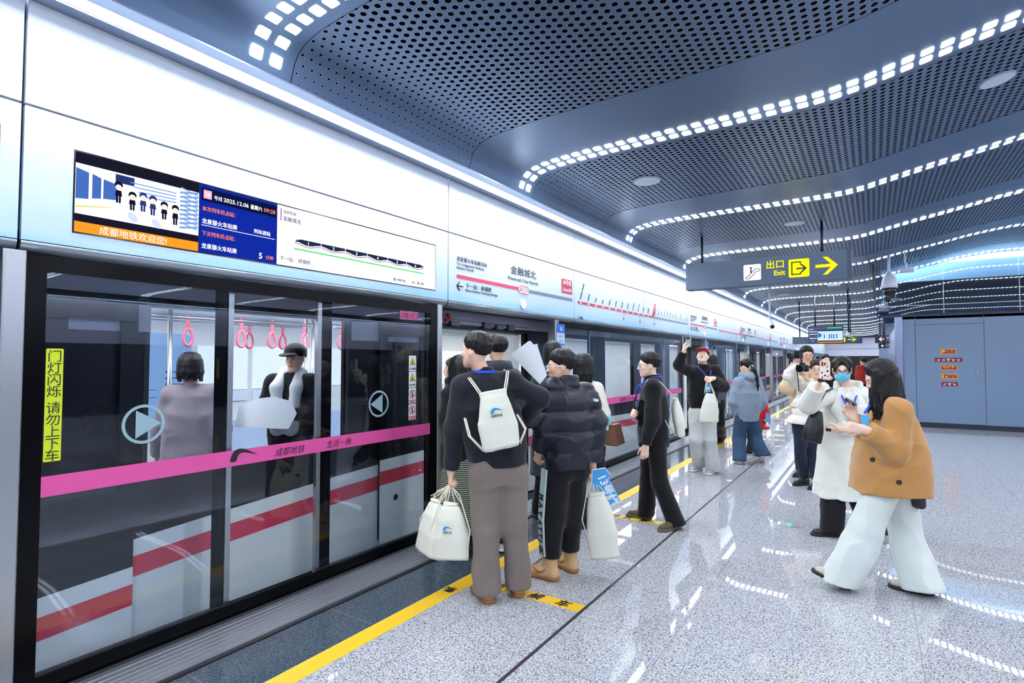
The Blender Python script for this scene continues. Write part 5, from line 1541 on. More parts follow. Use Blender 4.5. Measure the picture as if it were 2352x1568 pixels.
def person(spec, J):
    """J: joints in world metres; spec: clothing"""
    h = spec.get('h', 0.008); fem = spec.get('fem', False); sc = spec.get('sc', 1.0); bt = spec.get('build', 1.0)
    J = {k: np.array(v, float) for k, v in J.items()}
    J['locks'] = spec.get('locks', False)
    base = (float((J['heelL'][0] + J['heelR'][0]) / 2), float((J['heelL'][1] + J['heelR'][1]) / 2), spec.get('z0', 0.0))
    o = thing('person', spec['label'], 'person', base, spec.get('group', 'people on the platform'))
    right = unit(np.array([*(J['shR'] - J['shL'])[:2], 0])); fwd = np.cross(UP, right)
    pel = (J['hipL'] + J['hipR']) / 2; neck = J['neck']
    if 'face' not in J:
        J['face'] = fwd
    # ---- body: one continuous skin
    s = SDF(h)
    head(s, J, sc, fem)
    r_, f_, u_ = head_frame(J)
    s.cap(neck - UP * 0.02, J['head'] - u_ * 0.05 * sc - f_ * 0.012, 0.054 * bt, 0.050, 0.025)
    axc = (right, fwd, UP)
    chest = pel * 0.42 + neck * 0.58
    s.cap(pel, chest, 0.10, 0.115, 0.05, sq=(fwd, 0.75)); s.cap(chest, neck - UP * 0.06, 0.115, 0.07, 0.05, sq=(fwd, 0.72))
    for S in 'LR':
        sh, el, wr, hp, kn, an = (J[q + S] for q in ('sh', 'el', 'wr', 'hip', 'kn', 'an'))
        s.cap(neck - UP * 0.05, sh, 0.05, 0.045, 0.04)
        s.cap(sh, el, 0.043, 0.036, 0.02); s.cap(el, wr, 0.036, 0.026, 0.02)
        s.cap(pel, hp, 0.09, 0.085, 0.04); s.cap(hp, kn, 0.075, 0.052, 0.03); s.cap(kn, an, 0.052, 0.036, 0.02)
        s.cap(an, J['heel' + S] + UP * 0.045 + (J['toe' + S] - J['heel' + S]) * 0.3, 0.036, 0.034, 0.02)
        s.cap(J['heel' + S] + UP * 0.045 + (J['toe' + S] - J['heel' + S]) * 0.2, J['heel' + S] + UP * 0.04 + (J['toe' + S] - J['heel' + S]) * 0.75, 0.032, 0.026, 0.02)
        hd = spec.get('hand' + S, {})
        if hd is None:
            continue
        d = unit(J['hd' + S]) if 'hd' + S in J else unit(wr - el)
        pn = J.get('pn' + S, -right if S == 'R' else right)
        side = J.get('th' + S, fwd)
        hand(s, wr, d, pn, side, hd.get('curl', (0.45, 0.6, 0.4)), (0.92 if fem else 1.0) * spec.get('hsc', 1.0), thumb=hd.get('thumb', 0.5))
    V, F = s.mesh()
    body = mesh_np('body', V, F, M_skin[spec.get('skin', 'a')], o)
    face_parts(J, body, sc, spec.get('mouth', True), spec.get('eyes', True))
    if spec.get('glasses'):
        glasses(J, body, sc, spec['glasses'], spec.get('gthick', 0.0022))
    hs = spec.get('hair', 'short')
    if hs:
        J['fringe'] = spec.get('fringe', hs == 'bob')
        V, F = hair_mesh(J, hs, min(h, 0.009) if h < 0.012 else 0.011, sc, spec.get('seed', 1), spec.get('hair_extra'))
        hr = mesh_np('hair', V, F, spec.get('hairm', M_hair), body)
        if hs == 'tied' and 'pony' in spec:
            P_ = spec['pony']; q = SDF(0.009)
            for a, b, ra, rb in zip(P_[:-1], P_[1:], (0.022, 0.03, 0.028, 0.02), (0.03, 0.028, 0.02, 0.008)):
                q.cap(a, b, ra, rb, 0.02)
            q.warp(0.003, 60, 3, zs=0.2, ridge=True)
            mesh_np('ponytail', *q.mesh(), M_hair, hr)
        if hs == 'bun':
            q = SDF(0.009); q.ell(J['head'] - f_ * 0.115 * sc + u_ * 0.035, (0.045, 0.04, 0.045), None, 0.01); q.warp(0.004, 60, 3, ridge=True)
            mesh_np('hair_bun', *q.mesh(), M_hair, hr)
    # ---- trousers
    gh = spec.get('gh', max(h, 0.010))
    tm = spec.get('legs_m')
    if tm is not None:
        r0, r1, r2 = spec.get('legs_r', (0.095, 0.075, 0.075)); hem = spec.get('hem', 0.03)
        s = SDF(gh)
        wz = pel[2] + spec.get('rise', 0.12)
        s.loft([(pel[2] - 0.10, pel[0], pel[1], 0.155 * bt, 0.115 * bt), (pel[2] + 0.0, pel[0], pel[1], 0.172 * bt, 0.125 * bt), (wz, pel[0], pel[1], 0.155 * bt, 0.112 * bt)], right, fwd, 0.03)
        for S in 'LR':
            hp, kn, an = J['hip' + S], J['kn' + S], J['an' + S]
            dn = unit(an - kn); he = an + dn * hem
            s.cap(hp - UP * 0.02, kn, r0, r1, 0.05)
            ss = he + dn * 0.0
            s.cap(kn, ss, r1, r2, 0.02)
        amp = spec.get('legs_fold', 0.006)
        s.warp(amp * 1.5, 17, spec.get('seed', 1) + 5, zs=0.8); s.warp(amp * 0.9, 46, spec.get('seed', 1) + 8, zs=0.8)
        s.warp(amp * 0.85, 26, spec.get('seed', 1) + 6, zs=0.55, ridge=True)
        for S in 'LR':
            kn, an = J['kn' + S], J['an' + S]; dn = unit(an - kn); he = an + dn * hem
            cutn = unit(dn * 0.6 - UP * 0.8)
            s.cut(he, cutn, he - 0.17, he + 0.17)
        mesh_np(spec.get('legs_name', 'trousers'), *s.mesh(), tm, o)
    # ---- skirt
    if spec.get('skirt_m') is not None:
        s = SDF(gh); z0 = spec['skirt_z']
        s.loft([(z0, pel[0], pel[1], spec.get('skirt_w', 0.26), spec.get('skirt_w', 0.26) * 0.8), (pel[2] + 0.15, pel[0], pel[1], 0.15, 0.11)], right, fwd, 0.02, fold=(0.05, 9, pel[2], 1))
        mesh_np('skirt', *s.mesh(), spec['skirt_m'], o)
    # ---- shoes
    sh_m = spec.get('shoe_m')
    if sh_m is not None:
        for S in 'LR':
            (V, F), (V2, F2) = foot_mesh(J['heel' + S], J['toe' + S], max(0.006, h * 0.8), spec.get('shoe_h', 0.085), spec.get('shoe_w', 0.043))
            q = mesh_np('shoe', V, F, sh_m[0], o)
            mesh_np('sole', V2, F2, sh_m[1], q)
    # ---- top
    jm = spec.get('top_m')
    if jm is not None:
        s = SDF(gh)
        hz = spec['top_hem']
        W = spec.get('top_w', (0.205, 0.21, 0.225, 0.20)); Dp = spec.get('top_d', (0.14, 0.145, 0.15, 0.115))
        shz = (J['shL'][2] + J['shR'][2]) / 2
        zt = neck[2] + 0.005
        def cen(z):
            t = np.clip((z - pel[2]) / (neck[2] - pel[2]), -0.6, 1.1)
            q = pel + (neck - pel) * t
            if t < 0:
                q = pel + (neck - pel) * t * spec.get('flow', 0.2)
            return q[0], q[1]
        zs = [hz, pel[2] + 0.12 if hz < pel[2] + 0.05 else hz + 0.08, shz - 0.17, shz - 0.02, zt - 0.005]
        secs = []
        for z, a, b in zip(zs, (*W, 0.075), (*Dp, 0.075)):
            cx, cy = cen(z)
            secs.append((z, cx, cy, a, b))
        secs[-2] = (shz - 0.005, *cen(shz), W[3] * 0.86, Dp[3])
        s.loft(secs, right, fwd, 0.03, p=2.35, fold=spec.get('top_foldz'))
        if 'hair_extra' in spec:
            pass
        a0, a1, a2 = spec.get('sleeve_r', (0.075, 0.068, 0.055))
        for S in 'LR':
            sh, el, wr = J['sh' + S], J['el' + S], J['wr' + S]
            cu = wr - unit(wr - el) * spec.get('cuff_back', 0.015)
            s.cap(neck - UP * 0.045, sh, 0.055, a0 * 0.92, 0.05)
            s.cap(sh, el, a0, a1, 0.035); s.cap(el, cu, a1, a2, 0.025)
        if spec.get('puff'):
            s.quilt(spec['puff'][0], spec['puff'][1], hz)
        amp = spec.get('top_fold', 0.006)
        s.warp(amp * 1.5, 17, spec.get('seed', 1) + 1, zs=1.1); s.warp(amp * 0.9, 28, spec.get('seed', 1) + 2, zs=1.3, ridge=True); s.warp(amp * 0.8, 48, spec.get('seed', 1) + 9, zs=1.0)
        for S in 'LR':
            wr, el = J['wr' + S], J['el' + S]; d = unit(wr - el); cu = wr - d * spec.get('cuff_back', 0.015)
            s.cut(cu + d * 0.002, d, cu - a2 - 0.03, cu + a2 + 0.03)
        s.cut((0, 0, hz + 0.004), (0, 0, -1), None, None) if False else None
        top = mesh_np(spec.get('top_name', 'jacket'), *s.mesh(), jm, o)
        col = spec.get('collar')
        if col:
            q = SDF(gh)
            cc = neck + UP * 0.0 + fwd * 0.008
            n_ = 14
            rc, hc, th = col
            for j in range(n_):
                t0, t1 = 2 * math.pi * j / n_, 2 * math.pi * (j + 1) / n_
                p0 = cc + (right * math.cos(t0) + fwd * math.sin(t0)) * rc; p1 = cc + (right * math.cos(t1) + fwd * math.sin(t1)) * rc
                q.cap(p0 - UP * 0.03, p0 + UP * hc * (1 - 0.35 * max(0, math.sin(t0))), th, th * 0.9, 0.02); q.cap(p0, p1, th, th, 0.02)
            mesh_np('collar', *q.mesh(), spec.get('collar_m', jm), top)
        if spec.get('hood'):
            q = SDF(gh); bk = neck - fwd * 0.085
            q.ell(bk + UP * 0.0, (0.115, 0.075, 0.07), (right, fwd, UP), 0.02)
            for j in range(9):
                t0 = -0.3 + (math.pi + 0.6) * j / 8
                p0 = neck + right * math.cos(t0) * 0.10 - fwd * (math.sin(t0) * 0.09 - 0.035) + UP * 0.015
                q.cap(p0 - UP * 0.02, p0 + UP * 0.03, 0.03, 0.024, 0.03)
            q.warp(0.005, 25, 4)
            mesh_np('hood', *q.mesh(), spec.get('hood_m', jm), top)
        J['_top'] = top
    J['_o'] = o; J['_right'] = right; J['_fwd'] = fwd; J['_body'] = body
    return o, J

# joints, in metres in the room
PJ = {
 'A': dict(head=(-2.27, 2.995, 1.688), neck=(-2.24, 3.045, 1.536), shL=(-2.332, 2.941, 1.445), shR=(-2.114, 3.179, 1.472), elL=(-2.398, 2.922, 1.157), wrL=(-2.419, 2.92, 0.87), elR=(-1.934, 3.278, 1.371), wrR=(-2.107, 3.339, 1.187), hipL=(-2.229, 3.058, 0.89), hipR=(-2.094, 3.194, 0.89), knL=(-2.218, 3.059, 0.47), knR=(-2.084, 3.194, 0.479), anL=(-2.215, 3.055, 0.088), anR=(-2.092, 3.255, 0.088), heelL=(-2.16, 3.025, 0.0), toeL=(-2.414, 3.167, 0.0), heelR=(-2.048, 3.211, 0.0), toeR=(-2.251, 3.42, 0.0), face=(-0.995, -0.093, 0.035)),
 'B': dict(head=(-1.995, 3.703, 1.577), neck=(-1.951, 3.738, 1.437), shL=(-1.992, 3.594, 1.38), shR=(-1.882, 3.906, 1.362), elL=(-2.037, 3.528, 1.119), wrL=(-2.118, 3.59, 0.934), elR=(-1.799, 3.924, 1.118), wrR=(-1.813, 3.879, 0.829), hipL=(-1.998, 3.676, 0.835), hipR=(-1.937, 3.837, 0.835), knL=(-2.031, 3.633, 0.449), knR=(-1.958, 3.802, 0.44), anL=(-2.036, 3.614, 0.083), anR=(-1.985, 3.847, 0.083), heelL=(-1.977, 3.613, 0.0), toeL=(-2.251, 3.619, 0.0), heelR=(-1.933, 3.821, 0.0), toeR=(-2.179, 3.94, 0.0), face=(-0.814, -0.577, -0.07), hdR=(0.0, 0.0, -1.0)),
 'C': dict(head=(-1.884, 5.35, 1.576), neck=(-1.847, 5.38, 1.45), shL=(-1.798, 5.236, 1.361), shR=(-1.917, 5.542, 1.355), elL=(-1.798, 5.189, 1.061), wrL=(-1.845, 5.145, 0.803), elR=(-1.997, 5.513, 1.075), wrR=(-1.996, 5.273, 1.103), hipL=(-1.808, 5.339, 0.835), hipR=(-1.91, 5.477, 0.835), knL=(-1.77, 5.332, 0.429), knR=(-1.942, 5.483, 0.417), anL=(-1.632, 5.35, 0.083), anR=(-1.982, 5.525, 0.083), heelL=(-1.604, 5.402, 0.0), toeL=(-1.735, 5.162, 0.0), heelR=(-1.924, 5.525, 0.0), toeR=(-2.197, 5.526, 0.0), face=(-0.887, -0.459, -0.052), hdL=(-0.1, -0.1, -1.0)),
 'R': dict(head=(-2.046, 8.097, 1.689), neck=(-2.043, 8.129, 1.538), shR=(-2.191, 8.011, 1.464), shL=(-1.909, 8.196, 1.476), elR=(-2.295, 7.794, 1.565), wrR=(-2.212, 7.745, 1.76), elL=(-1.792, 8.222, 1.26), wrL=(-1.873, 7.936, 1.377), hipR=(-2.133, 8.071, 0.89), hipL=(-1.987, 8.167, 0.89), knR=(-2.147, 8.032, 0.513), knL=(-1.97, 8.149, 0.503), anR=(-2.195, 8.402, 0.088), anL=(-1.98, 8.299, 0.088), heelR=(-2.177, 8.462, 0.0), toeR=(-2.257, 8.182, 0.0), heelL=(-1.978, 8.362, 0.0), toeL=(-1.984, 8.071, 0.0), face=(0.085, -0.91, 0.407), hdL=(-0.9, -0.35, -0.1), hdR=(0.05, 0.05, 1.0)),
 'H': dict(head=(-1.714, 9.452, 1.529), neck=(-1.694, 9.472, 1.375), shL=(-1.809, 9.341, 1.279), shR=(-1.582, 9.61, 1.275), elL=(-1.879, 9.344, 0.97), wrL=(-1.889, 9.443, 0.739), elR=(-1.517, 9.666, 0.979), wrR=(-1.594, 9.803, 0.789), hipL=(-1.778, 9.411, 0.795), hipR=(-1.661, 9.561, 0.795), knL=(-1.83, 9.452, 0.392), knR=(-1.63, 9.619, 0.39), anL=(-1.802, 9.271, 0.079), anR=(-1.504, 9.504, 0.149), heelL=(-1.783, 9.219, 0.0), toeL=(-1.865, 9.449, 0.0), heelR=(-1.477, 9.418, 0.114), toeR=(-1.537, 9.612, -0.022), face=(-0.944, 0.319, -0.087)),
 'K': dict(head=(-1.713, 10.394, 1.095), neck=(-1.709, 10.402, 0.988), shL=(-1.793, 10.349, 0.927), shR=(-1.627, 10.458, 0.927), elL=(-1.822, 10.338, 0.737), wrL=(-1.834, 10.396, 0.602), elR=(-1.599, 10.484, 0.737), wrR=(-1.589, 10.449, 0.596), hipL=(-1.762, 10.385, 0.58), hipR=(-1.685, 10.435, 0.58), knL=(-1.799, 10.372, 0.309), knR=(-1.716, 10.426, 0.324), anL=(-1.814, 10.197, 0.058), anR=(-1.78, 10.54, 0.058), heelL=(-1.801, 10.158, 0.0), toeL=(-1.856, 10.319, 0.0), heelR=(-1.768, 10.501, 0.0), toeR=(-1.816, 10.664, 0.0), face=(-0.747, 0.665, 0.0)),
 'P': dict(head=(-0.63, 8.214, 1.511), neck=(-0.646, 8.247, 1.339), shR=(-0.778, 8.176, 1.258), shL=(-0.566, 8.242, 1.273), elR=(-0.898, 7.897, 1.435), wrR=(-0.786, 7.846, 1.57), elL=(-0.65, 8.013, 1.157), wrL=(-0.693, 7.867, 1.383), hipR=(-0.816, 8.123, 0.8), hipL=(-0.684, 8.234, 0.8), knR=(-0.818, 8.078, 0.432), knL=(-0.688, 8.189, 0.413), anR=(-0.781, 8.178, 0.08), anL=(-0.621, 8.032, 0.08), heelR=(-0.747, 8.222, 0.0), toeR=(-0.896, 8.027, 0.0), heelL=(-0.597, 8.083, 0.0), toeL=(-0.7, 7.86, 0.0), face=(0.196, -0.978, -0.07), hdL=(-0.5, -0.2, 0.9), hdR=(0.75, 0.3, -0.1)),
 'M': dict(head=(-0.807, 9.047, 1.709), neck=(-0.818, 9.071, 1.55), shR=(-0.961, 8.957, 1.455), shL=(-0.68, 9.142, 1.455), elR=(-1.05, 8.764, 1.226), wrR=(-0.926, 8.71, 1.601), elL=(-0.675, 9.158, 1.169), wrL=(-0.714, 8.879, 1.49), hipR=(-0.902, 9.018, 0.88), hipL=(-0.753, 9.115, 0.88), knR=(-0.922, 9.025, 0.483), knL=(-0.763, 9.13, 0.483), anR=(-0.883, 8.815, 0.087), anL=(-0.734, 8.905, 0.087), heelR=(-0.865, 8.874, 0.0), toeR=(-0.951, 8.599, 0.0), heelL=(-0.725, 8.966, 0.0), toeL=(-0.77, 8.682, 0.0), face=(0.313, -0.944, -0.105), hdR=(0.1, 0.0, 1.0)),
 'W': dict(head=(-0.249, 6.092, 1.533), neck=(-0.205, 6.164, 1.366), shR=(-0.353, 6.13, 1.288), shL=(-0.104, 6.15, 1.304), elR=(-0.513, 5.788, 1.22), wrR=(-0.415, 5.605, 1.406), elL=(-0.083, 6.224, 1.016), wrL=(-0.264, 5.866, 0.999), hipR=(-0.32, 6.079, 0.81), hipL=(-0.211, 6.187, 0.81), knR=(-0.336, 6.049, 0.408), knL=(-0.155, 6.205, 0.399), anR=(-0.347, 5.947, 0.081), anL=(-0.027, 5.963, 0.101), heelR=(-0.297, 5.975, 0.0), toeR=(-0.514, 5.852, 0.0), heelL=(-0.014, 6.028, 0.028), toeL=(-0.062, 5.785, 0.0), face=(0.057, -0.983, -0.174), hdR=(0.25, 0.0, 0.9), hdL=(-0.95, -0.2, -0.15)),
 'T': dict(head=(0.041, 4.763, 1.498), neck=(0.107, 4.837, 1.359), shL=(0.136, 4.655, 1.285), shR=(0.077, 5.012, 1.273), elL=(0.104, 4.586, 1.022), wrL=(-0.067, 4.443, 1.158), elR=(-0.026, 4.882, 1.068), wrR=(-0.122, 4.645, 1.205), hipL=(0.066, 4.717, 0.795), hipR=(0.101, 4.933, 0.795), knL=(-0.069, 4.642, 0.431), knR=(0.167, 4.956, 0.395), anL=(-0.205, 4.618, 0.095), anR=(0.253, 4.824, 0.079), heelL=(-0.186, 4.625, 0.0), toeL=(-0.399, 4.553, 0.097), heelR=(0.309, 4.82, 0.0), toeR=(0.065, 4.839, 0.0), face=(-0.887, -0.146, -0.438), hdR=(-0.25, -0.1, 0.9), hdL=(-0.9, -0.3, 0.15)),
 'E': dict(head=(-2.394, 4.884, 1.564), neck=(-2.364, 4.909, 1.428), shL=(-2.425, 4.812, 1.362), shR=(-2.298, 5.016, 1.348), elL=(-2.479, 4.823, 1.105), wrL=(-2.524, 4.851, 0.886), elR=(-2.229, 5.036, 1.101), wrR=(-2.21, 5.032, 0.923), hipL=(-2.394, 4.916, 0.81), hipR=(-2.294, 4.981, 0.81), knL=(-2.409, 4.922, 0.438), knR=(-2.309, 4.988, 0.442), anL=(-2.391, 4.901, 0.081), anR=(-2.324, 5.114, 0.081), heelL=(-2.349, 4.862, 0.0), toeL=(-2.53, 5.033, 0.0), heelR=(-2.285, 5.073, 0.0), toeR=(-2.458, 5.252, 0.0), face=(-0.986, 0.15, -0.07), hdR=(0.0, 0.0, -1.0)),
 'G': dict(head=(-2.671, 4.768, 1.685), neck=(-2.667, 4.777, 1.529), shL=(-2.767, 4.692, 1.435), shR=(-2.581, 4.862, 1.433), elL=(-2.871, 4.73, 1.179), wrL=(-2.842, 4.836, 1.394), elR=(-2.564, 4.921, 1.158), wrR=(-2.704, 5.0, 1.347), hipL=(-2.745, 4.754, 0.87), hipR=(-2.629, 4.83, 0.87), knL=(-2.76, 4.761, 0.48), knR=(-2.651, 4.832, 0.491), anL=(-2.929, 4.954, 0.086), anR=(-2.851, 5.138, 0.086), heelL=(-2.888, 4.909, 0.0), toeL=(-3.069, 5.105, 0.0), heelR=(-2.811, 5.092, 0.0), toeR=(-2.986, 5.293, 0.0), face=(-0.958, 0.287, 0.0), hdL=(-0.5, 0.2, 0.6)),
 'D': dict(head=(-2.829, 4.064, 1.722), neck=(-2.822, 4.075, 1.557), shL=(-2.923, 3.988, 1.475), shR=(-2.723, 4.168, 1.474), elL=(-2.987, 3.982, 1.204), wrL=(-3.05, 4.047, 0.938), elR=(-2.663, 4.219, 1.202), wrR=(-2.744, 4.386, 1.105), hipL=(-2.894, 4.055, 0.89), hipR=(-2.763, 4.142, 0.89), knL=(-2.902, 4.068, 0.489), knR=(-2.784, 4.146, 0.489), anL=(-2.845, 3.973, 0.088), anR=(-2.677, 3.908, 0.099), heelL=(-2.802, 3.929, 0.0), toeL=(-3.005, 4.137, 0.0), heelR=(-2.634, 3.857, 0.014), toeR=(-2.82, 4.081, 0.0), face=(-0.746, 0.664, -0.052)),
 'S': dict(head=(-2.929, 3.646, 1.543), neck=(-2.932, 3.65, 1.41), shL=(-3.013, 3.599, 1.336), shR=(-2.853, 3.705, 1.336), elL=(-3.036, 3.594, 1.1), wrL=(-3.08, 3.647, 0.869), elR=(-2.839, 3.724, 1.1), wrR=(-2.914, 3.805, 0.863), hipL=(-2.977, 3.646, 0.8), hipR=(-2.9, 3.696, 0.8), knL=(-2.978, 3.661, 0.444), knR=(-2.908, 3.707, 0.444), anL=(-2.907, 3.588, 0.08), anR=(-2.862, 3.678, 0.08), heelL=(-2.869, 3.546, 0.0), toeL=(-3.036, 3.728, 0.0), heelR=(-2.826, 3.635, 0.0), toeR=(-2.984, 3.823, 0.0), face=(-0.802, 0.597, 0.0)),
 'B2': dict(head=(-3.779, 4.585, 1.531), neck=(-3.762, 4.601, 1.409), shL=(-3.674, 4.494, 1.332), shR=(-3.852, 4.713, 1.328), elL=(-3.685, 4.474, 1.069), wrL=(-3.728, 4.456, 0.841), elR=(-3.882, 4.728, 1.062), wrR=(-3.922, 4.687, 0.849), hipL=(-3.715, 4.584, 0.8), hipR=(-3.792, 4.679, 0.8), knL=(-3.73, 4.59, 0.454), knR=(-3.799, 4.69, 0.442), anL=(-3.898, 4.832, 0.08), anR=(-4.007, 4.98, 0.08), heelL=(-3.843, 4.822, 0.0), toeL=(-4.085, 4.867, 0.0), heelR=(-3.951, 4.974, 0.0), toeR=(-4.196, 4.999, 0.0), face=(-0.816, -0.578, 0.0)),
 'V': dict(head=(-4.788, 2.362, 1.558), neck=(-4.779, 2.375, 1.412), shL=(-4.875, 2.267, 1.334), shR=(-4.677, 2.493, 1.337), elL=(-4.999, 2.245, 1.051), wrL=(-5.137, 2.284, 0.815), elR=(-4.578, 2.522, 1.051), wrR=(-4.692, 2.577, 0.815), hipL=(-4.868, 2.344, 0.81), hipR=(-4.7, 2.455, 0.81), knL=(-4.86, 2.366, 0.407), knR=(-4.72, 2.458, 0.416), anL=(-4.745, 2.304, 0.081), anR=(-4.697, 2.457, 0.081), heelL=(-4.689, 2.291, 0.0), toeL=(-4.931, 2.35, 0.0), heelR=(-4.643, 2.439, 0.0), toeR=(-4.88, 2.516, 0.0), face=(-0.956, 0.286, -0.07)),
 'Q': dict(head=(-4.488, 3.154, 1.648), neck=(-4.538, 3.164, 1.494), shL=(-4.371, 3.242, 1.414), shR=(-4.662, 3.05, 1.414), elL=(-4.307, 3.236, 1.135), wrL=(-4.356, 2.999, 1.152), elR=(-4.708, 2.971, 1.155), wrR=(-4.602, 2.812, 1.184), hipL=(-4.464, 3.206, 0.86), hipR=(-4.6, 3.117, 0.86), knL=(-4.472, 3.218, 0.443), knR=(-4.614, 3.125, 0.443), anL=(-4.347, 3.092, 0.085), anR=(-4.491, 2.996, 0.085), heelL=(-4.366, 3.149, 0.0), toeL=(-4.277, 2.882, 0.0), heelR=(-4.531, 3.041, 0.0), toeR=(-4.342, 2.832, 0.0), face=(0.422, -0.89, -0.174), hdL=(-0.9, -0.2, -0.1), hdR=(0.4, 0.1, -0.7)),
 'X1': dict(head=(-0.935, 14.955, 1.651), neck=(-0.929, 14.965, 1.507), shL=(-0.81, 15.046, 1.434), shR=(-1.051, 14.888, 1.434), elL=(-0.798, 15.065, 1.177), wrL=(-0.818, 14.81, 1.224), elR=(-1.073, 14.884, 1.177), wrR=(-1.002, 14.682, 1.407), hipL=(-0.881, 15.023, 0.86), hipR=(-1.002, 14.944, 0.86), knL=(-0.898, 15.031, 0.464), knR=(-1.019, 14.951, 0.464), anL=(-0.932, 15.079, 0.085), anR=(-1.052, 14.999, 0.085), heelL=(-0.931, 15.14, 0.0), toeL=(-0.939, 14.858, 0.0), heelR=(-1.052, 15.06, 0.0), toeR=(-1.053, 14.778, 0.0), face=(0.396, -0.918, 0.0)),
 'X2': dict(head=(-0.297, 22.564, 1.605), neck=(-0.3, 22.568, 1.454), shL=(-0.439, 22.479, 1.394), shR=(-0.175, 22.653, 1.394), elL=(-0.483, 22.462, 1.123), wrL=(-0.474, 22.476, 0.927), elR=(-0.142, 22.686, 1.123), wrR=(-0.171, 22.675, 0.927), hipL=(-0.374, 22.545, 0.83), hipR=(-0.261, 22.619, 0.83), knL=(-0.395, 22.548, 0.464), knR=(-0.281, 22.623, 0.464), anL=(-0.439, 22.922, 0.083), anR=(-0.309, 23.006, 0.083), heelL=(-0.435, 22.863, 0.0), toeL=(-0.456, 23.135, 0.0), heelR=(-0.307, 22.948, 0.0), toeR=(-0.318, 23.219, 0.0), face=(-0.802, 0.597, 0.0)),
 'X3': dict(head=(-2.513, 10.564, 1.62), neck=(-2.475, 10.596, 1.45), shL=(-2.355, 10.679, 1.353), shR=(-2.558, 10.546, 1.353), elL=(-2.32, 10.713, 1.102), wrL=(-2.351, 10.702, 0.884), elR=(-2.604, 10.526, 1.102), wrR=(-2.595, 10.542, 0.884), hipL=(-2.406, 10.668, 0.84), hipR=(-2.514, 10.596, 0.84), knL=(-2.386, 10.696, 0.476), knR=(-2.481, 10.634, 0.476), anL=(-2.552, 11.488, 0.084), anR=(-2.664, 11.411, 0.084), heelL=(-2.547, 11.546, 0.0), toeL=(-2.569, 11.272, 0.0), heelR=(-2.664, 11.47, 0.0), toeR=(-2.666, 11.195, 0.0), face=(-0.396, 0.918, 0.0)),
}
RH = np.array([math.cos(YAW), math.sin(YAW), 0]); FH = np.array([-math.sin(YAW), math.cos(YAW), 0])
def cloth(name, rgb, rough=0.85, scale=260, st=0.25, sheen=0.15, var=0.08):
    return mat(name, rgb, rough, bump=(scale, st, 0.002), var=(9, var), sheen=sheen, spec=0.25)
K_jet = cloth('cloth_jet', (24, 29, 38)); K_navy = mat('nylon_navy', (18, 24, 42), 0.42, bump=(38, 0.35, 0.006), spec=0.4)
K_black = cloth('cloth_black', (15, 16, 21)); K_taupe = cloth('cloth_taupe', (122, 111, 106)); K_cream = cloth('cloth_cream', (232, 228, 216))
K_gmarl = cloth('cloth_marl', (198, 202, 202)); K_hood = cloth('cloth_hoodie', (136, 152, 172)); K_jean = mat('denim', (58, 82, 108), 0.85, var=(7, 0.35), bump=(300, 0.3, 0.002), spec=0.2)
K_ivory = mat('nylon_ivory', (230, 224, 214), 0.5, bump=(30, 0.3, 0.006)); K_djean = cloth('denim_dark', (28, 34, 52)); K_wool = cloth('wool_white', (228, 230, 222), 0.9)
K_camel = cloth('wool_camel', (186, 136, 80), 0.95, 320, 0.35, 0.3); K_offw = cloth('twill_white', (214, 222, 220)); K_char = cloth('cloth_grey', (74, 82, 92)); K_mauve = cloth('wool_mauve', (158, 146, 156))
K_beige = mat('nylon_beige', (214, 186, 152), 0.5, bump=(30, 0.3, 0.006)); K_redc = cloth('coat_red', (186, 16, 26)); K_canvas = cloth('canvas', (222, 224, 212), 0.85, 420, 0.3, 0.1, 0.03)
M_tan = mat('shoe_tan', (186, 132, 78), 0.6, bump=(80, 0.2, 0.002)); M_gum = mat('sole_gum', (156, 104, 58), 0.55); M_wheat = mat('shoe_wheat', (206, 170, 122), 0.7, bump=(120, 0.2, 0.002))
M_solew = mat('sole_white', (214, 214, 210), 0.5); M_soled = mat('sole_dark', (36, 28, 32), 0.5); M_olive = mat('shoe_olive', (86, 78, 46), 0.7); M_silver = mat('shoe_silver', (170, 176, 184), 0.4, 0.3); M_taupesh = mat('shoe_stone', (196, 188, 176), 0.7)
M_cord = mat('cord', (226, 220, 204), 0.8); M_lany = mat('lanyard_blue', (20, 74, 210), 0.5); M_card = mat('badge_blue', (80, 176, 236), 0.4)
M_gsteel = mat('wire_silver', (190, 192, 196), 0.25, 0.9); M_gblack = mat('frame_black', (22, 16, 16), 0.3)
P_ = {}
def mk(key, **spec):
    o, J = person(spec, PJ[key]); P_[key] = (o, J); return o, J

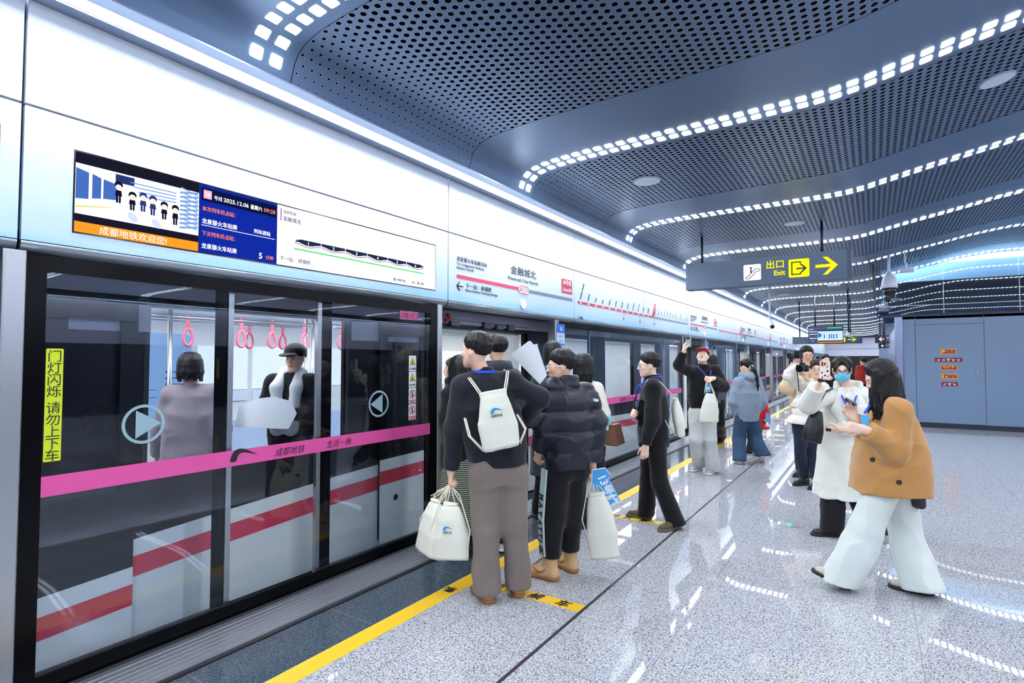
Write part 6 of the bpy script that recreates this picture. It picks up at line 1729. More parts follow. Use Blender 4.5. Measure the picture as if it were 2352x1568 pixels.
mk('A', label='man with his back to the camera in black jacket and taupe trousers, white drawstring backpack', h=0.007, gh=0.010, hair='short', seed=3, legs_m=K_taupe, legs_r=(0.105, 0.09, 0.090), hem=0.03, legs_fold=0.009, rise=0.14,
   shoe_m=(M_tan, M_gum), top_m=K_jet, top_hem=0.90, top_w=(0.185, 0.21, 0.225, 0.20), top_d=(0.135, 0.15, 0.15, 0.11), sleeve_r=(0.08, 0.074, 0.052), collar=(0.062, 0.035, 0.014), handL=dict(curl=(0.9, 1.2, 0.8)), handR=dict(curl=(0.5, 0.7, 0.4)), eyes=True, top_fold=0.008)
mk('B', label='young man in navy puffer jacket and white glasses looking left, black track pants', h=0.006, gh=0.010, hair='short', seed=5, glasses=mat('frame_clear', (226, 226, 228), 0.3), gthick=0.0026, legs_m=K_black, legs_r=(0.10, 0.088, 0.07), hem=-0.085, legs_fold=0.010,
   shoe_m=(M_wheat, M_gum), shoe_h=0.155, shoe_w=0.049, top_m=K_navy, top_hem=0.80, top_w=(0.19, 0.23, 0.235, 0.21), top_d=(0.15, 0.18, 0.175, 0.13), sleeve_r=(0.095, 0.092, 0.056), puff=(0.022, 0.15), collar=(0.070, 0.055, 0.026), handR=dict(curl=(0.9, 1.2, 0.8)), handL=dict(curl=(0.6, 0.8, 0.5)), skin='b', top_fold=0.008, cuff_back=0.02)
mk('C', label='young man in black jacket and wide black trousers with blue lanyard, looking left', h=0.007, gh=0.011, hair='crop', seed=7, glasses=M_gsteel, legs_m=K_black, legs_r=(0.10, 0.088, 0.088), hem=0.05, shoe_m=(M_olive, mat('sole_grey', (96, 92, 84), 0.6)),
   top_m=K_black, top_hem=0.775, top_w=(0.185, 0.195, 0.20, 0.18), top_d=(0.145, 0.15, 0.145, 0.11), sleeve_r=(0.078, 0.07, 0.056), collar=(0.060, 0.025, 0.014), handR=dict(curl=(0.8, 0.9, 0.6)), skin='c')
mk('R', label='young man in red cap raising a phone, black jacket and pale grey sweatpants', h=0.0075, gh=0.011, hair='crop', seed=9, legs_m=K_gmarl, legs_r=(0.108, 0.10, 0.105), hem=0.055, legs_fold=0.010, shoe_m=(M_silver, M_solew), top_m=K_black, top_hem=0.945, top_w=(0.185, 0.215, 0.215, 0.185), top_d=(0.14, 0.15, 0.15, 0.115),
   sleeve_r=(0.088, 0.088, 0.06), collar=(0.066, 0.035, 0.018), handR=dict(curl=(0.5, 0.8, 0.5)), handL=dict(curl=(0.9, 1.1, 0.8)), skin='c')
Jh = PJ['H']; hd_ = np.array(Jh['head']); 
pony = [hd_ - FH * 0.085 + UP * 0.0 + RH * 0.05, hd_ - FH * 0.125 - UP * 0.06 + RH * 0.085, hd_ - FH * 0.13 - UP * 0.17 + RH * 0.115, hd_ - FH * 0.13 - UP * 0.29 + RH * 0.13, hd_ - FH * 0.12 - UP * 0.38 + RH * 0.135]
mk('H', label='woman with ponytail walking away in blue-grey hoodie and wide jeans', h=0.009, gh=0.012, fem=True, sc=0.95, hair='tied', pony=pony, seed=11, legs_m=K_jean, legs_r=(0.105, 0.108, 0.115), hem=0.04, legs_fold=0.010, shoe_m=(M_taupesh, M_solew), top_m=K_hood, top_hem=0.65,
   top_w=(0.195, 0.225, 0.225, 0.19), top_d=(0.15, 0.165, 0.155, 0.115), sleeve_r=(0.085, 0.088, 0.055), hood=True, top_name='hoodie', handL=dict(curl=(0.5, 0.7, 0.4)))
mk('K', label='small figure in long red coat and black trousers half hidden behind the hoodie woman', h=0.012, gh=0.014, sc=0.86, hair='short', seed=12, legs_m=K_black, legs_r=(0.07, 0.06, 0.06), shoe_m=(M_soled, M_solew), shoe_w=0.036, top_m=K_redc, top_hem=0.44, top_w=(0.21, 0.19, 0.17, 0.13), top_d=(0.17, 0.14, 0.12, 0.09), sleeve_r=(0.06, 0.055, 0.045), top_name='coat', build=0.75, hsc=0.75)
mk('P', label='woman photographer in ivory puffer jacket and dark jeans holding a black camera to her face', h=0.0075, gh=0.011, fem=True, sc=0.95, hair='tied', hairm=M_hairb, seed=13, glasses=M_gsteel, gthick=0.0015, legs_m=K_djean, legs_r=(0.09, 0.068, 0.06), hem=-0.02, shoe_m=(M_matblack, M_matblack), shoe_h=0.15,
   top_m=K_ivory, top_hem=0.80, top_w=(0.25, 0.20, 0.21, 0.17), top_d=(0.20, 0.165, 0.16, 0.115), sleeve_r=(0.082, 0.085, 0.05), puff=(0.013, 0.11), collar=(0.062, 0.02, 0.02), handL=dict(curl=(0.5, 0.7, 0.4)), handR=dict(curl=(0.7, 0.8, 0.5)))
mk('M', label='man with glasses in beige jacket raising a camera behind the photographer in ivory', h=0.009, gh=0.013, hair='short', seed=15, glasses=M_gsteel, gthick=0.0016, legs_m=K_black, shoe_m=(M_matblack, M_soled), top_m=K_beige, top_hem=0.86, top_w=(0.22, 0.22, 0.22, 0.19), top_d=(0.17, 0.17, 0.16, 0.12), sleeve_r=(0.092, 0.10, 0.055), puff=(0.008, 0.12), handR=dict(curl=(0.7, 0.9, 0.5)), skin='b')
mk('W', label='woman in long white coat and pale blue face mask holding up a phone', h=0.0065, gh=0.010, fem=True, sc=0.95, hair='tied', locks=True, seed=17, glasses=M_gblack, gthick=0.0028, legs_m=K_black, legs_r=(0.10, 0.10, 0.105), hem=0.05, shoe_m=(M_soled, M_soled), top_m=K_wool, top_hem=0.33,
   top_w=(0.255, 0.20, 0.20, 0.175), top_d=(0.24, 0.16, 0.145, 0.11), sleeve_r=(0.08, 0.088, 0.066), top_name='coat', top_foldz=(0.05, 8, 0.95, 0.4), hood=True, handR=dict(curl=(0.75, 0.9, 0.6)), handL=dict(curl=(0.7, 0.9, 0.6)), skin='c', cuff_back=0.03, mouth=False, top_fold=0.005)
mk('T', label='woman in camel jacket and wide white trousers walking left while looking at her phone', h=0.0065, gh=0.009, fem=True, sc=0.97, hair='long', seed=19, hair_extra=[(tuple(0.02 * RH - 0.02 * UP), tuple(-0.075 * RH - 0.25 * UP - 0.06 * FH), 0.07, 0.035), (tuple(0.05 * RH - 0.02 * UP - 0.03 * FH), tuple(0.02 * RH - 0.25 * UP - 0.10 * FH), 0.075, 0.04), (tuple(0.08 * RH), tuple(0.11 * RH - 0.24 * UP - 0.05 * FH), 0.075, 0.05), (tuple(0.06 * RH - 0.02 * FH), tuple(0.13 * RH - 0.20 * UP - 0.05 * FH), 0.07, 0.045), (tuple(-0.05 * RH + 0.02 * UP - 0.05 * FH), tuple(-0.09 * RH - 0.22 * UP - 0.03 * FH), 0.05, 0.03), (tuple(-0.02 * RH + 0.0 * UP - 0.05 * FH), tuple(-0.055 * RH - 0.20 * UP - 0.085 * FH), 0.05, 0.03)], legs_m=K_offw, legs_r=(0.112, 0.105, 0.128), hem=0.055, legs_fold=0.012, shoe_m=(M_taupesh, M_soled), shoe_w=0.046, top_m=K_camel, top_hem=0.69,
   top_w=(0.265, 0.25, 0.215, 0.175), top_d=(0.25, 0.24, 0.19, 0.125), sleeve_r=(0.092, 0.10, 0.072), handR=dict(curl=(0.55, 0.7, 0.5)), handL=dict(curl=(0.7, 0.9, 0.6)), skin='c', cuff_back=0.04, top_fold=0.007)
mk('E', label='dark-haired woman in cream jacket and black trousers beside the puffer jacket man', h=0.009, gh=0.012, fem=True, sc=0.95, hair='mid', seed=21, legs_m=K_black, legs_r=(0.10, 0.09, 0.09), shoe_m=(M_matblack, M_soled), top_m=K_cream, top_hem=0.80, top_w=(0.175, 0.17, 0.175, 0.15), top_d=(0.15, 0.14, 0.14, 0.11), sleeve_r=(0.07, 0.066, 0.055), handR=dict(curl=(0.9, 1.1, 0.8)))
mk('G', label='long-haired woman in grey coat holding a large white board at the open door', h=0.010, gh=0.013, fem=True, sc=0.96, hair='long', seed=23, legs_m=K_black, shoe_m=(M_matblack, M_soled), top_m=K_char, top_hem=0.5, top_w=(0.21, 0.19, 0.19, 0.155), top_d=(0.17, 0.15, 0.14, 0.11), sleeve_r=(0.072, 0.07, 0.055), top_name='coat', hood=True)
mk('D', label='dark-haired man in charcoal hoodie stepping into the open train door', h=0.009, gh=0.012, hair='short', seed=25, legs_m=K_black, legs_r=(0.09, 0.075, 0.07), shoe_m=(M_solew, M_solew), top_m=cloth('cloth_charcoal', (46, 50, 58)), top_hem=0.84, sleeve_r=(0.078, 0.072, 0.055), hood=True, top_name='hoodie')
mk('S', label='woman with dark hair and green striped skirt in front of the train door, mostly hidden', h=0.011, gh=0.012, fem=True, sc=0.94, hair='long', seed=27, legs_m=K_black, legs_r=(0.07, 0.055, 0.05), skirt_m=None, shoe_m=(M_matblack, M_soled), top_m=K_black, top_hem=0.80, top_w=(0.15, 0.16, 0.165, 0.14), top_d=(0.125, 0.125, 0.125, 0.10), sleeve_r=(0.06, 0.055, 0.045))
mk('B2', group='passengers inside the train', label='passenger with bobbed hair and black coat inside the doorway, face turned left', h=0.009, gh=0.013, fem=True, sc=0.95, hair='bob', seed=29, legs_m=K_black, shoe_m=(M_matblack, M_soled), top_m=K_black, top_hem=0.5, top_w=(0.19, 0.18, 0.18, 0.155), top_d=(0.16, 0.15, 0.15, 0.12), sleeve_r=(0.075, 0.07, 0.055), puff=(0.006, 0.12), collar=(0.07, 0.02, 0.03), top_name='coat', skin='c')
mk('V', group='passengers inside the train', label='passenger in mauve coat seen from behind through the large glass pane', h=0.010, gh=0.013, fem=True, hair='bob', fringe=False, seed=31, legs_m=K_black, shoe_m=(M_matblack, M_soled), top_m=K_mauve, top_hem=0.45, top_w=(0.25, 0.225, 0.225, 0.185), top_d=(0.2, 0.17, 0.16, 0.12), sleeve_r=(0.085, 0.08, 0.06), top_name='coat')
mk('Q', group='passengers inside the train', label='passenger in black cap and white scarf holding a pale board inside the train', h=0.009, gh=0.013, hair='crop', seed=33, legs_m=K_char, shoe_m=(M_solew, M_solew), top_m=K_black, top_hem=0.85, top_w=(0.2, 0.22, 0.225, 0.19), top_d=(0.15, 0.16, 0.155, 0.12), sleeve_r=(0.08, 0.078, 0.058), handL=dict(curl=(0.6, 0.8, 0.5)), handR=dict(curl=(0.6, 0.8, 0.5)))
mk('X1', label='distant person with dark hair holding up a phone behind the masked woman', h=0.014, gh=0.018, hair='short', seed=35, legs_m=K_black, shoe_m=(M_matblack, M_soled), top_m=K_black, top_hem=0.85, puff=(0.008, 0.12))
mk('X2', label='distant person in red jacket near the blue wall corner', h=0.016, gh=0.02, hair='short', seed=37, legs_m=K_black, shoe_m=(M_matblack, M_soled), top_m=mat('jacket_red', (176, 34, 22), 0.7), top_hem=0.82)
mk('X3', label='person in dark jacket just behind the red cap man, only hair and shoulder showing', h=0.012, gh=0.015, hair='bob', fringe=False, seed=39, legs_m=K_black, shoe_m=(M_matblack, M_soled), top_m=K_char, top_hem=0.84, top_w=(0.15, 0.16, 0.165, 0.14), top_d=(0.125, 0.125, 0.125, 0.10), sleeve_r=(0.06, 0.055, 0.05))
# ------------------------------------------------------------------ things people carry and wear
def basis(o, x, y, z):
    return Matrix(((x[0], y[0], z[0], o[0]), (x[1], y[1], z[1], o[1]), (x[2], y[2], z[2], o[2]), (0, 0, 0, 1)))
def ortho(up, out):
    up = unit(up); out = unit(np.array(out) - up * np.dot(out, up)); return np.cross(up, out), up, out     # x to the viewer's right, y up, z to the viewer
def pillow(w, h, t, hh=0.007, seed=1, top=0.62, neckw=0.5, bot=1.0, amp=0.006):
    s = SDF(hh); X = (1, 0, 0); Y = (0, 1, 0)
    s.loft([(-h, 0, 0, 0.46 * w * bot, 0.22 * t), (-h * 0.95, 0, 0, 0.5 * w * bot, 0.42 * t), (-h * 0.6, 0, 0, 0.5 * w * (0.5 + bot * 0.5), 0.5 * t), (-h * 0.28, 0, 0, 0.48 * w * (0.5 + top * 0.5), 0.44 * t), (-h * 0.10, 0, 0, 0.47 * w * top, 0.30 * t), (-h * 0.04, 0, 0, 0.45 * w * neckw, 0.20 * t), (0, 0, 0, 0.47 * w * neckw, 0.20 * t)], X, Y, 0.01, p=2.8)
    s.warp(amp, 24, seed); s.warp(amp * 0.7, 34, seed + 1, zs=0.35, ridge=True)
    return s.mesh()
def drawbag(name, label, top, up, out, w, h, t, strings=(), emblem_at=None, seed=1, m=None, group='white drawstring bags', top_f=0.62, neck=0.5, bot=1.0, em_size=0.08):
    o = thing(name, label, 'bag', tuple(np.array(top) - unit(up) * h), group)
    x, y, z = ortho(up, out)
    M = basis(top, x, -z, y)          # local x right, local y into the picture, local z up
    V, F = pillow(w, h, t, seed=seed, top=top_f, neckw=neck, bot=bot)
    V = np.array([tuple(M @ Vector(v)) for v in V])
    b = mesh_np('bag_body', V, F, m or K_canvas, o)
    for k in range(-3, 4):            # gathered mouth
        pass
    g = MB(); g.tube([tuple(M @ Vector((0.43 * w * neck * math.cos(a), 0.21 * t * math.sin(a), -h * 0.03))) for a in np.linspace(0, 2 * math.pi, 17)[:-1]], 0.005, 6, closed=True); g.build('drawcord', M_cord, b)
    mb = MB()
    for pts in strings:
        mb2 = MB(); mb2.tube(pts, 0.0045, 6); mb2.build('string', M_cord, o)
    if emblem_at:
        ex, ey = emblem_at
        E_ = frame(tuple(M @ Vector((ex, -0.5 * t - 0.004, ey))), x, y)
        em = MB(); wave_emblem(em, E_, em_size); em.build('wave_emblem', mat('emblem_blue', (30, 140, 210), 0.4), b)
        text('emblem_text', '成都轨道', em_size * 0.22, E_ @ Matrix.Translation((0, -em_size * 0.27, 0)), M_ink, b)
    return o, M
def lanyard(owner, J, card=None, side=0.0):
    neck = J['neck']; rt, fw = J['_right'], J['_fwd']
    o = owner
    pts = []
    r0 = 0.082
    cd = np.array(card) if card is not None else None
    lo = MB()
    n = 12
    back = [neck + rt * math.cos(a) * r0 - fw * (math.sin(a) * 0.088 + 0.0) + UP * 0.012 for a in np.linspace(0, math.pi, n)]
    if cd is not None:
        e1 = [neck + rt * 0.088 + fw * 0.05 - UP * 0.015, neck + rt * 0.05 + fw * 0.15 - UP * 0.09, cd + UP * 0.10 + fw * 0.008]
        e2 = [neck - rt * 0.088 + fw * 0.05 - UP * 0.015, neck - rt * 0.05 + fw * 0.15 - UP * 0.09, cd + UP * 0.10 + fw * 0.008]
        pts = e1[::-1] + back + e2
    else:
        pts = [neck + rt * 0.09 + fw * 0.06 - UP * 0.02] + back + [neck - rt * 0.09 + fw * 0.06 - UP * 0.02]
    nrm = [unit(np.cross(unit(pts[min(i + 1, len(pts) - 1)] - pts[max(i - 1, 0)]), (p - neck) * np.array([1, 1, 0.15]) + 1e-4)) for i, p in enumerate(pts)]
    if cd is None:
        lo.strap([tuple(p) for p in pts], 0.018, 0.004, [tuple(v) for v in nrm])
    else:
        lo.tube([tuple(p) for p in pts], 0.0075, 8)
    lo.build('lanyard', M_lany, J['_top'])
    if cd is not None:
        x, y, z = ortho(UP, fw)
        M = basis(cd, x, y, z)
        c = MB().rbox((-0.04, -0.055, -0.003), (0.04, 0.055, 0.003), 0.006, 2, M=M).build('badge', M_card, J['_top'])
        MB().box((-0.028, -0.02, 0.003), (0.028, 0.02, 0.0042), M=M).build('badge_field', M_white, c)
        MB().box((-0.008, 0.055, -0.003), (0.008, 0.095, 0.003), M=M).build('clip', M_white, c)
def phone(label, c, up, out, w=0.075, h=0.155, m=None, lens=True, spots=False, seedcol=None):
    o = thing('phone', label, 'phone', tuple(c))
    x, y, z = ortho(up, out); M = basis(c, x, y, z)
    b = MB().rbox((-w / 2, -h / 2, -0.0045), (w / 2, h / 2, 0.0045), 0.012, 2, M=M).build('case', m or M_matblack, o)
    MB().rbox((-w / 2 + 0.004, -h / 2 + 0.004, -0.0055), (w / 2 - 0.004, h / 2 - 0.004, -0.0044), 0.010, 2, M=M).build('display', M_black, o)
    if lens:
        p = MB().rbox((-w / 2 + 0.006, h / 2 - 0.046, 0.0044), (w / 2 - 0.018, h / 2 - 0.006, 0.0068), 0.008, 2, M=M).build('camera_block', mat('lens_plate', (70, 76, 80), 0.3) if not spots else mat('case_pink', (238, 180, 176), 0.4), o)
        for a, b_ in ((-w / 2 + 0.017, h / 2 - 0.016), (-w / 2 + 0.017, h / 2 - 0.035), (-w / 2 + 0.038, h / 2 - 0.026)):
            MB().tube([tuple(M @ Vector((a, b_, 0.006))), tuple(M @ Vector((a, b_, 0.009)))], 0.0075, 14).build('lens', M_black, p)
    if spots:
        s = MB()
        for a, b_, r in ((-0.024, -0.02, 0.007), (0.02, -0.005, 0.009), (0.0, -0.045, 0.008), (-0.02, -0.06, 0.006), (0.024, -0.05, 0.006), (0.018, 0.03, 0.005)):
            s.disc(tuple(M @ Vector((a, b_, 0.0052))), tuple(z), r, 14)
        s.build('spots', M_ink, o)
    return o

from mathutils.bvhtree import BVHTree
def surface(ob, p, d):
    t = BVHTree.FromPolygons([v.co[:] for v in ob.data.vertices], [q.vertices[:] for q in ob.data.polygons])
    hit = t.ray_cast(Vector(p), Vector(d))[0]
    return np.array(hit if hit is not None else Vector(p) + Vector(d) * 0.55)
# man with the backpack
o, J = P_['A']
lanyard(o, J)
rt, fw = J['_right'], J['_fwd']
bk = -fw
up = unit(UP - rt * 0.17)
topA = np.array((-2.035, 2.865, 1.425)) + FH * 0.03
wA, hA = 0.245, 0.375
xr, yu, zo = ortho(up, bk)
tl = topA - xr * 0.075; tr = topA + xr * 0.075; bl = topA - yu * hA * 0.97 - xr * 0.125; brr = topA - yu * hA * 0.97 + xr * 0.125
S_ = []
for cn, sh, q in ((tl, J['shL'], -1), (tr, J['shR'], 1)):
    st = sh + UP * 0.075 - rt * q * 0.03
    for dlt in (0.0, 0.014):
        S_.append([tuple(cn + zo * 0.01 + xr * dlt * q), tuple((cn * 0.5 + st * 0.5) + bk * 0.035 + xr * dlt * q), tuple(st + bk * 0.045 + xr * dlt * q), tuple(st + fw * 0.04 + UP * 0.012)])
for cn, sh, q in ((bl, J['shL'], -1), (brr, J['shR'], 1)):
    arm = sh - UP * 0.16 - rt * q * 0.005
    S_.append([tuple(cn + zo * 0.01), tuple(cn * 0.6 + arm * 0.4 + rt * q * 0.055 + bk * 0.07), tuple(arm * 0.8 + cn * 0.2 + rt * q * 0.03 + bk * 0.05), tuple(arm - rt * q * 0.02 + fw * 0.02)])
    S_.append([tuple(cn + zo * 0.01 + yu * 0.015), tuple(cn * 0.62 + arm * 0.38 + rt * q * 0.045 + bk * 0.075), tuple(arm * 0.8 + cn * 0.2 + rt * q * 0.02 + bk * 0.055), tuple(arm - rt * q * 0.03 + fw * 0.02)])
drawbag('drawstring_backpack', 'white drawstring backpack on the back of the man in the black jacket', topA, up, bk, wA, hA, 0.09, S_, (-0.045, -0.135), 2, group='white drawstring bags', top_f=0.66, neck=0.66, em_size=0.085)
hw = J['wrL'] - UP * 0.095
for i, (dx, lab, em, yaw_) in enumerate(((-0.115, 'white drawstring bag held by the backpack man, left of his two, edge-on', None, 0.9), (0.0, 'white drawstring bag with blue wave emblem hanging from the left hand of the backpack man', (-0.04, -0.17), 0.1))):
    tp = hw + RH * dx - UP * 0.115 - FH * (0.02 + 0.10 * i) + FH * 0.12
    out = -FH * math.cos(yaw_) - RH * math.sin(yaw_) * 1.0
    xr, yu, zo = ortho(UP + RH * 0.12 * (1 - i) * 1.2, out)
    st = [[tuple(tp + xr * 0.07 * q), tuple(tp * 0.5 + hw * 0.5 + xr * 0.03 * q), tuple(hw + UP * 0.01 + RH * 0.006 * q)] for q in (-1, -0.35, 0.4, 1)]
    st.append([tuple(tp - yu * 0.37 - xr * 0.115), tuple(tp - yu * 0.18 - xr * 0.135 + zo * 0.02), tuple(tp * 0.6 + hw * 0.4 - xr * 0.06), tuple(hw)])
    st.append([tuple(tp - yu * 0.37 + xr * 0.115), tuple(tp - yu * 0.18 + xr * 0.135 + zo * 0.02), tuple(tp * 0.6 + hw * 0.4 + xr * 0.06), tuple(hw)])
    drawbag('drawstring_bag', lab, tp, UP + RH * 0.12 * (1 - i) * 1.2, out, 0.245, 0.385, 0.13, st, em, 11 + i, neck=0.45, em_size=0.07)

# puffer jacket man
o, J = P_['B']
hw = J['wrR'] - UP * 0.085
tp = hw - UP * 0.115 + RH * 0.015 - FH * 0.06
xr, yu, zo = ortho(UP - RH * 0.12, -FH)
st = [[tuple(tp + xr * 0.06 * q), tuple(tp * 0.5 + hw * 0.5 + xr * 0.025 * q - FH * 0.01), tuple(hw + RH * 0.005 * q)] for q in (-1, -0.3, 0.4, 1)]
st.append([tuple(tp - yu * 0.36 - xr * 0.10), tuple(tp - yu * 0.18 - xr * 0.13 + zo * 0.02), tuple(tp * 0.6 + hw * 0.4 - xr * 0.05), tuple(hw)])
drawbag('drawstring_bag', 'white drawstring bag hanging from the hand of the puffer jacket man', tp, UP - RH * 0.16, -FH - RH * 0.25, 0.235, 0.50, 0.13, st, None, 21, neck=0.5)
def board(name, label, pts, n, m, border=None, t=0.006, cat='board'):
    pts = [np.array(p) for p in pts]; c = sum(pts) / len(pts)
    o = thing(name, label, cat, tuple(c))
    n = unit(n)
    MB().loft([[tuple(p - n * t) for p in pts], [tuple(p) for p in pts]], smooth=False).build('sheet', border or m, o)
    if border:
        MB().loft([[tuple(c + (p - c) * 0.94 + n * 0.0002) for p in pts], [tuple(c + (p - c) * 0.94 + n * 0.0012) for p in pts]], smooth=False).build('printed_field', m, o)
    return o, c
M_bblue = mat('board_blue', (64, 160, 226), 0.4); M_bwhite = mat('board_white', (226, 234, 242), 0.4)
q_ = lambda *a: [np.array(p) for p in a]
bpts = q_((-1.800, 3.835, 0.800), (-1.709, 3.88, 0.817), (-1.672, 3.902, 0.761), (-1.694, 3.892, 0.748), (-1.613, 3.955, 0.557), (-1.708, 3.89, 0.500), (-1.80, 3.826, 0.70))
nb = unit(np.cross(bpts[4] - bpts[0], bpts[1] - bpts[0])); nb = nb if np.dot(nb, -FH) > 0 else -nb
# flatten to one plane
pc = sum(bpts) / len(bpts); bpts = [p - nb * np.dot(p - pc, nb) for p in bpts]
bo, bc = board('handheld_sign', 'blue sign reading 13号线 held with the bag by the puffer jacket man', bpts, nb, M_bblue, M_bwhite, cat='sign')
dn = unit(bpts[4] - bpts[1]); ac = unit(np.cross(dn, nb)); 
ac = ac if np.dot(ac, RH) < 0 else -ac
rd = np.cross(nb, dn); 
Mt = frame(tuple(bpts[1] * 0.72 + bpts[0] * 0.28 + dn * 0.045 + nb * 0.002 + rd * 0.0), dn, np.cross(nb, dn))
text('sign_text', '13号线', 0.082, Mt @ Matrix.Translation((0, -0.055, 0)), M_bwhite, bo, bold=0.003)
f_ = MB()
for k in range(4):
    a = bpts[1] * 0.75 + bpts[2] * 0.25 - (bpts[1] - bpts[0]) * 0.05 + dn * (0.012 * k)
w2 = q_((-1.862, 3.863, 0.731), (-1.798, 3.905, 0.751), (-1.700, 3.981, 0.467), (-1.743, 3.955, 0.441), (-1.868, 3.866, 0.584))
n2 = unit(np.cross(w2[2] - w2[0], w2[1] - w2[0])); n2 = n2 if np.dot(n2, -FH) > 0 else -n2
pc = sum(w2) / 5; w2 = [p - n2 * np.dot(p - pc, n2) for p in w2]
wo, wc_ = board('handheld_sign', 'white sign with pale blue marks tucked behind the blue sign', w2, n2, M_bwhite, cat='sign')
f_ = MB(); d2 = unit(w2[2] - w2[1]); c2 = np.cross(n2, d2)
for k in range(4):
    p = w2[1] * 0.6 + w2[0] * 0.4 + d2 * (0.05 + 0.065 * k) + n2 * 0.001
    f_.quad(p, p + d2 * 0.04, p + d2 * 0.04 + c2 * 0.008, p + c2 * 0.008); f_.quad(p + d2 * 0.016, p + d2 * 0.024, p + d2 * 0.024 + c2 * 0.035, p + d2 * 0.016 + c2 * 0.035)
f_.build('printed_marks', M_card, wo)
# leg stripe with letters
hp, kn, an = J['hipL'], J['knL'], J['anL']
lft = unit(-RH * 0.92 - FH * 0.38)
cl = [hp + lft * 0.122 - UP * 0.02, hp * 0.6 + kn * 0.4 + lft * 0.112, kn + lft * 0.096, kn * 0.5 + an * 0.5 + lft * 0.082, an + UP * 0.10 + lft * 0.068]
tng = unit(RH * 0.38 - FH * 0.92)
sb = MB(); sb.strap([tuple(p - lft * 0.004) for p in cl], 0.085, 0.012, tuple(tng))
stripe = sb.build('leg_stripe', mat('stripe_pale', (176, 196, 200), 0.7), P_['B'][0])
cs = np.array(cl)
for k, ch in enumerate('MAYATTJCK'):
    t = 0.30 + k * 0.068
    a = t * 4; i = min(int(a), 3); p = cs[i] * (1 - (a - i)) + cs[i + 1] * (a - i); d = unit(cs[i + 1] - cs[i])
    x = d; y = unit(np.cross(lft, d))
    text('stripe_letter', ch, 0.082, frame(tuple(p + lft * 0.006 - y * 0.029), x, y), M_ink, stripe, bold=0.003, sx=0.72)
for S in 'LR':
    h_, t_ = J['heel' + S], J['toe' + S]; d = unit(t_ - h_); sd = np.cross(UP, d); sd = sd if np.dot(sd, FH) < 0 else -sd
    MB().tube([tuple(h_ + d * a + sd * b + UP * c) for a, b, c in ((0.075, 0.051, 0.085), (0.10, 0.051, 0.062), (0.13, 0.050, 0.056), (0.17, 0.046, 0.072), (0.20, 0.041, 0.085))], [0.003, 0.008, 0.010, 0.006, 0.002], 8).build('curved_stripe', M_gum, bpy.data.objects[P_['B'][0].name])
    ls = MB()
    for k in range(4):
        c0_ = h_ + d * (0.125 + 0.022 * k) + UP * (0.145 - 0.018 * k)
        ls.tube([tuple(c0_ + sd * 0.032 - UP * 0.012), tuple(c0_ + d * 0.012), tuple(c0_ - sd * 0.032 - UP * 0.012)], 0.0045, 6)
    ls.build('laces', M_gum, bpy.data.objects[P_['B'][0].name])
lg = J['shR'] + J['_right'] * 0.02 - UP * 0.075 - J['_fwd'] * 0.12
x, y, z = ortho(UP, -J['_fwd'] - J['_right'] * 0.0)
lm = MB(); Ml = basis(J['neck'] - J['_fwd'] * 0.158 + J['_right'] * 0.125 - UP * 0.105, x, y, z)
lm.rbox((0.0, -0.017, -0.002), (0.034, 0.001, 0.012), 0.008, 2, M=Ml); lm.rbox((-0.012, 0.004, -0.002), (0.0, 0.008, 0.012), 0.001, 2, M=Ml); lm.rbox((-0.014, -0.004, -0.002), (-0.001, 0.0, 0.012), 0.001, 2, M=Ml); lm.rbox((-0.012, -0.012, -0.002), (-0.001, -0.008, 0.012), 0.001, 2, M=Ml)
lm.build('chest_logo', M_white, J['_top'])

# man in black
o, J = P_['C']
lanyard(o, J, J['neck'] + J['_fwd'] * 0.165 - UP * 0.33)
bk = -J['_fwd']
tp = J['neck'] - UP * 0.20 + bk * 0.215
xr, yu, zo = ortho(UP - bk * 0.12, bk)
st = []
for q, sh in ((-1, J['shL']), (1, J['shR'])):
    s2 = sh + UP * 0.075 - J['_right'] * q * 0.03
    st.append([tuple(tp + J['_right'] * q * 0.07), tuple(s2 + bk * 0.07 - UP * 0.02), tuple(s2 + J['_fwd'] * 0.05), tuple(s2 + J['_fwd'] * 0.09 - UP * 0.06)])
    st.append([tuple(tp - UP * 0.36 + J['_right'] * q * 0.10), tuple(tp - UP * 0.27 + J['_right'] * q * 0.15 - bk * 0.08), tuple(sh - UP * 0.2 + bk * 0.06)])
drawbag('drawstring_backpack', 'white drawstring backpack on the man in black with the lanyard', tp, UP - bk * 0.12, bk, 0.25, 0.38, 0.11, st, None, 31, top_f=0.66, neck=0.6)
phone('dark phone held at the chest by the man in black', J['wrR'] + UP * 0.085 - RH * 0.01, UP + RH * 0.1, J['_fwd'], m=mat('phone_dark', (40, 36, 44), 0.3))

# red cap man
o, J = P_['R']
lanyard(o, J, J['neck'] + J['_fwd'] * 0.165 - UP * 0.30)
r, f, u = head_frame(J); Hc = J['head']
s = SDF(0.008); Q = lambda x, y, z: Hc + r * x + f * y + u * z
s.ell(Q(0, -0.012, 0.052), (0.092, 0.106, 0.088), (r, f, u), 0.01); s.cut(Q(0, 0, 0.050), -u)
cp = mesh_np('cap', *s.mesh(), mat('cap_red', (176, 26, 44), 0.7), J['_body'])
s = SDF(0.006); s.ell(Q(0, 0.115, 0.058), (0.078, 0.075, 0.012), (r, unit(f - u * 0.18), unit(u + f * 0.18)), 0.01); mesh_np('cap_brim', *s.mesh(), MATS['cap_red'], cp)
MB().sphere(Q(0.0, 0.088, 0.085), (0.018, 0.006, 0.010), 10, 6, Matrix([[r[0], f[0], u[0]], [r[1], f[1], u[1]], [r[2], f[2], u[2]]])).build('cap_patch', M_white, cp)
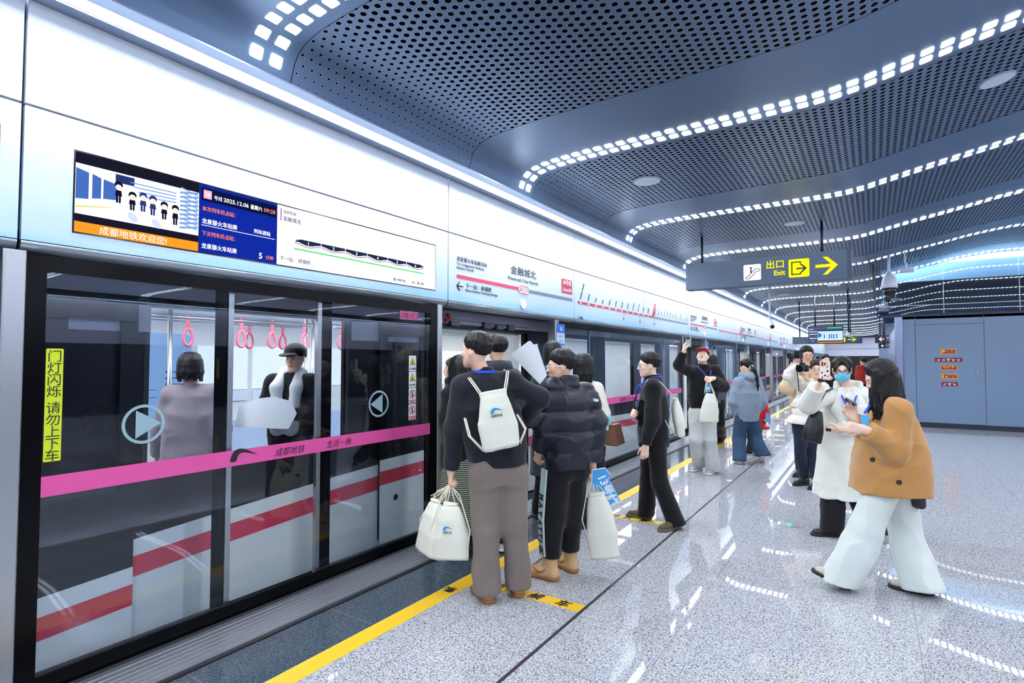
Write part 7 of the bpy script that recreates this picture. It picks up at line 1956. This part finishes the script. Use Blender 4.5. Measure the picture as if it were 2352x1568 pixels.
phone('pale phone raised by the man in the red cap', J['wrR'] + UP * 0.13 + RH * 0.055 - FH * 0.03, UP, -FH, m=mat('phone_green', (150, 168, 160), 0.35))
hw = J['wrL'] + unit(PJ['R']['hdL']) * 0.07
tp = hw - UP * 0.20 + RH * 0.01 - FH * 0.05
xr, yu, zo = ortho(UP, -FH)
st = [[tuple(tp + xr * 0.075 * q), tuple(tp * 0.5 + hw * 0.5 + xr * 0.045 * q), tuple(hw + UP * 0.01 + RH * 0.01 * q)] for q in (-1, -0.6, 0.7, 1)]
st.append([tuple(tp - yu * 0.38 + xr * 0.12), tuple(tp - yu * 0.1 + xr * 0.10 + zo * 0.02), tuple(hw)])
drawbag('drawstring_bag', 'white drawstring bag hanging in front of the man in the red cap', tp, UP + RH * 0.03, -FH + RH * 0.25, 0.27, 0.40, 0.13, st, None, 41, neck=0.55)

# red coat child, ponytail tie
o, J = P_['K']
bp = np.array((-1.524, 10.298, 0.643)); x, y, z = ortho(UP + RH * 0.1, -FH)
board('paper', 'blue sheet of paper held by the figure in red', [bp + x * a + y * b for a, b in ((-0.05, 0.09), (0.045, 0.07), (0.05, -0.10), (-0.04, -0.06))], z, mat('paper_blue', (108, 150, 206), 0.6), t=0.002, cat='paper')
o, J = P_['H']
tie = MB(); tie.tube([tuple(pony[0] + UP * 0.028 * math.cos(a) + RH * 0.028 * math.sin(a) - FH * 0.01) for a in np.linspace(0, 6.28, 13)[:-1]], 0.009, 6, closed=True); tie.build('hair_tie', K_cream, J['_body'])

# photographers
def camera(label, c, fwd, up=UP):
    o = thing('camera', label, 'camera', tuple(c))
    fwd = unit(fwd); x, y, z = ortho(up, fwd); M = basis(c, x, y, z)
    MB().rbox((-0.068, -0.045, -0.035), (0.068, 0.040, 0.030), 0.014, 2, M=M).build('camera_body', M_matblack, o)
    MB().rbox((-0.028, 0.038, -0.030), (0.028, 0.068, 0.032), 0.012, 2, M=M).build('viewfinder_hump', M_matblack, o)
    p = lambda zz: tuple(M @ Vector((0.0, -0.006, zz)))
    le = MB().tube([p(0.03), p(0.05), p(0.051), p(0.11), p(0.111), p(0.14)], [0.038, 0.038, 0.043, 0.043, 0.046, 0.046], 24).build('lens_barrel', M_matblack, o)
    MB().disc(p(0.1405), tuple(z), 0.038, 24).build('front_glass', M_black, le)
    MB().tube([p(0.085), p(0.10)], 0.0445, 24).build('focus_ring', M_darksteel, le)
    return o, M
o, J = P_['P']
co, M = camera('black camera with large lens held by the woman in ivory', (-0.747, 7.801, 1.532), -FH * 0.75 - RH * 0.66)
mb = MB(); mb.tube([tuple(M @ Vector((-0.07, 0.03, 0))), (-0.80, 7.80, 1.42), (-0.79, 7.78, 1.25), (-0.75, 7.84, 1.22), (-0.68, 7.9, 1.3), (-0.66, 7.98, 1.40)], 0.006, 6); mb.build('neck_strap', M_matblack, co)
rt, fw = J['_right'], J['_fwd']
pel = (J['hipL'] + J['hipR']) / 2
bz = 1.04
be = MB(); cx = pel * 0.65 + J['neck'] * 0.35
be.strap([tuple(np.array([cx[0], cx[1], bz]) + rt * 0.218 * math.cos(a) + fw * 0.178 * math.sin(a)) for a in np.linspace(0, 2 * math.pi, 33)], 0.04, 0.01, (0, 0, 1))
blt = be.build('belt', K_ivory, J['_top'])
Mb = basis(np.array([cx[0], cx[1], bz]) + fw * 0.19 - rt * 0.03, *ortho(UP, fw))
MB().box((-0.028, -0.026, -0.004), (0.028, 0.026, 0.004), M=Mb).build('buckle', M_gsteel, blt)
MB().tube([tuple(np.array([cx[0], cx[1], z]) + fw * (0.19 + 0.03 * (1.05 - z)) + rt * 0.02) for z in np.linspace(0.82, 1.3, 8)], 0.004, 6).build('zip', M_darksteel, J['_top'])
MB().tube([tuple(J['neck'] + rt * 0.058 * math.cos(a) + fw * 0.062 * math.sin(a) + UP * 0.015) for a in np.linspace(0, 6.28, 17)[:-1]], 0.02, 8, closed=True).build('scarf_neck', mat('knit_purple', (54, 48, 92), 0.8), J['_top'])
o, J = P_['M']
camera('dark camera raised by the man in the beige jacket', (-0.895, 8.72, 1.70), -RH - FH * 0.2)

# masked woman
o, J = P_['W']
r, f, u = head_frame(J); Hc = J['head']; sc = 0.95
Q = lambda x, y, z: Hc + (r * x + f * y + u * z) * sc
s = SDF(0.006); s.ell(Q(0, 0.050, -0.052), np.array([0.066, 0.062, 0.056]) * sc, (r, f, u), 0.01); s.cap(Q(0, 0.098, -0.022), Q(0, 0.085, -0.085), 0.022, 0.016, 0.025); s.cut(Q(0, 0.016, 0), -f); s.cut(Q(0, 0.05, -0.012), unit(u - f * 0.1)); s.quilt(0.0025, 0.018, 0)
mk_ = mesh_np('face_mask', *s.mesh(), mat('mask_blue', (110, 190, 226), 0.7), J['_body'])
lp = MB()
for q in (1, -1):
    lp.tube([tuple(Q(0.060 * q, 0.045, -0.022)), tuple(Q(0.083 * q, -0.01, 0.016)), tuple(Q(0.085 * q, -0.028, -0.01)), tuple(Q(0.060 * q, 0.035, -0.082))], 0.002, 5)
lp.build('ear_loop', M_white, mk_)
hp_ = J['wrR'] + np.array(unit(PJ['W']['hdR'])) * 0.09
phone('phone in pink and white case with black spots held up by the masked woman', (hp_ + UP * 0.045 - FH * 0.045 + RH * 0.01), UP + RH * 0.03, -FH * 1.0 - RH * 0.25, w=0.082, h=0.168, m=mat('case_cream', (240, 226, 216), 0.4), spots=True)
tag(MB().rbox((-0.03, -0.015, -0.015), (0.03, 0.015, 0.015), 0.012, 0, M=basis(J['wrR'] - FH * 0.06 + UP * 0.045, *ortho(UP, -FH))).build('car_key', M_matblack), 'small black key fob hooked on the raised hand of the masked woman', 'key')
lanyard(o, J, J['neck'] + J['_fwd'] * 0.195 - UP * 0.34)
tag(MB().rbox((-0.018, -0.014, -0.014), (0.018, 0.014, 0.014), 0.012, 0, M=basis((-0.352, 5.775, 0.995), *ortho(UP, -FH))).build('earphone_case', M_matblack), 'small black case in the lowered hand of the masked woman', 'case')
bgo = thing('shoulder_bag', 'black leather shoulder bag at the hip of the masked woman', 'bag', (-0.50, 5.76, 0.86))
s = SDF(0.008)
xr, yu, zo = ortho(UP + RH * 0.22, -FH - RH * 0.6)
Mg = basis((-0.445, 5.86, 1.16), xr, -zo, yu)
V, F = pillow(0.16, 0.30, 0.10, 0.008, 5, top=0.75, neckw=0.7, amp=0.004)
mesh_np('bag_body', np.array([tuple(Mg @ Vector(v)) for v in V]), F, mat('leather_black', (20, 20, 26), 0.4, bump=(60, 0.2, 0.002)), bgo)
MB().tube([(-0.455, 5.86, 1.12), (-0.436, 5.80, 1.165), (-0.413, 5.80, 1.255), (-0.378, 5.83, 1.333), tuple(J['shR'] + RH * 0.03 + UP * 0.075)], 0.011, 8).build('shoulder_strap', MATS['leather_black'], bgo)
# lapels
for q in (1, -1):
    lp = SDF(0.008); a = J['neck'] + J['_right'] * 0.055 * q + J['_fwd'] * 0.10 - UP * 0.02
    b = J['neck'] + J['_right'] * 0.105 * q + J['_fwd'] * 0.150 - UP * 0.20; c = J['neck'] + J['_right'] * 0.03 * q + J['_fwd'] * 0.165 - UP * 0.42
    lp.cap(a, b, 0.035, 0.045, 0.02, sq=(J['_fwd'], 0.35)); lp.cap(b, c, 0.045, 0.012, 0.02, sq=(J['_fwd'], 0.35))
    mesh_np('lapel', *lp.mesh(), K_wool, J['_top'])

# camel jacket woman
o, J = P_['T']
cT = np.array((-0.055, 4.50, 1.215)); MB().tube([tuple(J['neck'] + J['_fwd'] * 0.10 - UP * 0.03), tuple(J['neck'] * 0.45 + cT * 0.55 + J['_fwd'] * 0.05 + UP * 0.02), tuple(cT + UP * 0.05)], 0.008, 8).build('lanyard_drop', M_lany, J['_top'])
MB().rbox((-0.024, -0.034, -0.003), (0.024, 0.034, 0.003), 0.006, 2, M=basis(cT, *ortho(UP, -FH - RH * 0.4))).build('badge', M_card, J['_top'])
hp_ = J['wrR'] + unit(PJ['T']['hdR']) * 0.095
phone('dark phone in clear case tilted in the raised hand of the woman in camel', (hp_ + UP * 0.03 - RH * 0.01 - FH * 0.03), RH * 0.5 - UP * 0.22 + FH * 0.84, UP * 0.72 - FH * 0.6 + RH * 0.1, w=0.082, h=0.16, m=mat('phone_case', (120, 110, 112), 0.3))
rt, fw = J['_right'], J['_fwd']
M_btn = mat('button_horn', (58, 40, 26), 0.35)
for dx, z in ((-0.285, 0.955), (-0.10, 0.80)):
    c = np.array([*((J['hipL'] + J['hipR'])[:2] / 2), z]) + RH * dx
    c = surface(J['_top'], c - FH * 0.8, FH)
    bt_ = MB(); bt_.tube([tuple(c + FH * 0.006), tuple(c - FH * 0.006)], 0.017, 16); bo_ = bt_.build('button', M_btn, J['_top'])
    MB().disc(tuple(c - FH * 0.0065), tuple(-FH), 0.008, 12).build('button_hollow', M_ink, bo_)
bb = thing('handbag', 'dark bag corner showing behind the back of the woman in camel', 'bag', (0.22, 4.85, 0.7))
V, F = pillow(0.22, 0.22, 0.10, 0.01, 8, top=0.8, neckw=0.8)
Mg = basis((0.215, 4.93, 0.80), *[a for a in (np.array(FH), -np.array(RH), unit(UP))])
mesh_np('bag_body', np.array([tuple(Mg @ Vector(v)) for v in V]), F, mat('leather_brown', (48, 38, 44), 0.45), bb)

# cream jacket woman: bag and clip
o, J = P_['E']
hb = thing('handbag', 'brown boxy handbag carried by the woman in the cream jacket', 'bag', (-2.13, 5.10, 0.80))
xr, yu, zo = ortho(UP, RH * 0.9 - FH * 0.5); Mg = basis((-2.14, 5.10, 1.0), xr, -zo, yu)
hbm = MB(); hbm.loft([[tuple(Mg @ Vector((a * w_, b * d_, z_))) for a, b in ((1, 1), (-1, 1), (-1, -1), (1, -1))] for z_, w_, d_ in ((-0.20, 0.105, 0.06), (-0.19, 0.115, 0.065), (0, 0.09, 0.025))], smooth=False)
hbm.build('bag_body', mat('leather_tan', (104, 66, 44), 0.5), hb)
MB().tube([tuple(Mg @ Vector((-0.06, 0, -0.005))), tuple(J['wrR'] - UP * 0.085 - RH * 0.0), tuple(Mg @ Vector((0.06, 0, -0.005)))], 0.007, 8).build('handle', MATS['leather_tan'], hb)
s = SDF(0.008); s.ell((-2.165, 4.97, 1.045), (0.03, 0.03, 0.048)); s.warp(0.004, 40, 2)
tag(mesh_np('pouch', *s.mesh(), mat('teal_plush', (64, 196, 196), 0.8)), 'small turquoise pouch dangling above the brown handbag', 'pouch')
r, f, u = head_frame(J)
MB().tube([tuple(J['head'] + r * 0.095 - f * 0.005 + u * 0.05), tuple(J['head'] + r * 0.085 - f * 0.055 + u * 0.045)], 0.006, 8).build('hair_clip', M_gsteel, J['_body'])
MB().sphere(tuple(J['head'] + r * 0.082 - f * 0.01 - u * 0.045), 0.006, 10, 6).build('earring', M_gsteel, J['_body'])

# white board at the door
wb_ = q_((-2.825, 4.271, 1.681), (-2.684, 4.358, 1.806), (-2.668, 4.368, 1.809), (-2.643, 4.387, 1.774), (-2.616, 4.405, 1.782), (-2.61, 4.41, 1.746), (-2.544, 4.465, 1.486), (-2.603, 4.429, 1.405))
board('notice_board', 'large blank white board held slanted in the crowd at the open door', wb_, -FH, M_bwhite, t=0.008)
# striped skirt
o, J = P_['S']
m = bpy.data.materials.new('skirt_stripes'); m.use_nodes = True; nt = m.node_tree; b = nt.nodes['Principled BSDF']
g = nt.nodes.new('ShaderNodeNewGeometry'); wv = nt.nodes.new('ShaderNodeTexWave'); wv.bands_direction = 'Z'; wv.inputs['Scale'].default_value = 19; wv.inputs['Distortion'].default_value = 0.6
nt.links.new(g.outputs['Position'], wv.inputs['Vector']); cr = nt.nodes.new('ShaderNodeValToRGB'); cr.color_ramp.elements[0].color = (*lin((34, 38, 36)), 1); cr.color_ramp.elements[1].color = (*lin((150, 160, 136)), 1); cr.color_ramp.elements[0].position = 0.42; cr.color_ramp.elements[1].position = 0.58
nt.links.new(wv.outputs['Fac'], cr.inputs[0]); nt.links.new(cr.outputs[0], b.inputs['Base Color']); b.inputs['Roughness'].default_value = 0.85
pel = (J['hipL'] + J['hipR']) / 2
s = SDF(0.011); s.loft([(0.20, pel[0] + 0.03, pel[1], 0.20, 0.16), (0.55, pel[0] + 0.01, pel[1], 0.185, 0.15), (pel[2] + 0.12, pel[0], pel[1], 0.145, 0.11)], J['_right'], J['_fwd'], 0.02, fold=(0.05, 9, pel[2], 1)); s.warp(0.006, 14, 3)
mesh_np('skirt', *s.mesh(), m, o)
# passenger in the train with cap, scarf and board
o, J = P_['Q']
r, f, u = head_frame(J); Hc = J['head']; Q = lambda x, y, z: Hc + r * x + f * y + u * z
s = SDF(0.010); s.ell(Q(0, -0.012, 0.052), (0.098, 0.112, 0.092), (r, f, u), 0.01); s.cut(Q(0, 0, 0.045), -u); cp = mesh_np('cap', *s.mesh(), K_black, J['_body'])
s = SDF(0.008); s.ell(Q(0, 0.12, 0.052), (0.08, 0.08, 0.014), (r, f, u), 0.01); mesh_np('cap_brim', *s.mesh(), K_black, cp)
s = SDF(0.010)
for q in (1, -1):
    s.cap(J['neck'] + J['_right'] * 0.07 * q + UP * 0.02, J['neck'] + J['_right'] * 0.09 * q + J['_fwd'] * 0.14 - UP * 0.12, 0.05, 0.055, 0.04); s.cap(J['neck'] + J['_right'] * 0.09 * q + J['_fwd'] * 0.14 - UP * 0.12, J['neck'] + J['_right'] * 0.06 * q + J['_fwd'] * 0.175 - UP * 0.48, 0.055, 0.065, 0.04)
s.cap(J['neck'] - J['_right'] * 0.08 - J['_fwd'] * 0.03 + UP * 0.02, J['neck'] + J['_right'] * 0.08 - J['_fwd'] * 0.03 + UP * 0.02, 0.05, 0.05, 0.04)
s.warp(0.008, 18, 4); mesh_np('scarf', *s.mesh(), mat('scarf_white', (224, 230, 236), 0.85), J['_top'])
bq = (J['wrL'] + J['wrR']) / 2 + J['_fwd'] * 0.10 - UP * 0.02; x, y, z = ortho(UP - J['_fwd'] * 0.35, J['_fwd'])
board('notice_board', 'pale board with rounded top held by the passenger in the cap', [bq + x * a + y * b for a, b in ((-0.25, -0.10), (0.22, -0.12), (0.27, 0.02), (0.20, 0.13), (0.05, 0.17), (-0.10, 0.15), (-0.24, 0.08))], z, M_bwhite, t=0.006)
x, y, z = ortho(UP, J['_fwd']); bq = bq - UP * 0.20
# distant phone
o, J = P_['X1']
phone('phone held up by the distant person behind the masked woman', J['wrR'] + UP * 0.12 - FH * 0.02, UP, -FH, m=M_matblack)
